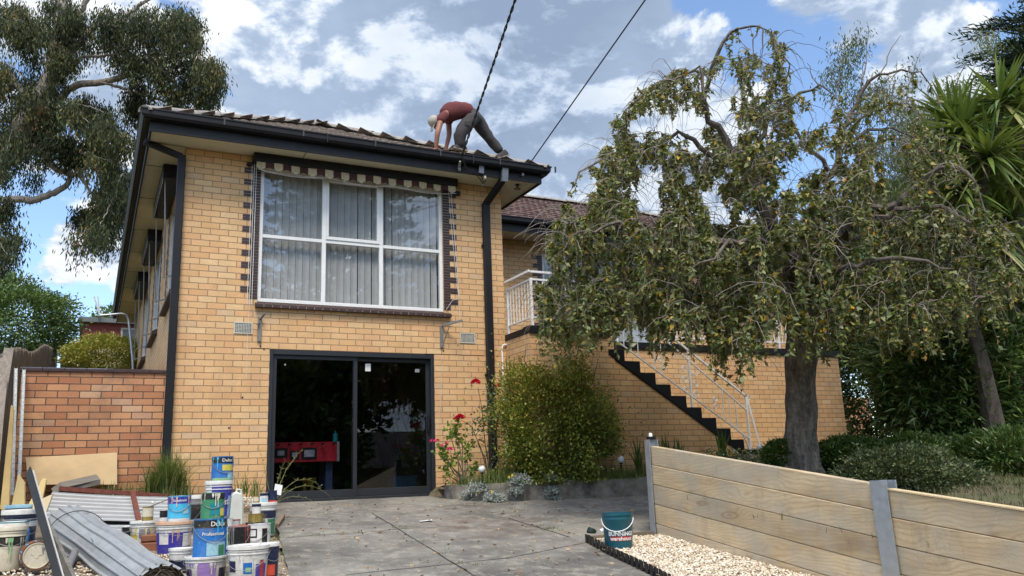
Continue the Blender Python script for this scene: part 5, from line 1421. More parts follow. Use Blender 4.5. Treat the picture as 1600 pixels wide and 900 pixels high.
m = MB(); m.box(p0[0], p1[0], 1.2, 1.4, p1[2] - .05, p1[2]); m.box(p0[0] + .03, p0[0] + .07, 1.25, 1.3, 0, p1[2] - .05); m.box(p1[0] - .07, p1[0] - .03, 1.25, 1.3, 0, p1[2] - .05); m.box(p0[0] + .08, p1[0] - .08, 1.2, 1.22, .2, p1[2] - .05)
o = m.obj('yellow_stool', mat('toy_yellow', (.6, .35, .03), .5)); tag(o, 'small yellow stool under the table football table', 'stool')
p = atp(633, 745, 'y', 1.6)
m = MB(); m.box(p[0] - .2, p[0] + .2, 1.6, 1.9, 0, .28); m.box(p[0] - .22, p[0] + .22, 1.58, 1.92, .283, .31); o = m.obj('storage_box', mat('storage_blue', (.03, .12, .2), .5), bevel=.01); tag(o, 'blue lidded storage box on the floor inside the glass door', 'box')
# ---------------------------------------------------------------- foliage
def rgn(s): return np.random.default_rng(s)
def fib(n, rg):
    d = rg.normal(size=(n, 3)); return d / np.linalg.norm(d, axis=1, keepdims=True)
def lump(dv, seed, amp, fr):
    return np.array([1 + amp * noise.noise(Vector((d[0] * fr + seed, d[1] * fr, d[2] * fr))) for d in dv])
def bush(name, label, cat, c, rad, n, L, W, m, seed, shell=.75, up=.3, amp=.35, fr=2.2, stems=10, flat=None, group=None, m_stem=None, loose=.0, tint=None):
    rg = rgn(seed); c = np.array(c, float); rad = np.array(rad, float)
    root = thing(name, (c[0], c[1], c[2] - rad[2] if flat is None else flat), label, cat, group)
    d = fib(n, rg); lm = lump(d, seed, amp, fr) * (1 + loose * np.abs(rg.normal(size=n)) * (rg.random(n) < .12))
    # many leaves sit on small sprays, so the surface has tufts and holes
    k = max(30, n // 22); ds = fib(k, rg); ls = lump(ds, seed, amp, fr); sc = ds * (shell + (1 - shell) * rg.random((k, 1)) ** .5) * ls[:, None]
    idx = rg.integers(0, k, n); tuft = sc[idx] + rg.normal(size=(n, 3)) * .085
    surf = d * ((shell + (1 - shell) * rg.random(n) ** .5) * lm)[:, None]
    pick = rg.random(n) < .68; P = np.where(pick[:, None], tuft, surf)
    out = P / (np.linalg.norm(P, axis=1, keepdims=True) + 1e-6)
    C = c + P * rad; lowz = root.location[2] + .02; C[:, 2] = np.maximum(C[:, 2], lowz + rg.random(n) * .05)
    D = out + rg.normal(size=(n, 3)) * .6 + np.array([0, 0, up])
    leaves_obj('crown', C, D, L * rg.uniform(.6, 1.25, n), W * rg.uniform(.7, 1.2, n), m, root, rg, tint=None if tint is None else tint(P, rg))
    if stems:
        s = MB()
        for i in range(stems):
            t_ = ds[i % k] * rad * .8 * ls[i % k] + c; b0 = np.array([c[0] + rg.normal() * rad[0] * .12, c[1] + rg.normal() * rad[1] * .12, root.location[2] - .03]); mid = (b0 + t_) / 2 + rg.normal(size=3) * .06
            s.tube([b0, mid, t_], [.012 * (1 + rad[2]), .009, .003], 6)
        s.obj('stems', m_stem or m_bark_grey, root, smooth=True)
    return root
def bark_build(c0, c1):
    def f(t, vec, bs):
        v = t.vmath('MULTIPLY', vec, (5, 5, 1.2)); return t.ramp(t.noise(v, 3, 7, .7, .5), [(.3, c0), (.7, c1)])
    return f
m_bark = mat('grey_brown_bark', build=bark_build((.045, .035, .03), (.20, .165, .135)), rough=.95, var=.15, bump=1., bscale=24)
def rough_bark(t, vec, bs):
    v = t.vmath('MULTIPLY', vec, (7, 7, 2.0)); a = t.noise(v, 2.4, 8, .75, .8)
    col = t.ramp(a, [(.3, (.06, .05, .042)), (.5, (.18, .152, .128)), (.72, (.34, .30, .26))])
    return t.mix(t.rng(t.noise(vec, 5, 6, .7), .56, .66, 0, .7), col, (.24, .22, .19))
m_bark_rough = mat('gnarled_bark', build=rough_bark, rough=.95, var=.3, scale=14, bump=3.5, bscale=13)
m_bark_grey = mat('twig_bark', build=bark_build((.10, .08, .065), (.30, .26, .22)), rough=.9, var=.15)
m_bark_gum = mat('gum_bark', build=bark_build((.20, .16, .13), (.45, .40, .35)), rough=.85, var=.15, bump=.4, bscale=10)
m_bark_dark = mat('dark_bark', build=bark_build((.02, .017, .014), (.07, .055, .045)), rough=.95, var=.15)
LF = leaf_material('weeping_leaf', [(0, (.055, .090, .018)), (.28, (.130, .170, .034)), (.54, (.225, .240, .058)), (.72, (.34, .31, .12)), (.84, (.20, .085, .04)), (.91, (.34, .28, .07)), (.982, (.60, .37, .03)), (1, (.60, .26, .02))], .42, .28, back=(.20, .25, .11))
LG = leaf_material('gum_leaf', [(0, (.012, .020, .008)), (.5, (.032, .045, .015)), (.8, (.085, .10, .028)), (.93, (.22, .19, .05)), (1, (.20, .10, .04))], .8, .12)
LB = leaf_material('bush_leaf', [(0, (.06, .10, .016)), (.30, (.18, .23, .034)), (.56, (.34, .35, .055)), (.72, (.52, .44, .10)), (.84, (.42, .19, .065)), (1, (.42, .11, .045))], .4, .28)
LO = leaf_material('oleander_leaf', [(0, (.024, .058, .017)), (.5, (.075, .15, .038)), (.8, (.16, .25, .07)), (1, (.28, .35, .12))], .38, .2)
LH = leaf_material('hedge_leaf', [(0, (.02, .05, .008)), (.5, (.05, .11, .015)), (1, (.13, .20, .03))], .45, .2)
LS = leaf_material('silver_leaf', [(0, (.22, .26, .24)), (.6, (.42, .46, .42)), (1, (.55, .58, .53))], .8, .1)
LY = leaf_material('grey_green_leaf', [(0, (.035, .060, .025)), (.6, (.09, .125, .05)), (1, (.18, .21, .09))], .6, .15)
LC = leaf_material('strap_leaf', [(0, (.05, .095, .018)), (.5, (.14, .205, .042)), (.85, (.26, .32, .085)), (1, (.38, .33, .15))], .35, .18)
GR = leaf_material('grass_blade', [(0, (.04, .09, .012)), (.5, (.10, .17, .03)), (.8, (.20, .24, .06)), (1, (.42, .36, .17))], .6, .25)
PN = leaf_material('pine_needle', [(0, (.008, .022, .008)), (.6, (.02, .045, .014)), (1, (.05, .08, .02))], .6, .05)

def grow_tree(limbs, attract, seed, arch=.35, r_tip=.004, r_in=.011, jit=.05):
    """limbs: lists of (point, radius). Attractors are reached one by one from the nearest wood. Returns tubes, tips."""
    rg = rgn(seed); tubes = []; nodes = []
    for pts, rad in limbs:
        pts = [np.array(p, float) for p in pts]; P = []; Rr = []
        for i in range(len(pts) - 1):
            n = max(2, int(np.linalg.norm(pts[i + 1] - pts[i]) / .12))
            p0 = pts[max(i - 1, 0)]; p1 = pts[i]; p2 = pts[i + 1]; p3 = pts[min(i + 2, len(pts) - 1)]
            for k in range(n):
                t = k / n; q = .5 * ((2 * p1) + (-p0 + p2) * t + (2 * p0 - 5 * p1 + 4 * p2 - p3) * t * t + (-p0 + 3 * p1 - 3 * p2 + p3) * t ** 3)
                P.append(q + rg.normal(size=3) * jit * .25); Rr.append(rad[i] + (rad[i + 1] - rad[i]) * t)
        P.append(pts[-1]); Rr.append(rad[-1]); tubes.append((P, Rr)); nodes += P[len(P) // 5:]
    nodes = np.array(nodes); A = np.array(attract); done = np.zeros(len(A), bool)
    dist = np.full(len(A), 1e9); near = np.zeros(len(A), int)
    def upd(new, off):
        d = np.linalg.norm(A[:, None] - new[None], axis=2); j = d.argmin(1); dm = d[np.arange(len(A)), j]; b = dm < dist; dist[b] = dm[b]; near[b] = off + j[b]
    for i in range(0, len(nodes), 400): upd(nodes[i:i + 400], i)
    nodes = list(nodes)
    for _ in range(len(A)):
        i = np.where(done, 1e9, dist).argmin(); done[i] = True
        a = nodes[near[i]]; b = A[i]; L = np.linalg.norm(b - a)
        if L < .03: continue
        ctl = (a + b) / 2 + np.array([0, 0, arch * L]) + rg.normal(size=3) * jit * L
        n = max(3, int(L / .10)); P = [(1 - t) ** 2 * a + 2 * t * (1 - t) * ctl + t * t * b + rg.normal(size=3) * .012 * (0 < t < 1) for t in np.linspace(0, 1, n + 1)]
        r0 = min(r_in, .004 + .012 * L); tubes.append((P, list(np.linspace(r0, r_tip, len(P)))))
        new = np.array(P[1:]); off = len(nodes); nodes += list(new); upd(new, off)
    return tubes, A
def tubes_obj(name, tubes, m, parent, nmin=4, wob=0.):
    mb = MB()
    for P, Rr in tubes:
        r = max(Rr); mb.tube(P, Rr, 14 if r > .12 else (9 if r > .04 else (5 if r > .01 else nmin)), cap=False, wob=wob if r > .08 else 0)
    return mb.obj(name, m, parent, smooth=True, fix=False)

# ---- the weeping tree
def PX(u, v, w): return atw(u, v, w)
wt = thing('weeping_tree', tuple(PX(1255, 738, 11)), 'gnarled weeping tree with yellowing leaves in front of the stairs', 'tree')
trunk = [([PX(1257, 765, 11), PX(1254, 730, 11), PX(1253, 690, 11), PX(1250, 620, 11), PX(1252, 560, 11), PX(1256, 500, 11), PX(1252, 450, 11), PX(1235, 410, 10.95)], [.27, .225, .195, .18, .19, .20, .19, .15])]
limbs = [
 ([PX(1236, 412, 10.95), PX(1205, 350, 10.8), PX(1165, 270, 10.6), PX(1135, 215, 10.5), PX(1102, 172, 10.4), PX(1106, 128, 10.4), PX(1122, 84, 10.3), PX(1140, 54, 10.3), PX(1170, 38, 10.3), PX(1203, 44, 10.3), PX(1215, 80, 10.2)], [.13, .10, .08, .065, .05, .035, .026, .02, .015, .010, .005]),
 ([PX(1102, 172, 10.4), PX(1092, 104, 10.5), PX(1050, 122, 10.4), PX(1015, 137, 10.3), PX(976, 172, 10.2), PX(966, 205, 10.2)], [.03, .022, .018, .014, .009, .004]),
 ([PX(1230, 425, 10.95), PX(1190, 385, 10.3), PX(1130, 380, 9.9), PX(1060, 385, 9.6), PX(1034, 380, 9.5), PX(1008, 360, 9.4), PX(978, 351, 9.4), PX(950, 350, 9.4), PX(930, 362, 9.4), PX(908, 360, 9.35), PX(885, 372, 9.3), PX(868, 400, 9.3)], [.12, .09, .07, .05, .042, .036, .03, .024, .02, .016, .011, .005]),
 ([PX(1165, 270, 10.6), PX(1110, 240, 10.8), PX(1060, 208, 10.8), PX(1030, 236, 10.8), PX(1000, 250, 10.8), PX(940, 254, 10.7), PX(912, 268, 10.6), PX(890, 300, 10.5)], [.07, .05, .035, .03, .025, .02, .013, .005]),
 ([PX(1245, 430, 11), PX(1285, 385, 10.8), PX(1345, 340, 10.5), PX(1400, 318, 10.3), PX(1450, 275, 10.2), PX(1490, 262, 10.1), PX(1520, 285, 10.0), PX(1540, 330, 9.9)], [.13, .10, .075, .06, .045, .03, .016, .006]),
 ([PX(1345, 345, 10.5), PX(1400, 330, 10.0), PX(1470, 322, 9.8), PX(1500, 345, 9.7), PX(1540, 350, 9.6), PX(1590, 345, 9.5)], [.05, .04, .03, .022, .014, .006]),
 ([PX(1250, 420, 11), PX(1275, 350, 11.2), PX(1300, 270, 11.3), PX(1315, 205, 11.3), PX(1345, 150, 11.3), PX(1375, 120, 11.2), PX(1410, 113, 11.2), PX(1440, 118, 11.1), PX(1465, 150, 11.1)], [.11, .08, .06, .05, .035, .022, .016, .011, .005]),
 ([PX(1240, 415, 11), PX(1200, 330, 11.5), PX(1180, 240, 11.8), PX(1215, 170, 11.8), PX(1250, 150, 11.7), PX(1285, 135, 11.6), PX(1310, 160, 11.5)], [.11, .08, .06, .035, .025, .014, .005]),
 ([PX(1300, 270, 11.3), PX(1250, 215, 11.4), PX(1225, 155, 11.4), PX(1232, 100, 11.4), PX(1210, 60, 11.3)], [.05, .035, .022, .013, .005]),
 ([PX(1225, 425, 10.95), PX(1160, 420, 10.7), PX(1110, 435, 10.4), PX(1075, 445, 10.2), PX(1030, 470, 10.1), PX(1000, 482, 10.0)], [.09, .055, .04, .03, .018, .006]),
 ([PX(1250, 440, 10.95), PX(1290, 430, 10.0), PX(1350, 410, 9.3), PX(1420, 400, 9.0), PX(1490, 420, 8.9)], [.10, .06, .04, .025, .008]),
 ([PX(1245, 440, 10.95), PX(1220, 400, 9.9), PX(1180, 375, 9.2), PX(1130, 385, 8.9), PX(1080, 420, 8.8)], [.09, .06, .04, .022, .007]),
 ([PX(1250, 430, 11.0), PX(1220, 380, 12.0), PX(1150, 350, 12.8), PX(1090, 370, 13.1), PX(1040, 420, 13.2)], [.09, .06, .04, .025, .008]),
 ([PX(1255, 430, 11.0), PX(1320, 380, 12.0), PX(1400, 350, 12.6), PX(1470, 370, 12.8)], [.09, .06, .035, .01]),
 ([PX(1300, 270, 11.3), PX(1340, 215, 11.4), PX(1390, 200, 11.4), PX(1440, 225, 11.3), PX(1480, 245, 11.2)], [.045, .03, .02, .012, .005]),
]
poly = [(842, 500), (838, 400), (868, 350), (884, 285), (935, 255), (945, 200), (975, 170), (1005, 135), (1060, 110), (1118, 90), (1150, 48), (1205, 42), (1235, 80), (1245, 140), (1300, 140), (1345, 150), (1400, 120), (1455, 135), (1470, 190), (1505, 245), (1550, 310), (1590, 370), (1598, 440), (1500, 490), (1400, 500), (1320, 500), (1270, 515), (1215, 465), (1150, 535), (1090, 520), (1000, 490), (930, 490), (880, 515)]
def inpoly(u, v, P):
    c = False; j = len(P) - 1
    for i in range(len(P)):
        if (P[i][1] > v) != (P[j][1] > v) and u < (P[j][0] - P[i][0]) * (v - P[i][1]) / (P[j][1] - P[i][1]) + P[i][0]: c = not c
        j = i
    return c
rg = rgn(11); attr = []
while len(attr) < 1950:
    u, v = rg.uniform(838, 1598), rg.uniform(42, 535)
    if not inpoly(u, v, poly): continue
    if rg.random() > np.interp(v, [40, 150, 250, 350, 420], [.60, .80, .95, 1.0, 1.0]): continue
    if noise.noise(Vector((u / 55, v / 55, 3))) < (-.20 if v < 340 else -.42): continue
    if u > 1470 and v < 400 and rg.random() < .55: continue
    if u > 1235 and v < 215 and rg.random() < .72: continue
    hw = np.interp(v, [40, 200, 400, 500], [.5, 1.3, 2.2, 2.3]) * (1 - .35 * abs(u - 1220) / 400)
    attr.append(PX(u, v, 10.9 + rg.uniform(-1, 1) * hw))
tubes, A_ = grow_tree(limbs, attr, 5, arch=.30, r_tip=.0035, r_in=.013, jit=.10)
tk = []
P0, R0 = trunk[0]
for i in range(len(P0) - 1):
    for k in range(7): t_ = k / 7; tk.append((np.array(P0[i]) * (1 - t_) + np.array(P0[i + 1]) * t_, R0[i] * (1 - t_) + R0[i + 1] * t_))
tk.append((P0[-1], R0[-1])); mb = MB(); n_ = 40; mb.tube([a for a, _ in tk], [b for _, b in tk], n_, cap=False)
for i, p in enumerate(mb.v):
    ri = i // n_; c_ = np.array(tk[ri][0]); d_ = np.array(p) - c_; an = math.atan2(d_[1], d_[0])
    q = Vector((math.cos(an) * 1.1, math.sin(an) * 1.1, p[2] * 1.1)); f_ = 1 + .24 * noise.noise(q * 1.3) + .20 * noise.noise(q * 3.1 + Vector((5, 0, 0))) + .06 * noise.noise(q * 8) + .05 * math.sin(an * 5 + p[2] * .8) * max(0, 1.2 - p[2])
    kn = noise.noise(q * 2.4 + Vector((9, 2, 0))); f_ += .16 * max(0, kn - .35) * 3
    mb.v[i] = tuple(c_ + d_ * f_)
mb.obj('trunk', m_bark_rough, wt, smooth=False, fix=False).data.polygons.foreach_set('use_smooth', [True] * ((len(tk) - 1) * n_))
tubes_obj('branches', [(P, [r * (.72 if r > .03 else .85) for r in Rr]) for P, Rr in tubes[:len(limbs)]], m_bark, wt, wob=.5)
tw = []; C = []; D = []; TT = []; LL = []
def hang(p, L, n_leaf, spread=.22, bare=.15, lean=None):
    """a drooping twig with leaves"""
    a = rg.uniform(0, 6.28); out = np.array([math.cos(a), math.sin(a), 0]) * spread * rg.uniform(.3, 1) if lean is None else lean
    n = max(3, int(L / .10)); P = []; q = np.array(p, float)
    for k in range(n + 1):
        t = k / n; P.append(q.copy()); q = q + (out * (1 - t) ** 1.5 * .5 + np.array([rg.normal() * .12, rg.normal() * .12, -(.25 + .9 * min(1, t * 2.2)) + (.35 if k == 0 else 0)])) * (L / n)
    tw.append((P, list(np.linspace(.0042, .0018, len(P)))))
    P = np.array(P); tl = rg.random()
    for _ in range(n_leaf):
        t = (bare + (1 - bare) * rg.random()) * (len(P) - 1); i = min(int(t), len(P) - 2); q = P[i] + (P[i + 1] - P[i]) * (t - i)
        C.append(q); D.append((rg.normal() * .95, rg.normal() * .95, -.75 + rg.normal() * .65)); LL.append(.030 + .058 * rg.random() ** 1.5)
        TT.append(min(1, rg.random() * (1.0 if p[2] < 3.4 else .75) + (0 if p[2] < 3.4 else .25)))
for (P, Rr) in tubes[len(limbs):]:
    tip = P[-1]; h = CAM[2] + 0; v_ = 450 - FOC * float((tip - CAM) @ UPV) / float((tip - CAM) @ FWD)
    dense = float(np.interp(v_, [80, 200, 300, 380, 470], [.30, .60, .95, 1.35, 1.6]))
    for _ in range(rg.integers(3, 6)):
        j = rg.integers(len(P) // 2, len(P)); L = rg.uniform(.08, .34) * (.75 + .25 * dense)
        if v_ > 400: L *= rg.uniform(1.1, 2.2)
        hang(P[j], L, int(rg.uniform(11, 27) * dense))
for k in range(len(limbs)):
    P = tubes[k][0]
    for _ in range(26):
        j = rg.integers(len(P) // 3, len(P)); hang(P[j], rg.uniform(.12, .35), int(rg.uniform(3, 10)))
# stiff bare shoots at the top and a thatch of tangled grey twigs through the crown
for _ in range(3400):
    a = A_[rg.integers(0, len(A_))]; d = rg.normal(size=3) * np.array([.5, .4, .18]) ; ctl = a + d * .32 + np.array([0, 0, abs(rg.normal()) * .12]); e = a + d * .55 - np.array([0, 0, .1 + .2 * rg.random()])
    P = [(1 - t) ** 2 * a + 2 * t * (1 - t) * ctl + t * t * e + rg.normal(size=3) * .008 for t in np.linspace(0, 1, 8)]; tw.append((P, list(np.linspace(.0055, .0020, 8))))
for (u0, v0, u1, v1, w_) in [(1345, 150, 1360, 38, 11.3), (1372, 122, 1405, 55, 11.2), (1415, 160, 1436, 80, 11.1), (1300, 170, 1322, 66, 11.5), (1395, 150, 1400, 95, 11.2), (1280, 140, 1262, 96, 11.6), (1180, 42, 1176, 105, 10.3), (1192, 44, 1190, 108, 10.3)]:
    a, b_ = PX(u0, v0, w_), PX(u1, v1, w_); P = [a + (b_ - a) * t + rg.normal(size=3) * .012 for t in np.linspace(0, 1, 7)]; tw.append((P, list(np.linspace(.011, .003, 7))))
tubes_obj('twigs', tubes[len(limbs):] + tw, m_bark_grey, wt, 3)
C = np.array(C); D = np.array(D); TT = np.array(TT)
leaves_obj('crown', C, D, np.array(LL), np.array(LL) * .60, LF, wt, rg, tint=TT, droop=.25)
print('weeping leaves', len(C), 'twigs', len(tw))

# ---- the big gum behind the house
gum = thing('gum_tree', (-9.5, 14, 1.5), 'big eucalyptus with drooping grey green foliage above the house corner', 'tree')
WG = 26
GX = lambda u, v, w=WG: atw(u, v, w)
gl_ = [
 ([GX(-60, 800), GX(-55, 500), GX(-40, 330), GX(0, 250), GX(45, 185), GX(80, 120), GX(92, 60), GX(100, -40)], [.55, .48, .42, .36, .30, .24, .2, .14]),
 ([GX(-20, 262), GX(20, 240), GX(60, 233), GX(85, 262), GX(112, 272), GX(125, 275), GX(140, 300), GX(170, 330)], [.2, .16, .13, .10, .08, .06, .04, .02]),
 ([GX(-20, 312), GX(28, 312), GX(55, 312), GX(85, 300), GX(108, 285), GX(108, 240), GX(95, 215)], [.12, .11, .11, .10, .08, .05, .03]),
 ([GX(80, 125), GX(95, 95), GX(110, 60), GX(135, 0), GX(150, -40)], [.16, .13, .1, .08, .06]),
 ([GX(60, 190), GX(112, 137), GX(160, 128), GX(215, 112), GX(255, 92), GX(300, 80), GX(318, 100)], [.14, .11, .10, .08, .06, .04, .02]),
 ([GX(112, 137), GX(160, 130), GX(205, 142), GX(245, 155), GX(290, 160), GX(310, 152), GX(325, 130)], [.06, .05, .045, .04, .03, .02, .01]),
 ([GX(90, 100), GX(150, 42), GX(190, 28), GX(230, 0), GX(270, -30)], [.10, .08, .07, .05, .04]),
 ([GX(75, 135), GX(105, 105), GX(130, 90), GX(180, 85), GX(235, 60)], [.08, .06, .05, .04, .02]),
 ([GX(60, 190), GX(40, 150), GX(10, 110), GX(-20, 80)], [.14, .1, .08, .05]),
]
rg = rgn(21)
clumps = [(60, 60, 60, 1.4), (130, 30, 50, 1.0), (110, 85, 45, 1.0), (20, 40, 40, 1.0), (15, 115, 45, 1.0), (200, 30, 45, 1.0), (250, 20, 45, 1.1), (290, 50, 38, 1.0), (320, 90, 26, .8), (330, 125, 20, .8), (318, 150, 14, .3), (262, 100, 32, .8), (225, 75, 35, .7),
          (285, 130, 24, .5), (268, 155, 14, .25), (200, 95, 30, .6), (60, 150, 55, 1.5), (20, 190, 55, 1.4), (90, 190, 45, 1.2), (130, 170, 40, 1.0), (165, 185, 42, 1.1), (180, 215, 38, 1.0), (150, 240, 38, 1.0), (120, 220, 32, .7), (190, 260, 30, .9), (170, 290, 32, .9), (190, 320, 28, .8), (155, 330, 26, .5), (125, 335, 22, .35), (150, 365, 22, .35), (175, 355, 26, .5), (120, 360, 16, .2), (208, 160, 30, .7), (225, 135, 25, .4),
          (10, 250, 35, .6), (0, 330, 32, .7), (15, 370, 26, .6), (0, 400, 30, .6), (8, 430, 20, .4), (40, 225, 40, .8), (0, 20, 40, .9), (90, 20, 40, .9), (170, 60, 30, .6), (340, 105, 14, .3), (205, 300, 20, .4), (55, 280, 20, .15), (300, 20, 26, .5)]
at_ = []; cl = []
for (u, v, r, wgt) in clumps:
    for k in range(int(8 * wgt)):
        a = rg.uniform(0, 6.28); q = .84 * r * math.sqrt(rg.random()); p = GX(u + q * math.cos(a), v + q * math.sin(a) * .8, WG + rg.normal() * 1.2); at_.append(p)
tub, Ag = grow_tree(gl_, at_, 8, arch=.10, r_tip=.008, r_in=.035, jit=.08)
tubes_obj('trunk', tub[:1], m_bark_gum, gum); tubes_obj('branches', tub[1:], m_bark_gum, gum, 4)
n_each = 300; n = len(Ag) * n_each; idx = np.repeat(np.arange(len(Ag)), n_each)
sub = Ag[idx] + rg.normal(size=(n, 3)) * np.array([.17, .17, .14]); 
# hanging sprays: leaves stretched downwards in strings
sub[:, 2] -= np.abs(rg.normal(size=n)) * .36
ug = 0
D = np.stack([rg.normal(size=n) * .35, rg.normal(size=n) * .35, -np.ones(n)], 1)
tn = np.clip(rg.random(n) * .8 + rg.normal(size=len(Ag))[idx] * .12 + .05 + .25 * ((sub[:, 2] - Ag[idx][:, 2]) > .15), 0, 1)
leaves_obj('crown', sub, D, rg.uniform(.11, .20, n), rg.uniform(.030, .050, n), LG, gum, rg, tint=tn)
print('gum leaves', n)

# ---- shrubs and trees in the yards
def P_(u, v, **k):
    a, val = list(k.items())[0]
    return atw(u, v, val) if a == 'w' else atp(u, v, a, val)
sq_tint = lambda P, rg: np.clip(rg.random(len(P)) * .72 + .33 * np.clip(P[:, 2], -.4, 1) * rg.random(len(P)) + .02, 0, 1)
c = P_(868, 664, y=-1.02)
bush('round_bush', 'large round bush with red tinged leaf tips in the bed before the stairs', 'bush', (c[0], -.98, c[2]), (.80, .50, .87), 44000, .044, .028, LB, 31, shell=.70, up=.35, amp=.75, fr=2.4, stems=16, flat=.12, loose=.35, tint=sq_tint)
rg = rgn(2)
sp = MB(); root = bpy.data.objects['round_bush']
for (u0, v0, u1, v1) in [(800, 650, 790, 560), (830, 590, 822, 540), (905, 580, 918, 540), (845, 600, 838, 560), (925, 600, 935, 560), (880, 590, 885, 565)]: sp.tube([P_(u0, v0, y=-1.1), (P_(u0, v0, y=-1.1) + P_(u1, v1, y=-1.15)) / 2 + rg.normal(size=3) * .02, P_(u1, v1, y=-1.15)], [.006, .005, .003], 5)
sp.obj('long_shoots', m_bark_dark, root)

c = P_(1492, 575, w=13.8)
bush('oleander_bush', 'large dark oleander with long narrow leaves behind the low hedge', 'bush', (c[0], c[1], c[2]), (1.50, 1.1, 1.75), 34000, .19, .036, LO, 33, shell=.62, up=.25, amp=.28, stems=18, flat=.3, loose=.12)
c = P_(1545, 640, w=14.6)
bush('oleander_bush', 'second dark oleander between the two leaning palm trunks', 'bush', (c[0], c[1], c[2]), (1.3, .9, 1.5), 16000, .17, .04, LO, 34, shell=.68, amp=.35, stems=8, flat=.3)
for i, (u, v, r, nn, lab) in enumerate([(1228, 712, (.30, .3, .20), 5500, 'short piece of clipped green hedge in front of the gnarled trunk'), (1330, 715, (.70, .34, .26), 15000, 'clipped green hedge beside the gnarled trunk on its path side'), (1425, 708, (.62, .34, .24), 12000, 'far end of the clipped green hedge under the oleander')]):
    c = P_(u, v, w=11.4 if i else 11.2)
    bush('hedge', lab, 'hedge', c, r, nn, .045, .026, LH, 40 + i, shell=.72, up=.5, amp=.15, stems=6, flat=c[2] - r[2] * 1.3)
c = P_(1405, 735, w=9.6)
bush('grey_green_shrub', 'low spreading grey green shrub just behind the sleeper fence', 'shrub', c, (.66, .42, .27), 16000, .045, .022, LY, 45, shell=.45, up=.4, amp=.5, stems=14, loose=.3)
c = P_(1475, 745, w=10.4)
bush('grey_green_shrub', 'smaller loose grey green shrub beside the slanting palm trunk', 'shrub', c, (.5, .4, .2), 6000, .045, .022, LY, 46, shell=.4, up=.4, amp=.5, stems=8, loose=.3)
# left back: tree and bush
c = P_(25, 505, y=13)
bush('leafy_tree', 'dense green leafy tree rising behind the paling fence', 'tree', (c[0], 13, c[2]), (1.3, 1.2, 1.05), 17000, .09, .05, LO, 50, shell=.6, up=.2, amp=.5, fr=1.8, stems=10, flat=c[2] - 2.5, loose=.2)
rg = rgn(51); C = []; D = []; s = MB()
for (u0, v0, u1, v1) in [(60, 470, 105, 475), (70, 500, 118, 512), (60, 490, 98, 470), (55, 500, 128, 518), (50, 520, 100, 525), (40, 460, 45, 440), (75, 480, 90, 478)]:
    a = P_(u0, v0, y=13); b_ = P_(u1, v1, y=13); s.tube([a, (a + b_) / 2 + np.array([0, 0, .12]), b_], [.02, .012, .004], 5)
    for k in range(150): t = rg.random(); q = a + (b_ - a) * t + np.array([0, 0, .48 * t * (1 - t)]) + rg.normal(size=3) * .09; C.append(q); D.append(rg.normal(size=3) + np.array([.4, 0, .1]))
tr = bpy.data.objects['leafy_tree']; leaves_obj('outer_sprays', C, D, .075, .04, LH, tr, rg); s.obj('outer_twigs', m_bark_grey, tr)
c = P_(164, 556, y=12.0)
bush('yellow_green_bush', 'rounded yellow green bush behind the coping of the garden wall', 'bush', (c[0], 12.0, c[2] - .05), (.92, .8, .55), 18000, .06, .036, LB, 53, shell=.7, up=.4, amp=.3, stems=6, flat=c[2] - 1.0, tint=lambda P, rg: np.clip(.3 + .5 * rg.random(len(P)), 0, 1))
c = P_(212, 485, y=40)
bush('far_tree', 'distant dark green tree showing over the flat metal roof', 'tree', (c[0], 40, c[2] - 1), (2.5, 2, 1.3), 2500, .25, .14, LO, 54, amp=.4, stems=0, flat=c[2] - 4)

# ---- right side: cordylines, pine, sapling, pale shrub
def rosette(C_, n, L, W, m, parent, rg, down=.5, name='leaf_rosette'):
    """strap leaves arching from one point"""
    V = []; F = []; tt = []
    for i in range(n):
        a = rg.uniform(0, 6.283); el = math.asin(rg.uniform(-.75, .98)); d = np.array([math.cos(a) * math.cos(el), math.sin(a) * math.cos(el), math.sin(el)])
        s = np.cross(d, [0, 0, 1.]); s /= np.linalg.norm(s) + 1e-6; l = L * rg.uniform(.75, 1.1); ns = 6; b = len(V); sag = down * l * rg.uniform(.25, 1.1) * math.cos(el)
        for k in range(ns + 1):
            t = k / ns; q = np.array(C_) + d * (l * t) - np.array([0, 0, sag * t * t]); wd = W * (.45 + 1.3 * t * (1 - t) * 1.9) * (1 - t ** 3) * .6 + .001
            V.append(q - s * wd); V.append(q + s * wd)
        for k in range(ns): F.append((b + 2 * k, b + 2 * k + 1, b + 2 * k + 3, b + 2 * k + 2))
        tv = rg.random() * (1 if el > -.3 else 1) ; tt += [min(1, tv * .85 + (.35 if el < -.35 else 0))] * ns
    return mesh_obj(name, np.array(V), np.array(F), m, parent, tint=tt)
def cordyline(label, base, trunk_px, heads, w, seed, L=1.0, thick=.13, col=True):
    rg = rgn(seed); pts = [atw(u, v, w) for u, v in trunk_px]
    root = thing('cabbage_palm', tuple(pts[0]), label, 'palm tree', 'cabbage palms beyond the oleander')
    mb = MB(); k = len(pts); mb.tube(pts, list(np.linspace(thick * 1.35, thick * .7, k)), 14, wob=.4)
    for (u, v, dw) in heads: h = atw(u, v, w + dw); mb.tube([pts[-1], (pts[-1] + h) / 2 + np.array([0, 0, -.1]), h], [thick * .6, thick * .5, thick * .4], 10)
    mb.obj('trunk', m_bark, root, smooth=True)
    for (u, v, dw) in heads: rosette(atw(u, v, w + dw), 96, L, .052, LC, root, rg)
    return root
cordyline('cabbage palm with a slanting trunk and the highest leaf heads', None, [(1562, 738), (1550, 660), (1535, 580), (1515, 500), (1505, 420), (1520, 330)], [(1505, 205, 0), (1565, 160, .2), (1500, 300, -.2), (1545, 245, -.5), (1530, 370, -.3), (1475, 250, .3), (1488, 190, .4)], 12.6, 61)
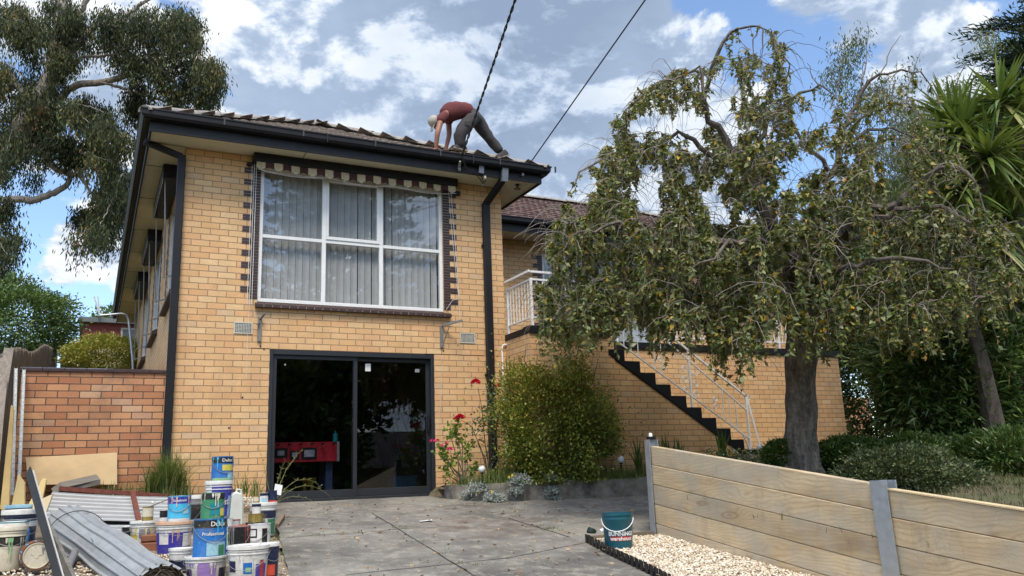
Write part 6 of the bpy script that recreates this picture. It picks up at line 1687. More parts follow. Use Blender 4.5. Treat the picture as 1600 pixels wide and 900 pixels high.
cordyline('cabbage palm with a trunk leaning out past the picture edge', None, [(1608, 705), (1602, 620), (1590, 560), (1580, 500), (1585, 420), (1592, 330)], [(1595, 180, 0), (1598, 275, -.3), (1575, 345, -.4), (1600, 410, .2), (1612, 235, .3)], 13.2, 62)
cordyline('low cabbage palm with drooping leaves in the dark of the oleander', None, [(1600, 720), (1590, 650), (1575, 560), (1560, 470)], [(1570, 450, -.2), (1585, 530, 0), (1500, 400, .3), (1530, 690, -.6)], 13.4, 63, .9)
cordyline('cabbage palm whose heads hang over the gnarled tree crown', None, [(1510, 735), (1500, 640), (1490, 520), (1470, 400)], [(1455, 330, .2), (1500, 340, .4), (1440, 390, .2)], 14.2, 64, .95)
c = atw(1590, 60, 20)
pine = thing('pine_tree', (c[0] + .6, c[1], 1), 'dark pine tree at the corner above the cabbage palms', 'tree')
rg = rgn(70); C = []; D = []; s = MB(); top = atw(1640, -200, 20); bt = atw(1625, 500, 20); s.tube([bt, (bt + top) / 2, top], [.35, .28, .2], 10)
for k in range(46):
    v = rg.uniform(-60, 230); a = atw(1630, v, 20); an = rg.uniform(0, 6.28); Lb = rg.uniform(.7, 1.75); d = np.array([math.cos(an), math.sin(an), -.12 + .25 * rg.random()]); b_ = a + d * Lb; s.tube([a, (a + b_) / 2, b_ + np.array([0, 0, .15])], [.05, .03, .01], 5)
    for q in range(260): t = rg.random() ** .7; p = a + (b_ - a) * t + rg.normal(size=3) * np.array([.15, .15, .06]); C.append(p); D.append(d + rg.normal(size=3) * .6 + np.array([0, 0, .3]))
leaves_obj('crown', C, D, .17, .035, PN, pine, rg); s.obj('trunk', m_bark_dark, pine)
def sapling(label, cluster, w, seed, m, n, name='sapling_tree', cat='tree', L=.09, W=.022, base=(1380, 600)):
    rg = rgn(seed); b0 = atw(*base, w); root = thing(name, tuple(b0), label, cat); lim = [([b0, atw(base[0], 380, w), atw((cluster[0][0] + base[0]) / 2, 250, w)], [.09, .06, .03])]
    at_ = []
    for (u, v, ru, rv, k) in cluster:
        for _ in range(k): at_.append(atw(u + rg.normal() * ru * .5, v + rg.normal() * rv * .5, w + rg.normal() * .4))
    tb, A2 = grow_tree(lim, at_, seed, .1, .003, .012); tubes_obj('trunk', tb, m_bark_grey, root, 4)
    idx = np.repeat(np.arange(len(A2)), n); N = len(idx); Cc = A2[idx] + rg.normal(size=(N, 3)) * np.array([.11, .11, .13]); Cc[:, 2] -= np.abs(rg.normal(size=N)) * .13
    leaves_obj('crown', Cc, np.stack([rg.normal(size=N) * .5, rg.normal(size=N) * .5, -np.ones(N)], 1), rg.uniform(.7, 1.2, N) * L, W, m, root, rg)
sapling('thin willowy sapling with pale hanging leaves poking above the gnarled crown', [(1318, 85, 22, 30, 16), (1345, 60, 16, 16, 8), (1300, 120, 20, 30, 12), (1340, 130, 26, 30, 14), (1375, 150, 30, 30, 14), (1330, 180, 40, 30, 12), (1400, 160, 30, 25, 12), (1420, 110, 12, 14, 4)], 14.5, 71, LY, 24)
sapling('feathery pale green shrub top between the sapling and the palms', [(1430, 190, 34, 24, 26), (1480, 170, 24, 28, 26), (1450, 220, 50, 30, 46), (1490, 140, 18, 22, 14), (1410, 240, 40, 30, 34), (1465, 260, 50, 30, 40), (1540, 60, 12, 22, 6), (1400, 300, 60, 40, 40), (1350, 330, 60, 30, 26)], 15.5, 72, leaf_material('feather_leaf', [(0, (.07, .095, .03)), (1, (.22, .24, .085))], .6, .3), 44, 'feathery_shrub', 'shrub', .11, .02, (1470, 600))
for (u, v, w_, r, nn, lab) in [(1590, 715, 12.0, (.8, .5, .42), 9000, 'low dark shrub at the picture edge between the palm trunk feet'), (1500, 715, 12.4, (.55, .4, .30), 7000, 'low dark shrub at the foot of the slanting palm trunk')]:
    c = P_(u, v, w=w_); bush('low_shrub', lab, 'shrub', c, r, nn, .10, .028, LO, int(u), shell=.5, up=.4, amp=.4, stems=6, flat=c[2] - r[2])
# dark mass of garden shrubs and a fence far behind at the right, closing the view
c = P_(1640, 560, w=18)
bush('dark_shrub', 'dark shrub filling the gap behind the palm trunks', 'shrub', c, (1.8, 1.2, 2.0), 16000, .17, .06, LO, 80, amp=.3, stems=4, flat=.4)
c = P_(1415, 470, w=19)
bush('tall_shrub', 'tall shadowy shrub behind the oleander and the willowy sapling', 'shrub', c, (2.2, 1.2, 2.3), 22000, .18, .06, LO, 81, amp=.35, stems=6, flat=.5)
c = P_(1352, 585, w=19); bush('tall_shrub', 'lighter green shrub showing in the gap between the terrace wall end and the oleander', 'shrub', c, (.9, .8, 1.6), 9000, .10, .05, LH, 82, shell=.5, amp=.35, stems=4, flat=.6)
for (u, v, w_, r, nn, lab) in [(1575, 330, 19.5, (2.0, 1.3, 2.6), 20000, 'tall dark tree mass rising behind the cabbage palm heads'), (1475, 380, 20.5, (1.9, 1.3, 1.9), 14000, 'dark tree crown filling in behind the gnarled weeping tree')]:
    c = P_(u, v, w=w_); bush('dark_tree', lab, 'tree', c, r, nn, .17, .07, LO, int(u) + 3, shell=.5, amp=.4, stems=6, flat=.5)
nb = thing('boundary_wall', (15, 6.4, .7), 'low shaded brick wall beyond the concrete path past the house end', 'wall')
b = MB(); b.box(12.9, 22, 8.0, 8.15, .2, 2.3); b.obj('wall', m_brick2, nb)

# ---- bed plants
def silver(label, pts, n, seed):
    rg = rgn(seed); C = []; D = []; root = thing('dusty_miller', tuple(pts[0][0]), label, 'plant', 'silver leaved plants along the edging')
    s = MB()
    for (c, r) in pts:
        for k in range(int(n)):
            d = rg.normal(size=3); d /= np.linalg.norm(d); d[2] = abs(d[2]) * .8 - .25; e = np.array(c) + d * r * rg.uniform(.3, 1)
            for q in range(4): C.append(e + rg.normal(size=3) * r * .09); D.append(d + rg.normal(size=3) * .7)
            if k % 6 == 0: s.tube([np.array(c) - np.array([0, 0, .02]), e], [.004, .002], 4)
    leaves_obj('leaves', C, D, .045, .012, LS, root, rg); s.obj('stems', LS, root)
    return root
def front(u, v, off=.05):
    """a point just in front of the edging"""
    p = atp(u, v, 'y', -1.2)
    for _ in range(3): p = atp(u, v, 'y', kerb_y(p[0]) - off)
    return p
silver('broad silver leaved clump hiding the edging nearest the door', [(front(750, 765), .20), (front(772, 780), .15), (front(735, 778), .12)], 240, 90)
silver('silver leaved tuft spilling over the edging below the round bush', [(front(812, 752, 0), .16), (front(806, 768), .10)], 200, 91)
silver('smallest silver leaved sprig hanging down the edging, last before the bush end', [(front(860, 748, 0), .10), (front(862, 768), .11), (front(868, 780), .07)], 110, 92)
YF_ = mat('yellow_petal', (.72, .55, .04), .6)
fl_ = MB()
for (u, v) in [(735, 760), (742, 765), (768, 768), (733, 780), (745, 788), (765, 790), (772, 796), (748, 770), (795, 745), (800, 742)]:
    c = front(u, v, .16)
    for k in range(9):
        a = k / 9 * 6.283; q = c + np.array([math.cos(a) * .022, -.004, math.sin(a) * .022]); fl_.add([c, c + np.array([math.cos(a - .3) * .014, -.006, math.sin(a - .3) * .014]), q, c + np.array([math.cos(a + .3) * .014, -.006, math.sin(a + .3) * .014])], [(0, 1, 2, 3)])
fl_.obj('yellow_daisies', YF_, bpy.data.objects['dusty_miller'], fix=False)

def petals(mb, c, r, rg, n=26):
    for k in range(n):
        d = rg.normal(size=3); d /= np.linalg.norm(d); d[2] = abs(d[2]) * .8; s = np.cross(d, rg.normal(size=3)); s /= np.linalg.norm(s); q = np.array(c) + d * r * .3
        mb.add([q, q + d * r * .5 + s * r * .38, q + d * r * .85, q + d * r * .5 - s * r * .38], [(0, 1, 2, 3)])
rg = rgn(95)
gr = thing('geranium', tuple(atp(722, 752, 'y', -.6)), 'leggy bright green geranium with pink flowers beside the glass door', 'plant')
LGm = leaf_material('geranium_leaf', [(0, (.06, .14, .015)), (.5, (.16, .28, .03)), (1, (.34, .38, .07))], .5, .3)
C = []; D = []; s = MB(); bs_ = atp(725, 752, 'y', -.62)
for (u, v, r, k) in [(712, 668, 13, 50), (704, 680, 10, 26), (722, 690, 12, 34), (692, 708, 12, 34), (700, 725, 12, 34), (715, 715, 12, 24), (733, 700, 10, 22), (700, 742, 10, 22), (738, 735, 10, 26), (730, 715, 8, 16), (745, 725, 6, 8), (690, 700, 8, 12)]:
    c = atp(u, v, 'y', -.66); s.tube([bs_ + rg.normal(size=3) * .02, (bs_ + c) / 2 + rg.normal(size=3) * .03, c], [.010, .008, .005], 6)
    for q in range(k): C.append(c + rg.normal(size=3) * r / 125 * .55); D.append(rg.normal(size=3) * np.array([1, .7, 1]) + np.array([0, -.5, .2]))
leaves_obj('leaves', C, D, .055, .062, LGm, gr, rg); s.obj('stems', m_bark_grey, gr)
for (u, v, r) in [(683, 689, .026), (703, 703, .035), (697, 693, .02), (676, 690, .03), (690, 697, .024)]:
    f = MB(); petals(f, atp(u, v, 'y', -.72), r * 1.4, rg); f.obj('flower', mat('pink_petal', (.70, .06, .20), .55, var=.2), gr, fix=False)
rs_ = thing('rose_bush', tuple(atp(762, 745, 'y', -.8)), 'spindly rose with three red blooms climbing by the downpipe', 'plant')
C = []; D = []; s = MB(); b0 = atp(765, 748, 'y', -.8)
for path in [[(765, 748), (750, 700), (735, 665), (719, 656)], [(765, 748), (758, 690), (752, 640), (744, 604)], [(765, 748), (775, 690), (780, 640), (778, 608)], [(765, 748), (768, 690), (765, 640), (764, 600)], [(765, 748), (790, 700), (800, 670)], [(765, 748), (757, 715), (748, 690)]]:
    pts = [atp(u, v, 'y', -.75) + rg.normal(size=3) * .012 for u, v in path]; s.tube(pts, [.009, .007, .005, .003][:len(pts)], 5)
for (u, v, k, r) in [(765, 610, 20, 8), (762, 640, 40, 12), (745, 660, 34, 12), (760, 665, 36, 12), (740, 675, 22, 10), (770, 690, 26, 12), (765, 625, 20, 9), (750, 690, 12, 8), (780, 650, 24, 10), (768, 715, 18, 10)]:
    c = atp(u, v, 'y', -.78)
    for q in range(k): C.append(c + rg.normal(size=3) * r / 118 * .6); D.append(rg.normal(size=3) + np.array([0, -.2, -.2]))
leaves_obj('leaves', C, D, .05, .03, leaf_material('rose_leaf', [(0, (.03, .06, .03)), (1, (.10, .16, .07))], .5, .2), rs_, rg); s.obj('canes', m_bark_dark, rs_)
for (u, v, r) in [(743, 598, .055), (719, 653, .055), (778, 604, .035), (712, 655, .03)]:
    f = MB(); petals(f, atp(u, v, 'y', -.8), r * 1.25, rg, 44); f.obj('flower', mat('red_petal', (.62, .015, .04), .5, var=.2), rs_, fix=False)
def straps(label, u, v, y, n, L, W, seed, name='iris_clump'):
    rg = rgn(seed); c = atp(u, v, 'y', y); root = thing(name, tuple(c), label, 'plant', 'strap leaved plants in the bed'); V = []; F = []; tt = []
    for i in range(n):
        a = rg.uniform(0, 6.28); tl = rg.uniform(.05, .38); l = L * rg.uniform(.6, 1.1); b = len(V); s = np.array([math.cos(a + 1.57 + rg.normal() * .4), math.sin(a + 1.57), 0]); p0 = c + np.array([rg.normal() * .04, rg.normal() * .04, -.04])
        for k in range(6):
            t = k / 5; q = p0 + np.array([math.cos(a) * tl * l * t ** 1.4, math.sin(a) * tl * l * t ** 1.4, l * t * (1 - .18 * t * tl * 2)]); wd = W * (1 - t ** 2.2) * .5 + .0006; V += [q - s * wd, q + s * wd]
        for k in range(5): F.append((b + 2 * k, b + 2 * k + 1, b + 2 * k + 3, b + 2 * k + 2)); 
        tt += [rg.random() * .6] * 5
    mesh_obj('leaves', np.array(V), np.array(F), GR, root, tint=tt)
straps('tall sword leaved clump standing beside the second white globe light', 998, 738, -1.1, 26, .55, .03, 101)
straps('sword leaved clump against the brick stair wall above the fence top', 1040, 722, -.95, 26, .50, .034, 102)
straps('thin sword leaved clump between the other two and the stair foot', 1062, 720, -1.0, 16, .42, .028, 103)
straps('spiky sword leaved clump growing over the lowest black steps', 1130, 712, -1.05, 24, .52, .03, 104)

def blades(name, label, specs, seed, m=GR, W=.006):
    rg = rgn(seed); V = []; F = []; tt = []
    for (c, r, n, L) in specs:
        for i in range(n):
            a = rg.uniform(0, 6.28); q0 = np.array(c) + np.array([rg.normal() * r[0], rg.normal() * r[1], 0]); l = L * rg.uniform(.4, 1.15); bend = rg.uniform(.1, .8) * l; s = np.array([-math.sin(a), math.cos(a), 0]); b = len(V)
            q0[2] = max(q0[2], gz(q0[0], q0[1])) - .01
            for k in range(4):
                t = k / 3; q = q0 + np.array([math.cos(a) * bend * t * t, math.sin(a) * bend * t * t, l * t * (1 - .35 * t * bend / l)]); wd = W * (1 - t ** 2) * .5 + .0004; V += [q - s * wd, q + s * wd]
            for k in range(3): F.append((b + 2 * k, b + 2 * k + 1, b + 2 * k + 3, b + 2 * k + 2))
            tt += [rg.random()] * 3
    o = mesh_obj(name, np.array(V), np.array(F), m, None, tint=tt); return tag(o, label, 'grass', kind='stuff')
sp = []
for x in np.arange(3.75, 6.9, .09):
    y0 = kerb_y(x); sp.append(((x, y0 + .15, .13), (.05, .05), 60, .20)); sp.append(((x, y0 + .28, .14), (.05, .07), 46, .30)); sp.append(((x, y0 + .06, .15), (.05, .02), 20, .16))
for x in np.arange(4.9, 6.8, .12): sp.append(((x, kerb_y(x) + .02, .15), (.06, .02), 16, .16))
sp += [((4.1, -1.0, .13), (.12, .06), 160, .30), ((4.3, -1.05, .13), (.1, .05), 100, .3)]
blades('bed_grass', 'rough green and straw coloured grass growing along the flower bed', sp, 110)
sp = []
for (u, v, n, L) in [(262, 770, 420, .62), (255, 775, 260, .5), (240, 770, 140, .4), (272, 772, 160, .5), (180, 765, 40, .25), (210, 768, 50, .25), (160, 762, 40, .2), (285, 775, 60, .3), (245, 772, 80, .35), (380, 770, 30, .3), (400, 775, 30, .35)]:
    c = atp(u, v, 'y', -.35); c[2] = max(.0, min(c[2], .16)); sp.append((c, (.06, .05), n, L))
blades('wall_grass', 'long green grass tufts at the foot of the brick walls', sp, 111, W=.010)
sp = []
for (u, v, n) in [(622, 826, 24), (632, 828, 14), (860, 828, 60), (840, 825, 40), (870, 832, 30), (718, 884, 26), (560, 790, 18), (575, 792, 12), (455, 875, 26), (445, 865, 14), (800, 790, 20), (650, 850, 18), (690, 868, 22), (745, 885, 24), (500, 838, 18), (560, 834, 14), (808, 800, 24), (795, 797, 16), (1160, 876, 20), (700, 860, 5), (928, 850, 12), (437, 842, 24), (470, 885, 16), (1025, 820, 8), (820, 778, 14)]:
    c = atg(u, v); sp.append((c, (.05, .02), n * 2, .045))
blades('joint_weeds', 'tiny weeds in the cracks of the concrete driveway', sp, 112, W=.007)
sp = []
rg = rgn(113)
for k in range(900):
    x = rg.uniform(4.7, 13); y = rg.uniform(-8, -.9)
    if in_garden(x, y) and not (x < 6.9 and y > kerb_y(x)): sp.append(((x, y, garden_z(x, y)), (.16, .16), 26, .09))
blades('garden_grass', 'thin grass over the garden behind the sleeper fence', sp, 114, leaf_material('dry_grass', [(0, (.035, .055, .015)), (.5, (.085, .10, .035)), (1, (.20, .18, .085))], .8, .15), W=.008)
# dry grass stalks leaning by the door
ds_ = MB(); C = []; D = []; rg = rgn(115)
for (u0, v0, u1, v1, b) in [(425, 790, 470, 705, .10), (425, 790, 460, 718, .08), (425, 792, 520, 780, .22), (425, 792, 500, 760, .20), (425, 790, 445, 720, .05), (425, 792, 490, 785, .1), (425, 790, 405, 705, .05), (425, 792, 455, 768, .08)]:
    a = atp(u0, v0, 'y', -.45); e = atp(u1, v1, 'y', -.5); P = [a + (e - a) * t + np.array([0, 0, b * 4 * t * (1 - t)]) + rg.normal(size=3) * .004 for t in np.linspace(0, 1, 9)]; ds_.tube(P, [.004] * 5 + [.003, .002, .002, .0015], 4)
    for t in np.linspace(.45, 1, 9): i = int(t * 8); C.append(P[i]); D.append((e - a) / np.linalg.norm(e - a) + rg.normal(size=3) * .5); C.append(P[i]); D.append((e - a) + rg.normal(size=3) * .7)
ds_root = thing('dry_weed', tuple(atp(425, 792, 'y', -.45)), 'tall dry weed leaning across the frame of the glass door', 'plant')
leaves_obj('leaves', C, D, .05, .006, GR, ds_root, rg, tint=rg.uniform(.6, 1, len(C))); ds_.obj('stalks', mat('dry_stalk', (.20, .20, .08), .8), ds_root)
# globe lights
for (u, v, y, lab) in [(753, 733, -1.0, 'white globe garden light beside the silver leaved clump'), (970, 718, -1.15, 'white globe garden light in the grass near the fence post'), (1188, 700, -1.5, 'white globe garden light at the foot of the stairs')]:
    c = Vector(atp(u, v, 'y', y)); r = 5.6 / FOC * float((np.array(c) - CAM) @ FWD) * .98
    gb_ = thing('globe_light', (c[0], c[1], c[2] - .2), lab, 'garden light', 'white globe garden lights')
    m = MB(); m.lathe([(r * math.sin(a) + 1e-4, -r * math.cos(a)) for a in np.linspace(0, math.pi, 14)], tuple(c), 22); m.obj('globe', mat('white_globe', (.72, .72, .74), .25, var=.03), gb_, smooth=True)
    m = MB(); m.lathe([(.02, -r * .9), (.028, -r * 1.05), (.02, -r * 1.25), (.01, -r * 1.3), (.008, -r - .25), (0, -r - .25)], tuple(c), 12); m.obj('stake', m_black, gb_, smooth=True)
# flowering ground cover by the stair foot
rg = rgn(120); C = []; D = []
for k in range(700): p = atp(rg.uniform(1095, 1200), rg.uniform(703, 735), 'y', rg.uniform(-1.9, -1.3)); C.append(p); D.append(rg.normal(size=3) + np.array([0, 0, .8]))
fp = thing('daisy_patch', tuple(np.mean(C, 0)), 'patch of small yellow and white flowers at the stair foot', 'plant'); leaves_obj('leaves', C, D, .05, .016, LH, fp, rg)
f = MB()
for k in range(110): p = np.array(C[rg.integers(0, len(C))]) + np.array([0, -.03, .03]); f.cur = k % 2; petals(f, p, .022, rg, 6)
f.obj('flowers', [YF_, m_white], fp, fix=False)
# fallen leaves
rg = rgn(121); C = []; D = []
for k in range(420):
    x, y = rg.uniform(1.0, 6.5), rg.uniform(-6, -.3)
    if in_garden(x, y): continue
    C.append((x, y, dz(x, y) + .012)); D.append((rg.normal(), rg.normal(), rg.normal() * .12))
o = leaves_obj('fallen_leaves', C, D, rg.uniform(.02, .06, len(C)), .025, tint_mat('dry_leaf', [(0, (.30, .16, .07)), (.5, (.45, .33, .18)), (1, (.20, .13, .07))]), None, rg); tag(o, 'dry leaves and litter scattered over the concrete driveway', 'leaves', kind='stuff')

# ---- across the street, behind the camera: what the glass reflects
def far_crown(label, c, rad, n, seed, m=LG, L=.5, W=.3, trunk_h=3):
    r_ = bush('street_tree', label, 'tree', c, rad, n, L, W, m, seed, shell=.3, amp=.5, fr=1.7, stems=12, flat=-1.4, group='trees across the street'); return r_
far_crown('broad dark tree across the street reflected in the glass door', (3, -29, 2.3), (8.5, 4, 4.6), 26000, 130, LO)
far_crown('high leaning crown across the street over the tiled house', (13.5, -28, 6.2), (5, 3, 1.9), 14000, 134, LO)
far_crown('second dark tree across the street beyond the broad one', (23, -30, 3.5), (6, 4, 4.4), 14000, 131, LO)
far_crown('third tree across the street on the fence side', (-12, -31, 2.6), (7, 4, 4.6), 14000, 132, LO)
rg = rgn(133); np_ = thing('norfolk_pine', (12.8, -40, -1.4), 'tall tiered pine across the street reflected upstairs', 'tree', 'trees across the street'); s = MB(); s.tube([(12.8, -40, -1.4), (12.8, -40, 30)], [.5, .08], 10); C = []; D = []
for lv in range(16):
    z = 10 + lv * 1.3; Lr = 6.5 * (1 - lv / 18)
    for q in range(10):
        a = q / 10 * 6.28 + lv; d = np.array([math.cos(a), math.sin(a), .12]); s.tube([(12.8, -40, z), np.array([12.8, -40, z]) + d * Lr], [.08, .02], 4)
        for k in range(110): t = rg.uniform(.15, 1); p = np.array([12.8, -40, z]) + d * Lr * t + rg.normal(size=3) * np.array([.25, .25, .12]); C.append(p); D.append(d * .5 + rg.normal(size=3) * .5 + np.array([0, 0, .5]))
leaves_obj('crown', C, D, .55, .22, PN, np_, rg); s.obj('trunk', m_bark_dark, np_)
oh = thing('street_house', (16, -34, -1.4), 'low tiled house across the street reflected in the door', 'house')
b = MB(); b.box(8, 30, -42, -33, -1.4, .8); b.obj('wall', m_brick, oh)
b = MB(); b.add([(7, -32.4, .8), (31, -32.4, .8), (31, -42.6, .8), (7, -42.6, .8), (12, -37.5, 3.0), (26, -37.5, 3.0)], [(0, 1, 5, 4), (1, 2, 5), (2, 3, 4, 5), (3, 0, 4), (0, 3, 2, 1)]); b.obj('roof', m_tile, oh)
# ---------------------------------------------------------------- the man on the roof
def skinned(name, verts, edges, radii, m, parent, root=0, sub=2, post=None):
    me = bpy.data.meshes.new(name); me.from_pydata([tuple(v) for v in verts], edges, []); me.update()
    o = bpy.data.objects.new(name, me); COL.objects.link(o)
    sk = o.modifiers.new('skin', 'SKIN'); sk.use_smooth_shade = True; sk.branch_smoothing = .6
    for i, r in enumerate(radii):
        d = me.skin_vertices[0].data[i]; d.radius = r if hasattr(r, '__len__') else (r, r); d.use_root = (i == root)
    ss = o.modifiers.new('sub', 'SUBSURF'); ss.levels = sub; ss.render_levels = sub
    dg = bpy.context.evaluated_depsgraph_get(); ev = o.evaluated_get(dg); m2 = ev.to_mesh()
    V = np.array([tuple(v.co) for v in m2.vertices]); F = [tuple(p.vertices) for p in m2.polygons]; ev.to_mesh_clear()
    bpy.data.objects.remove(o)
    if post is not None: V = post(V)
    r_ = mesh_obj(name, V, F, m, parent, True); return r_
m_skin = mat('tanned_skin', (.30, .13, .08), .5, var=.08)
m_shirt = mat('faded_red_shirt', (.125, .028, .027), .9, var=.18, scale=9, bump=.3, bscale=30)
m_trou = mat('grey_brown_trousers', (.044, .039, .039), .9, var=.2, scale=7, bump=.4, bscale=24)
m_cap = mat('off_white_cap', (.38, .35, .30), .85, var=.08)
def PP(u, v, y): return np.array(atp(u, v, 'y', y))
pel = PP(741, 180, -.35); wst_ = PP(727, 173, -.35); sp_ = PP(713, 171, -.35); ch = PP(699, 176, -.35); nk = PP(689, 184, -.35); hd0 = PP(684, 189, -.35); hd1 = PP(679, 196, -.36)
sh1 = PP(690, 184, -.53); el1 = PP(683.5, 208, -.57); wr1 = PP(681.5, 228, -.52); pa1 = PP(681, 234, -.50)
sh2 = PP(701, 186, -.20); el2 = PP(702, 211, -.14); wr2 = PP(697.5, 229, -.16); pa2 = PP(696, 235, -.17)
hp1 = PP(740, 184, -.45); kn1 = PP(718, 208, -.50); an1 = PP(719, 230, -.46)
hp2 = PP(744, 186, -.25); kn2 = PP(761, 212, -.24); an2 = PP(783, 238, -.26)
man = thing('person', tuple((an1 + an2) / 2), 'man in a faded red shirt and grey trousers bent over on the roof edge', 'person')
V = [pel, wst_, sp_, ch, nk, hd0, hd1, sh1, el1, wr1, pa1, sh2, el2, wr2, pa2, hp1, kn1, an1, hp2, kn2, an2]
Eg = [(0, 1), (1, 2), (2, 3), (3, 4), (4, 5), (5, 6), (3, 7), (7, 8), (8, 9), (9, 10), (3, 11), (11, 12), (12, 13), (13, 14), (0, 15), (15, 16), (16, 17), (0, 18), (18, 19), (19, 20)]
Rd = [.10, .09, .09, .09, .055, .065, .075, .052, .045, .033, .036, .052, .045, .033, .036, .08, .06, .045, .08, .06, .045]
skinned('body', V, Eg, Rd, m_skin, man)
# hands on the tiles: five fingers each, palm down
def hand(p, fx_, side):
    mb = MB(); fx_ = Vector(fx_).normalized(); sd = fx_.cross(Vector((0, 0, 1))).normalized() * side; p = Vector(p)
    for k, (o_, l) in enumerate([(-.032, .062), (-.011, .075), (.011, .070), (.032, .055)]):
        a = p + sd * o_ + Vector((0, 0, -.01)); mb.tube([a - fx_ * .03, a + fx_ * l * .4 + Vector((0, 0, .004)), a + fx_ * l + Vector((0, 0, -.022))], [.011, .010, .007], 7)
    a = p - sd * .03; mb.tube([a - fx_ * .035, a - sd * .03 + fx_ * .0, a - sd * .04 + fx_ * .03 + Vector((0, 0, -.02))], [.013, .011, .008], 7)
    mb.tube([p - fx_ * .05 + Vector((0, 0, .015)), p, p + fx_ * .02], [.03, .038, .03], 10)
    return mb.obj('hand', m_skin, man, smooth=True)
hand(pa1 + np.array([-.01, 0, -.0]), (-1, -.1, 0), 1); hand(pa2 + np.array([-.01, 0, 0]), (-1, .1, 0), -1)
# shirt and trousers, a little larger than the body
skinned('shirt', [PP(738, 177, -.35), wst_, sp_ + np.array([0, 0, -.015]), ch + np.array([0, 0, -.01]), PP(690, 182, -.35)], [(0, 1), (1, 2), (2, 3), (3, 4)], [.140, .148, .165, .165, .10], m_shirt, man,
        post=lambda V: V + np.array([(0, 0, .022 * noise.noise(Vector(v * 10)) + .006 * noise.noise(Vector(v * 30))) for v in V]))
for (s_a, e_a) in ((sh1, el1), (sh2, el2)):
    skinned('sleeve', [ch * .5 + s_a * .5 + np.array([.02, 0, .01]), s_a, s_a + (e_a - s_a) * .40], [(0, 1), (1, 2)], [.085, .082, .072], m_shirt, man, sub=1)
skinned('trousers', [pel, PP(731, 175, -.35), hp1, (hp1 + kn1) / 2, kn1, (kn1 + an1) / 2, an1 + np.array([0, 0, -.03]), hp2, (hp2 + kn2) / 2, kn2, (kn2 + an2) / 2, an2],
        [(0, 1), (0, 2), (2, 3), (3, 4), (4, 5), (5, 6), (0, 7), (7, 8), (8, 9), (9, 10), (10, 11)], [.175, .15, .145, .125, .105, .098, .09, .145, .115, .098, .088, .075], m_trou, man,
        post=lambda V: V + np.array([(0, .0, 0) if False else tuple(Vector((1, 0, 0)) * .018 * noise.noise(Vector(v * 11)) + Vector((0, 0, 1)) * .016 * noise.noise(Vector(v * 16 + 3))) for v in V]))
pk = MB(); c = Vector(kn1 * .55 + hp1 * .45) + Vector((-.03, -.125, 0)); pk.box(c[0] - .035, c[0] + .04, c[1] + .0, c[1] + .03, c[2] - .05, c[2] + .04); pk.obj('pocket', m_trou, man, bevel=.01)
def shoe(p, d, roll=0.):
    d = Vector(d).normalized(); p = Vector(p); up = Vector((0, 0, 1)); up = (up - d * up.dot(d)).normalized()
    mb = MB(); rows = []
    for k, (t, w, h) in enumerate([(-.08, .030, .06), (-.05, .042, .09), (0, .044, .095), (.06, .045, .07), (.12, .05, .055), (.165, .042, .04), (.19, .015, .02)]):
        c = p + d * t; s = d.cross(up) * w; rows.append([c - s, c - s * .95 + up * h * .5, c - s * .5 + up * h, c + s * .5 + up * h, c + s * .95 + up * h * .5, c + s])
    b = len(mb.v)
    for r in rows: mb.v += [tuple(q) for q in r]
    for i in range(len(rows) - 1):
        for k in range(6): k2 = (k + 1) % 6; mb.f.append((b + i * 6 + k, b + i * 6 + k2, b + (i + 1) * 6 + k2, b + (i + 1) * 6 + k)); mb.m.append(0)
    mb.f.append(tuple(range(b, b + 6))); mb.m.append(0); mb.f.append(tuple(range(b + 36, b + 42))); mb.m.append(0)
    o = mb.obj('shoe', mat('shoe_dark', (.03, .025, .022), .7), man, smooth=True)
    sl = MB(); sl.bar(p - d * .085 - up * .008, p + d * .18 - up * .008, .085, .02, up=tuple(up)); sl.obj('shoe_sole', mat('shoe_sole', (.3, .26, .2), .8), o)
shoe(PP(722, 234, -.46), (-1, -.25, -.02)); shoe(PP(788, 243.5, -.27), (-.80, -.2, -.35))
# head details: cap, ear, hair, beard side of the face, nose
ax_ = Vector(hd1 - hd0).normalized()
face = Vector((-.35, 0, -.94)).normalized(); top = Vector((-.94, 0, .35)).normalized(); hc = Vector(PP(678.5, 190, -.36)); sdv = face.cross(top).normalized()
Mx = Matrix((sdv, face, top)).transposed()
cp = MB(); cp.lathe([(.098 * math.cos(a), .10 * math.sin(a)) for a in np.linspace(-.25, math.pi / 2, 10)], tuple(hc), 20, Mx)
cp.obj('cap', m_cap, man, smooth=True)
bmr = MB(); c0 = hc + top * -.01
bmr.add([c0 + face * .08 - sdv * .07, c0 + face * .16 - sdv * .05 - top * .01, c0 + face * .175 - top * .015, c0 + face * .16 + sdv * .05 - top * .01, c0 + face * .08 + sdv * .07,
         c0 + face * .08 - sdv * .07 + top * .012, c0 + face * .16 - sdv * .05 + top * .0, c0 + face * .175 - top * .005, c0 + face * .16 + sdv * .05 + top * .0, c0 + face * .08 + sdv * .07 + top * .012],
        [(0, 1, 2, 3, 4), (9, 8, 7, 6, 5), (0, 5, 6, 1), (1, 6, 7, 2), (2, 7, 8, 3), (3, 8, 9, 4)])
bmr.obj('cap_peak', m_cap, man)
fc = MB(); fc.lathe([(.001, -.125), (.035, -.12), (.06, -.09), (.078, -.04), (.085, .0), (.08, .03)], tuple(hc), 18, Mx)
for s in (-1, 1): fc.lathe([(0, -.006), (.022, 0), (.018, .01), (0, .012)], tuple(hc + sdv * s * .082 - top * .035 - face * .01), 8, Matrix((face, top, sdv * s)).transposed())
fc.tube([hc + face * .082 - top * .03, hc + face * .105 - top * .055, hc + face * .085 - top * .065], [.010, .013, .009], 8)
fc.obj('head', m_skin, man, smooth=True)
ey = MB()
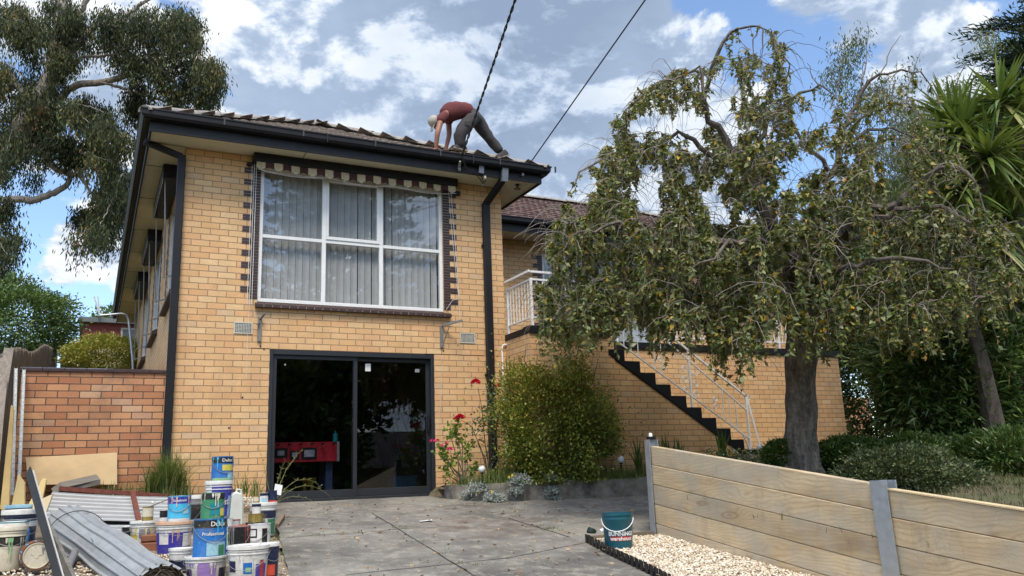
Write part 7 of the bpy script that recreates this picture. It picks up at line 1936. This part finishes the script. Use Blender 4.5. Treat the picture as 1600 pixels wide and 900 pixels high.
for s in (-1, 1): ey.lathe([(.011 * math.sin(a), .011 * math.cos(a)) for a in np.linspace(0, math.pi, 8)], tuple(hc + face * .074 + sdv * s * .03 - top * .03), 8)
ey.obj('eyes', mat('eye_dark', (.02, .015, .01), .3), man, smooth=True)
hr = MB(); hr.lathe([(.088, -.05), (.092, -.01), (.09, .01)], tuple(hc - face * .014), 18, Mx); hr.obj('hair', mat('grey_hair', (.10, .085, .07), .9), man, smooth=True)

# ---------------------------------------------------------------- overhead cables
m_cable = mat('black_cable', (.012, .012, .013), .5)
A = Vector(atp(722, 243, 'y', -.635)); B = Vector(atw(805, 0, 9.9)); d = B - A; s = d.normalized().cross(Vector((0, 0, 1))).normalized(); u_ = s.cross(d.normalized())
cb = MB(); N = 420; far = 5.0
for ph in (0, math.pi):
    cb.tube([A + d * (far * k / N) - Vector((0, 0, 1)) * .10 * 4 * (k / N) * (1 - k / N) * 0 + s * (.010 * math.cos(k * .75 + ph)) + u_ * (.010 * math.sin(k * .75 + ph)) for k in range(N)], .0095, 5)
o = cb.obj('service_cable', m_cable, smooth=True); tag(o, 'thick twisted black service cable running up from the gutter past the man', 'cable')
A2 = Vector(atp(829, 254, 'y', -.63)); B2 = Vector(atw(1008, 0, 9.9)); d2 = B2 - A2
cb = MB(); cb.tube([A2 + d2 * (4.5 * k / 30) for k in range(31)], .0095, 6); o = cb.obj('phone_cable', m_cable, smooth=True); tag(o, 'thin single black cable running up from the gutter corner', 'cable')
cb = MB()
cb.tube([A, A + Vector((.02, .02, -.08)), Vector(atp(728, 262, 'y', -.56)), Vector(atp(742, 270, 'y', -.55)), Vector(atp(750, 280, 'y', -.42)), Vector(atp(756, 289, 'y', -.3))], .008, 6)
cb.tube([A, Vector(atp(730, 266, 'y', -.54)), Vector(atp(745, 272, 'y', -.5)), Vector(atp(752, 275, 'y', -.4)), Vector(atp(757, 288, 'y', -.3))], .006, 6)
cb.tube([Vector(atp(829, 254, 'y', -.63)), Vector(atp(828, 268, 'y', -.54))], .008, 6)
cb.obj('lead_in_cable', m_cable, house, smooth=True)
ins = MB(); ins.tube([atp(754, 291, 'y', -.32), atp(759, 281, 'y', -.32)], [.018, .014], 10); ins.tube([atp(719, 252, 'y', -.63), atp(717, 264, 'y', -.50)], [.014, .02], 8)
for (u, v) in [(817, 270), (718, 262), (758, 276)]: ins.tube([atp(u, v, 'y', -.50), atp(u, v + 4, 'y', -.54)], .02, 8)
ins.obj('insulator', mat('old_insulator', (.28, .27, .25), .6), house, smooth=True)
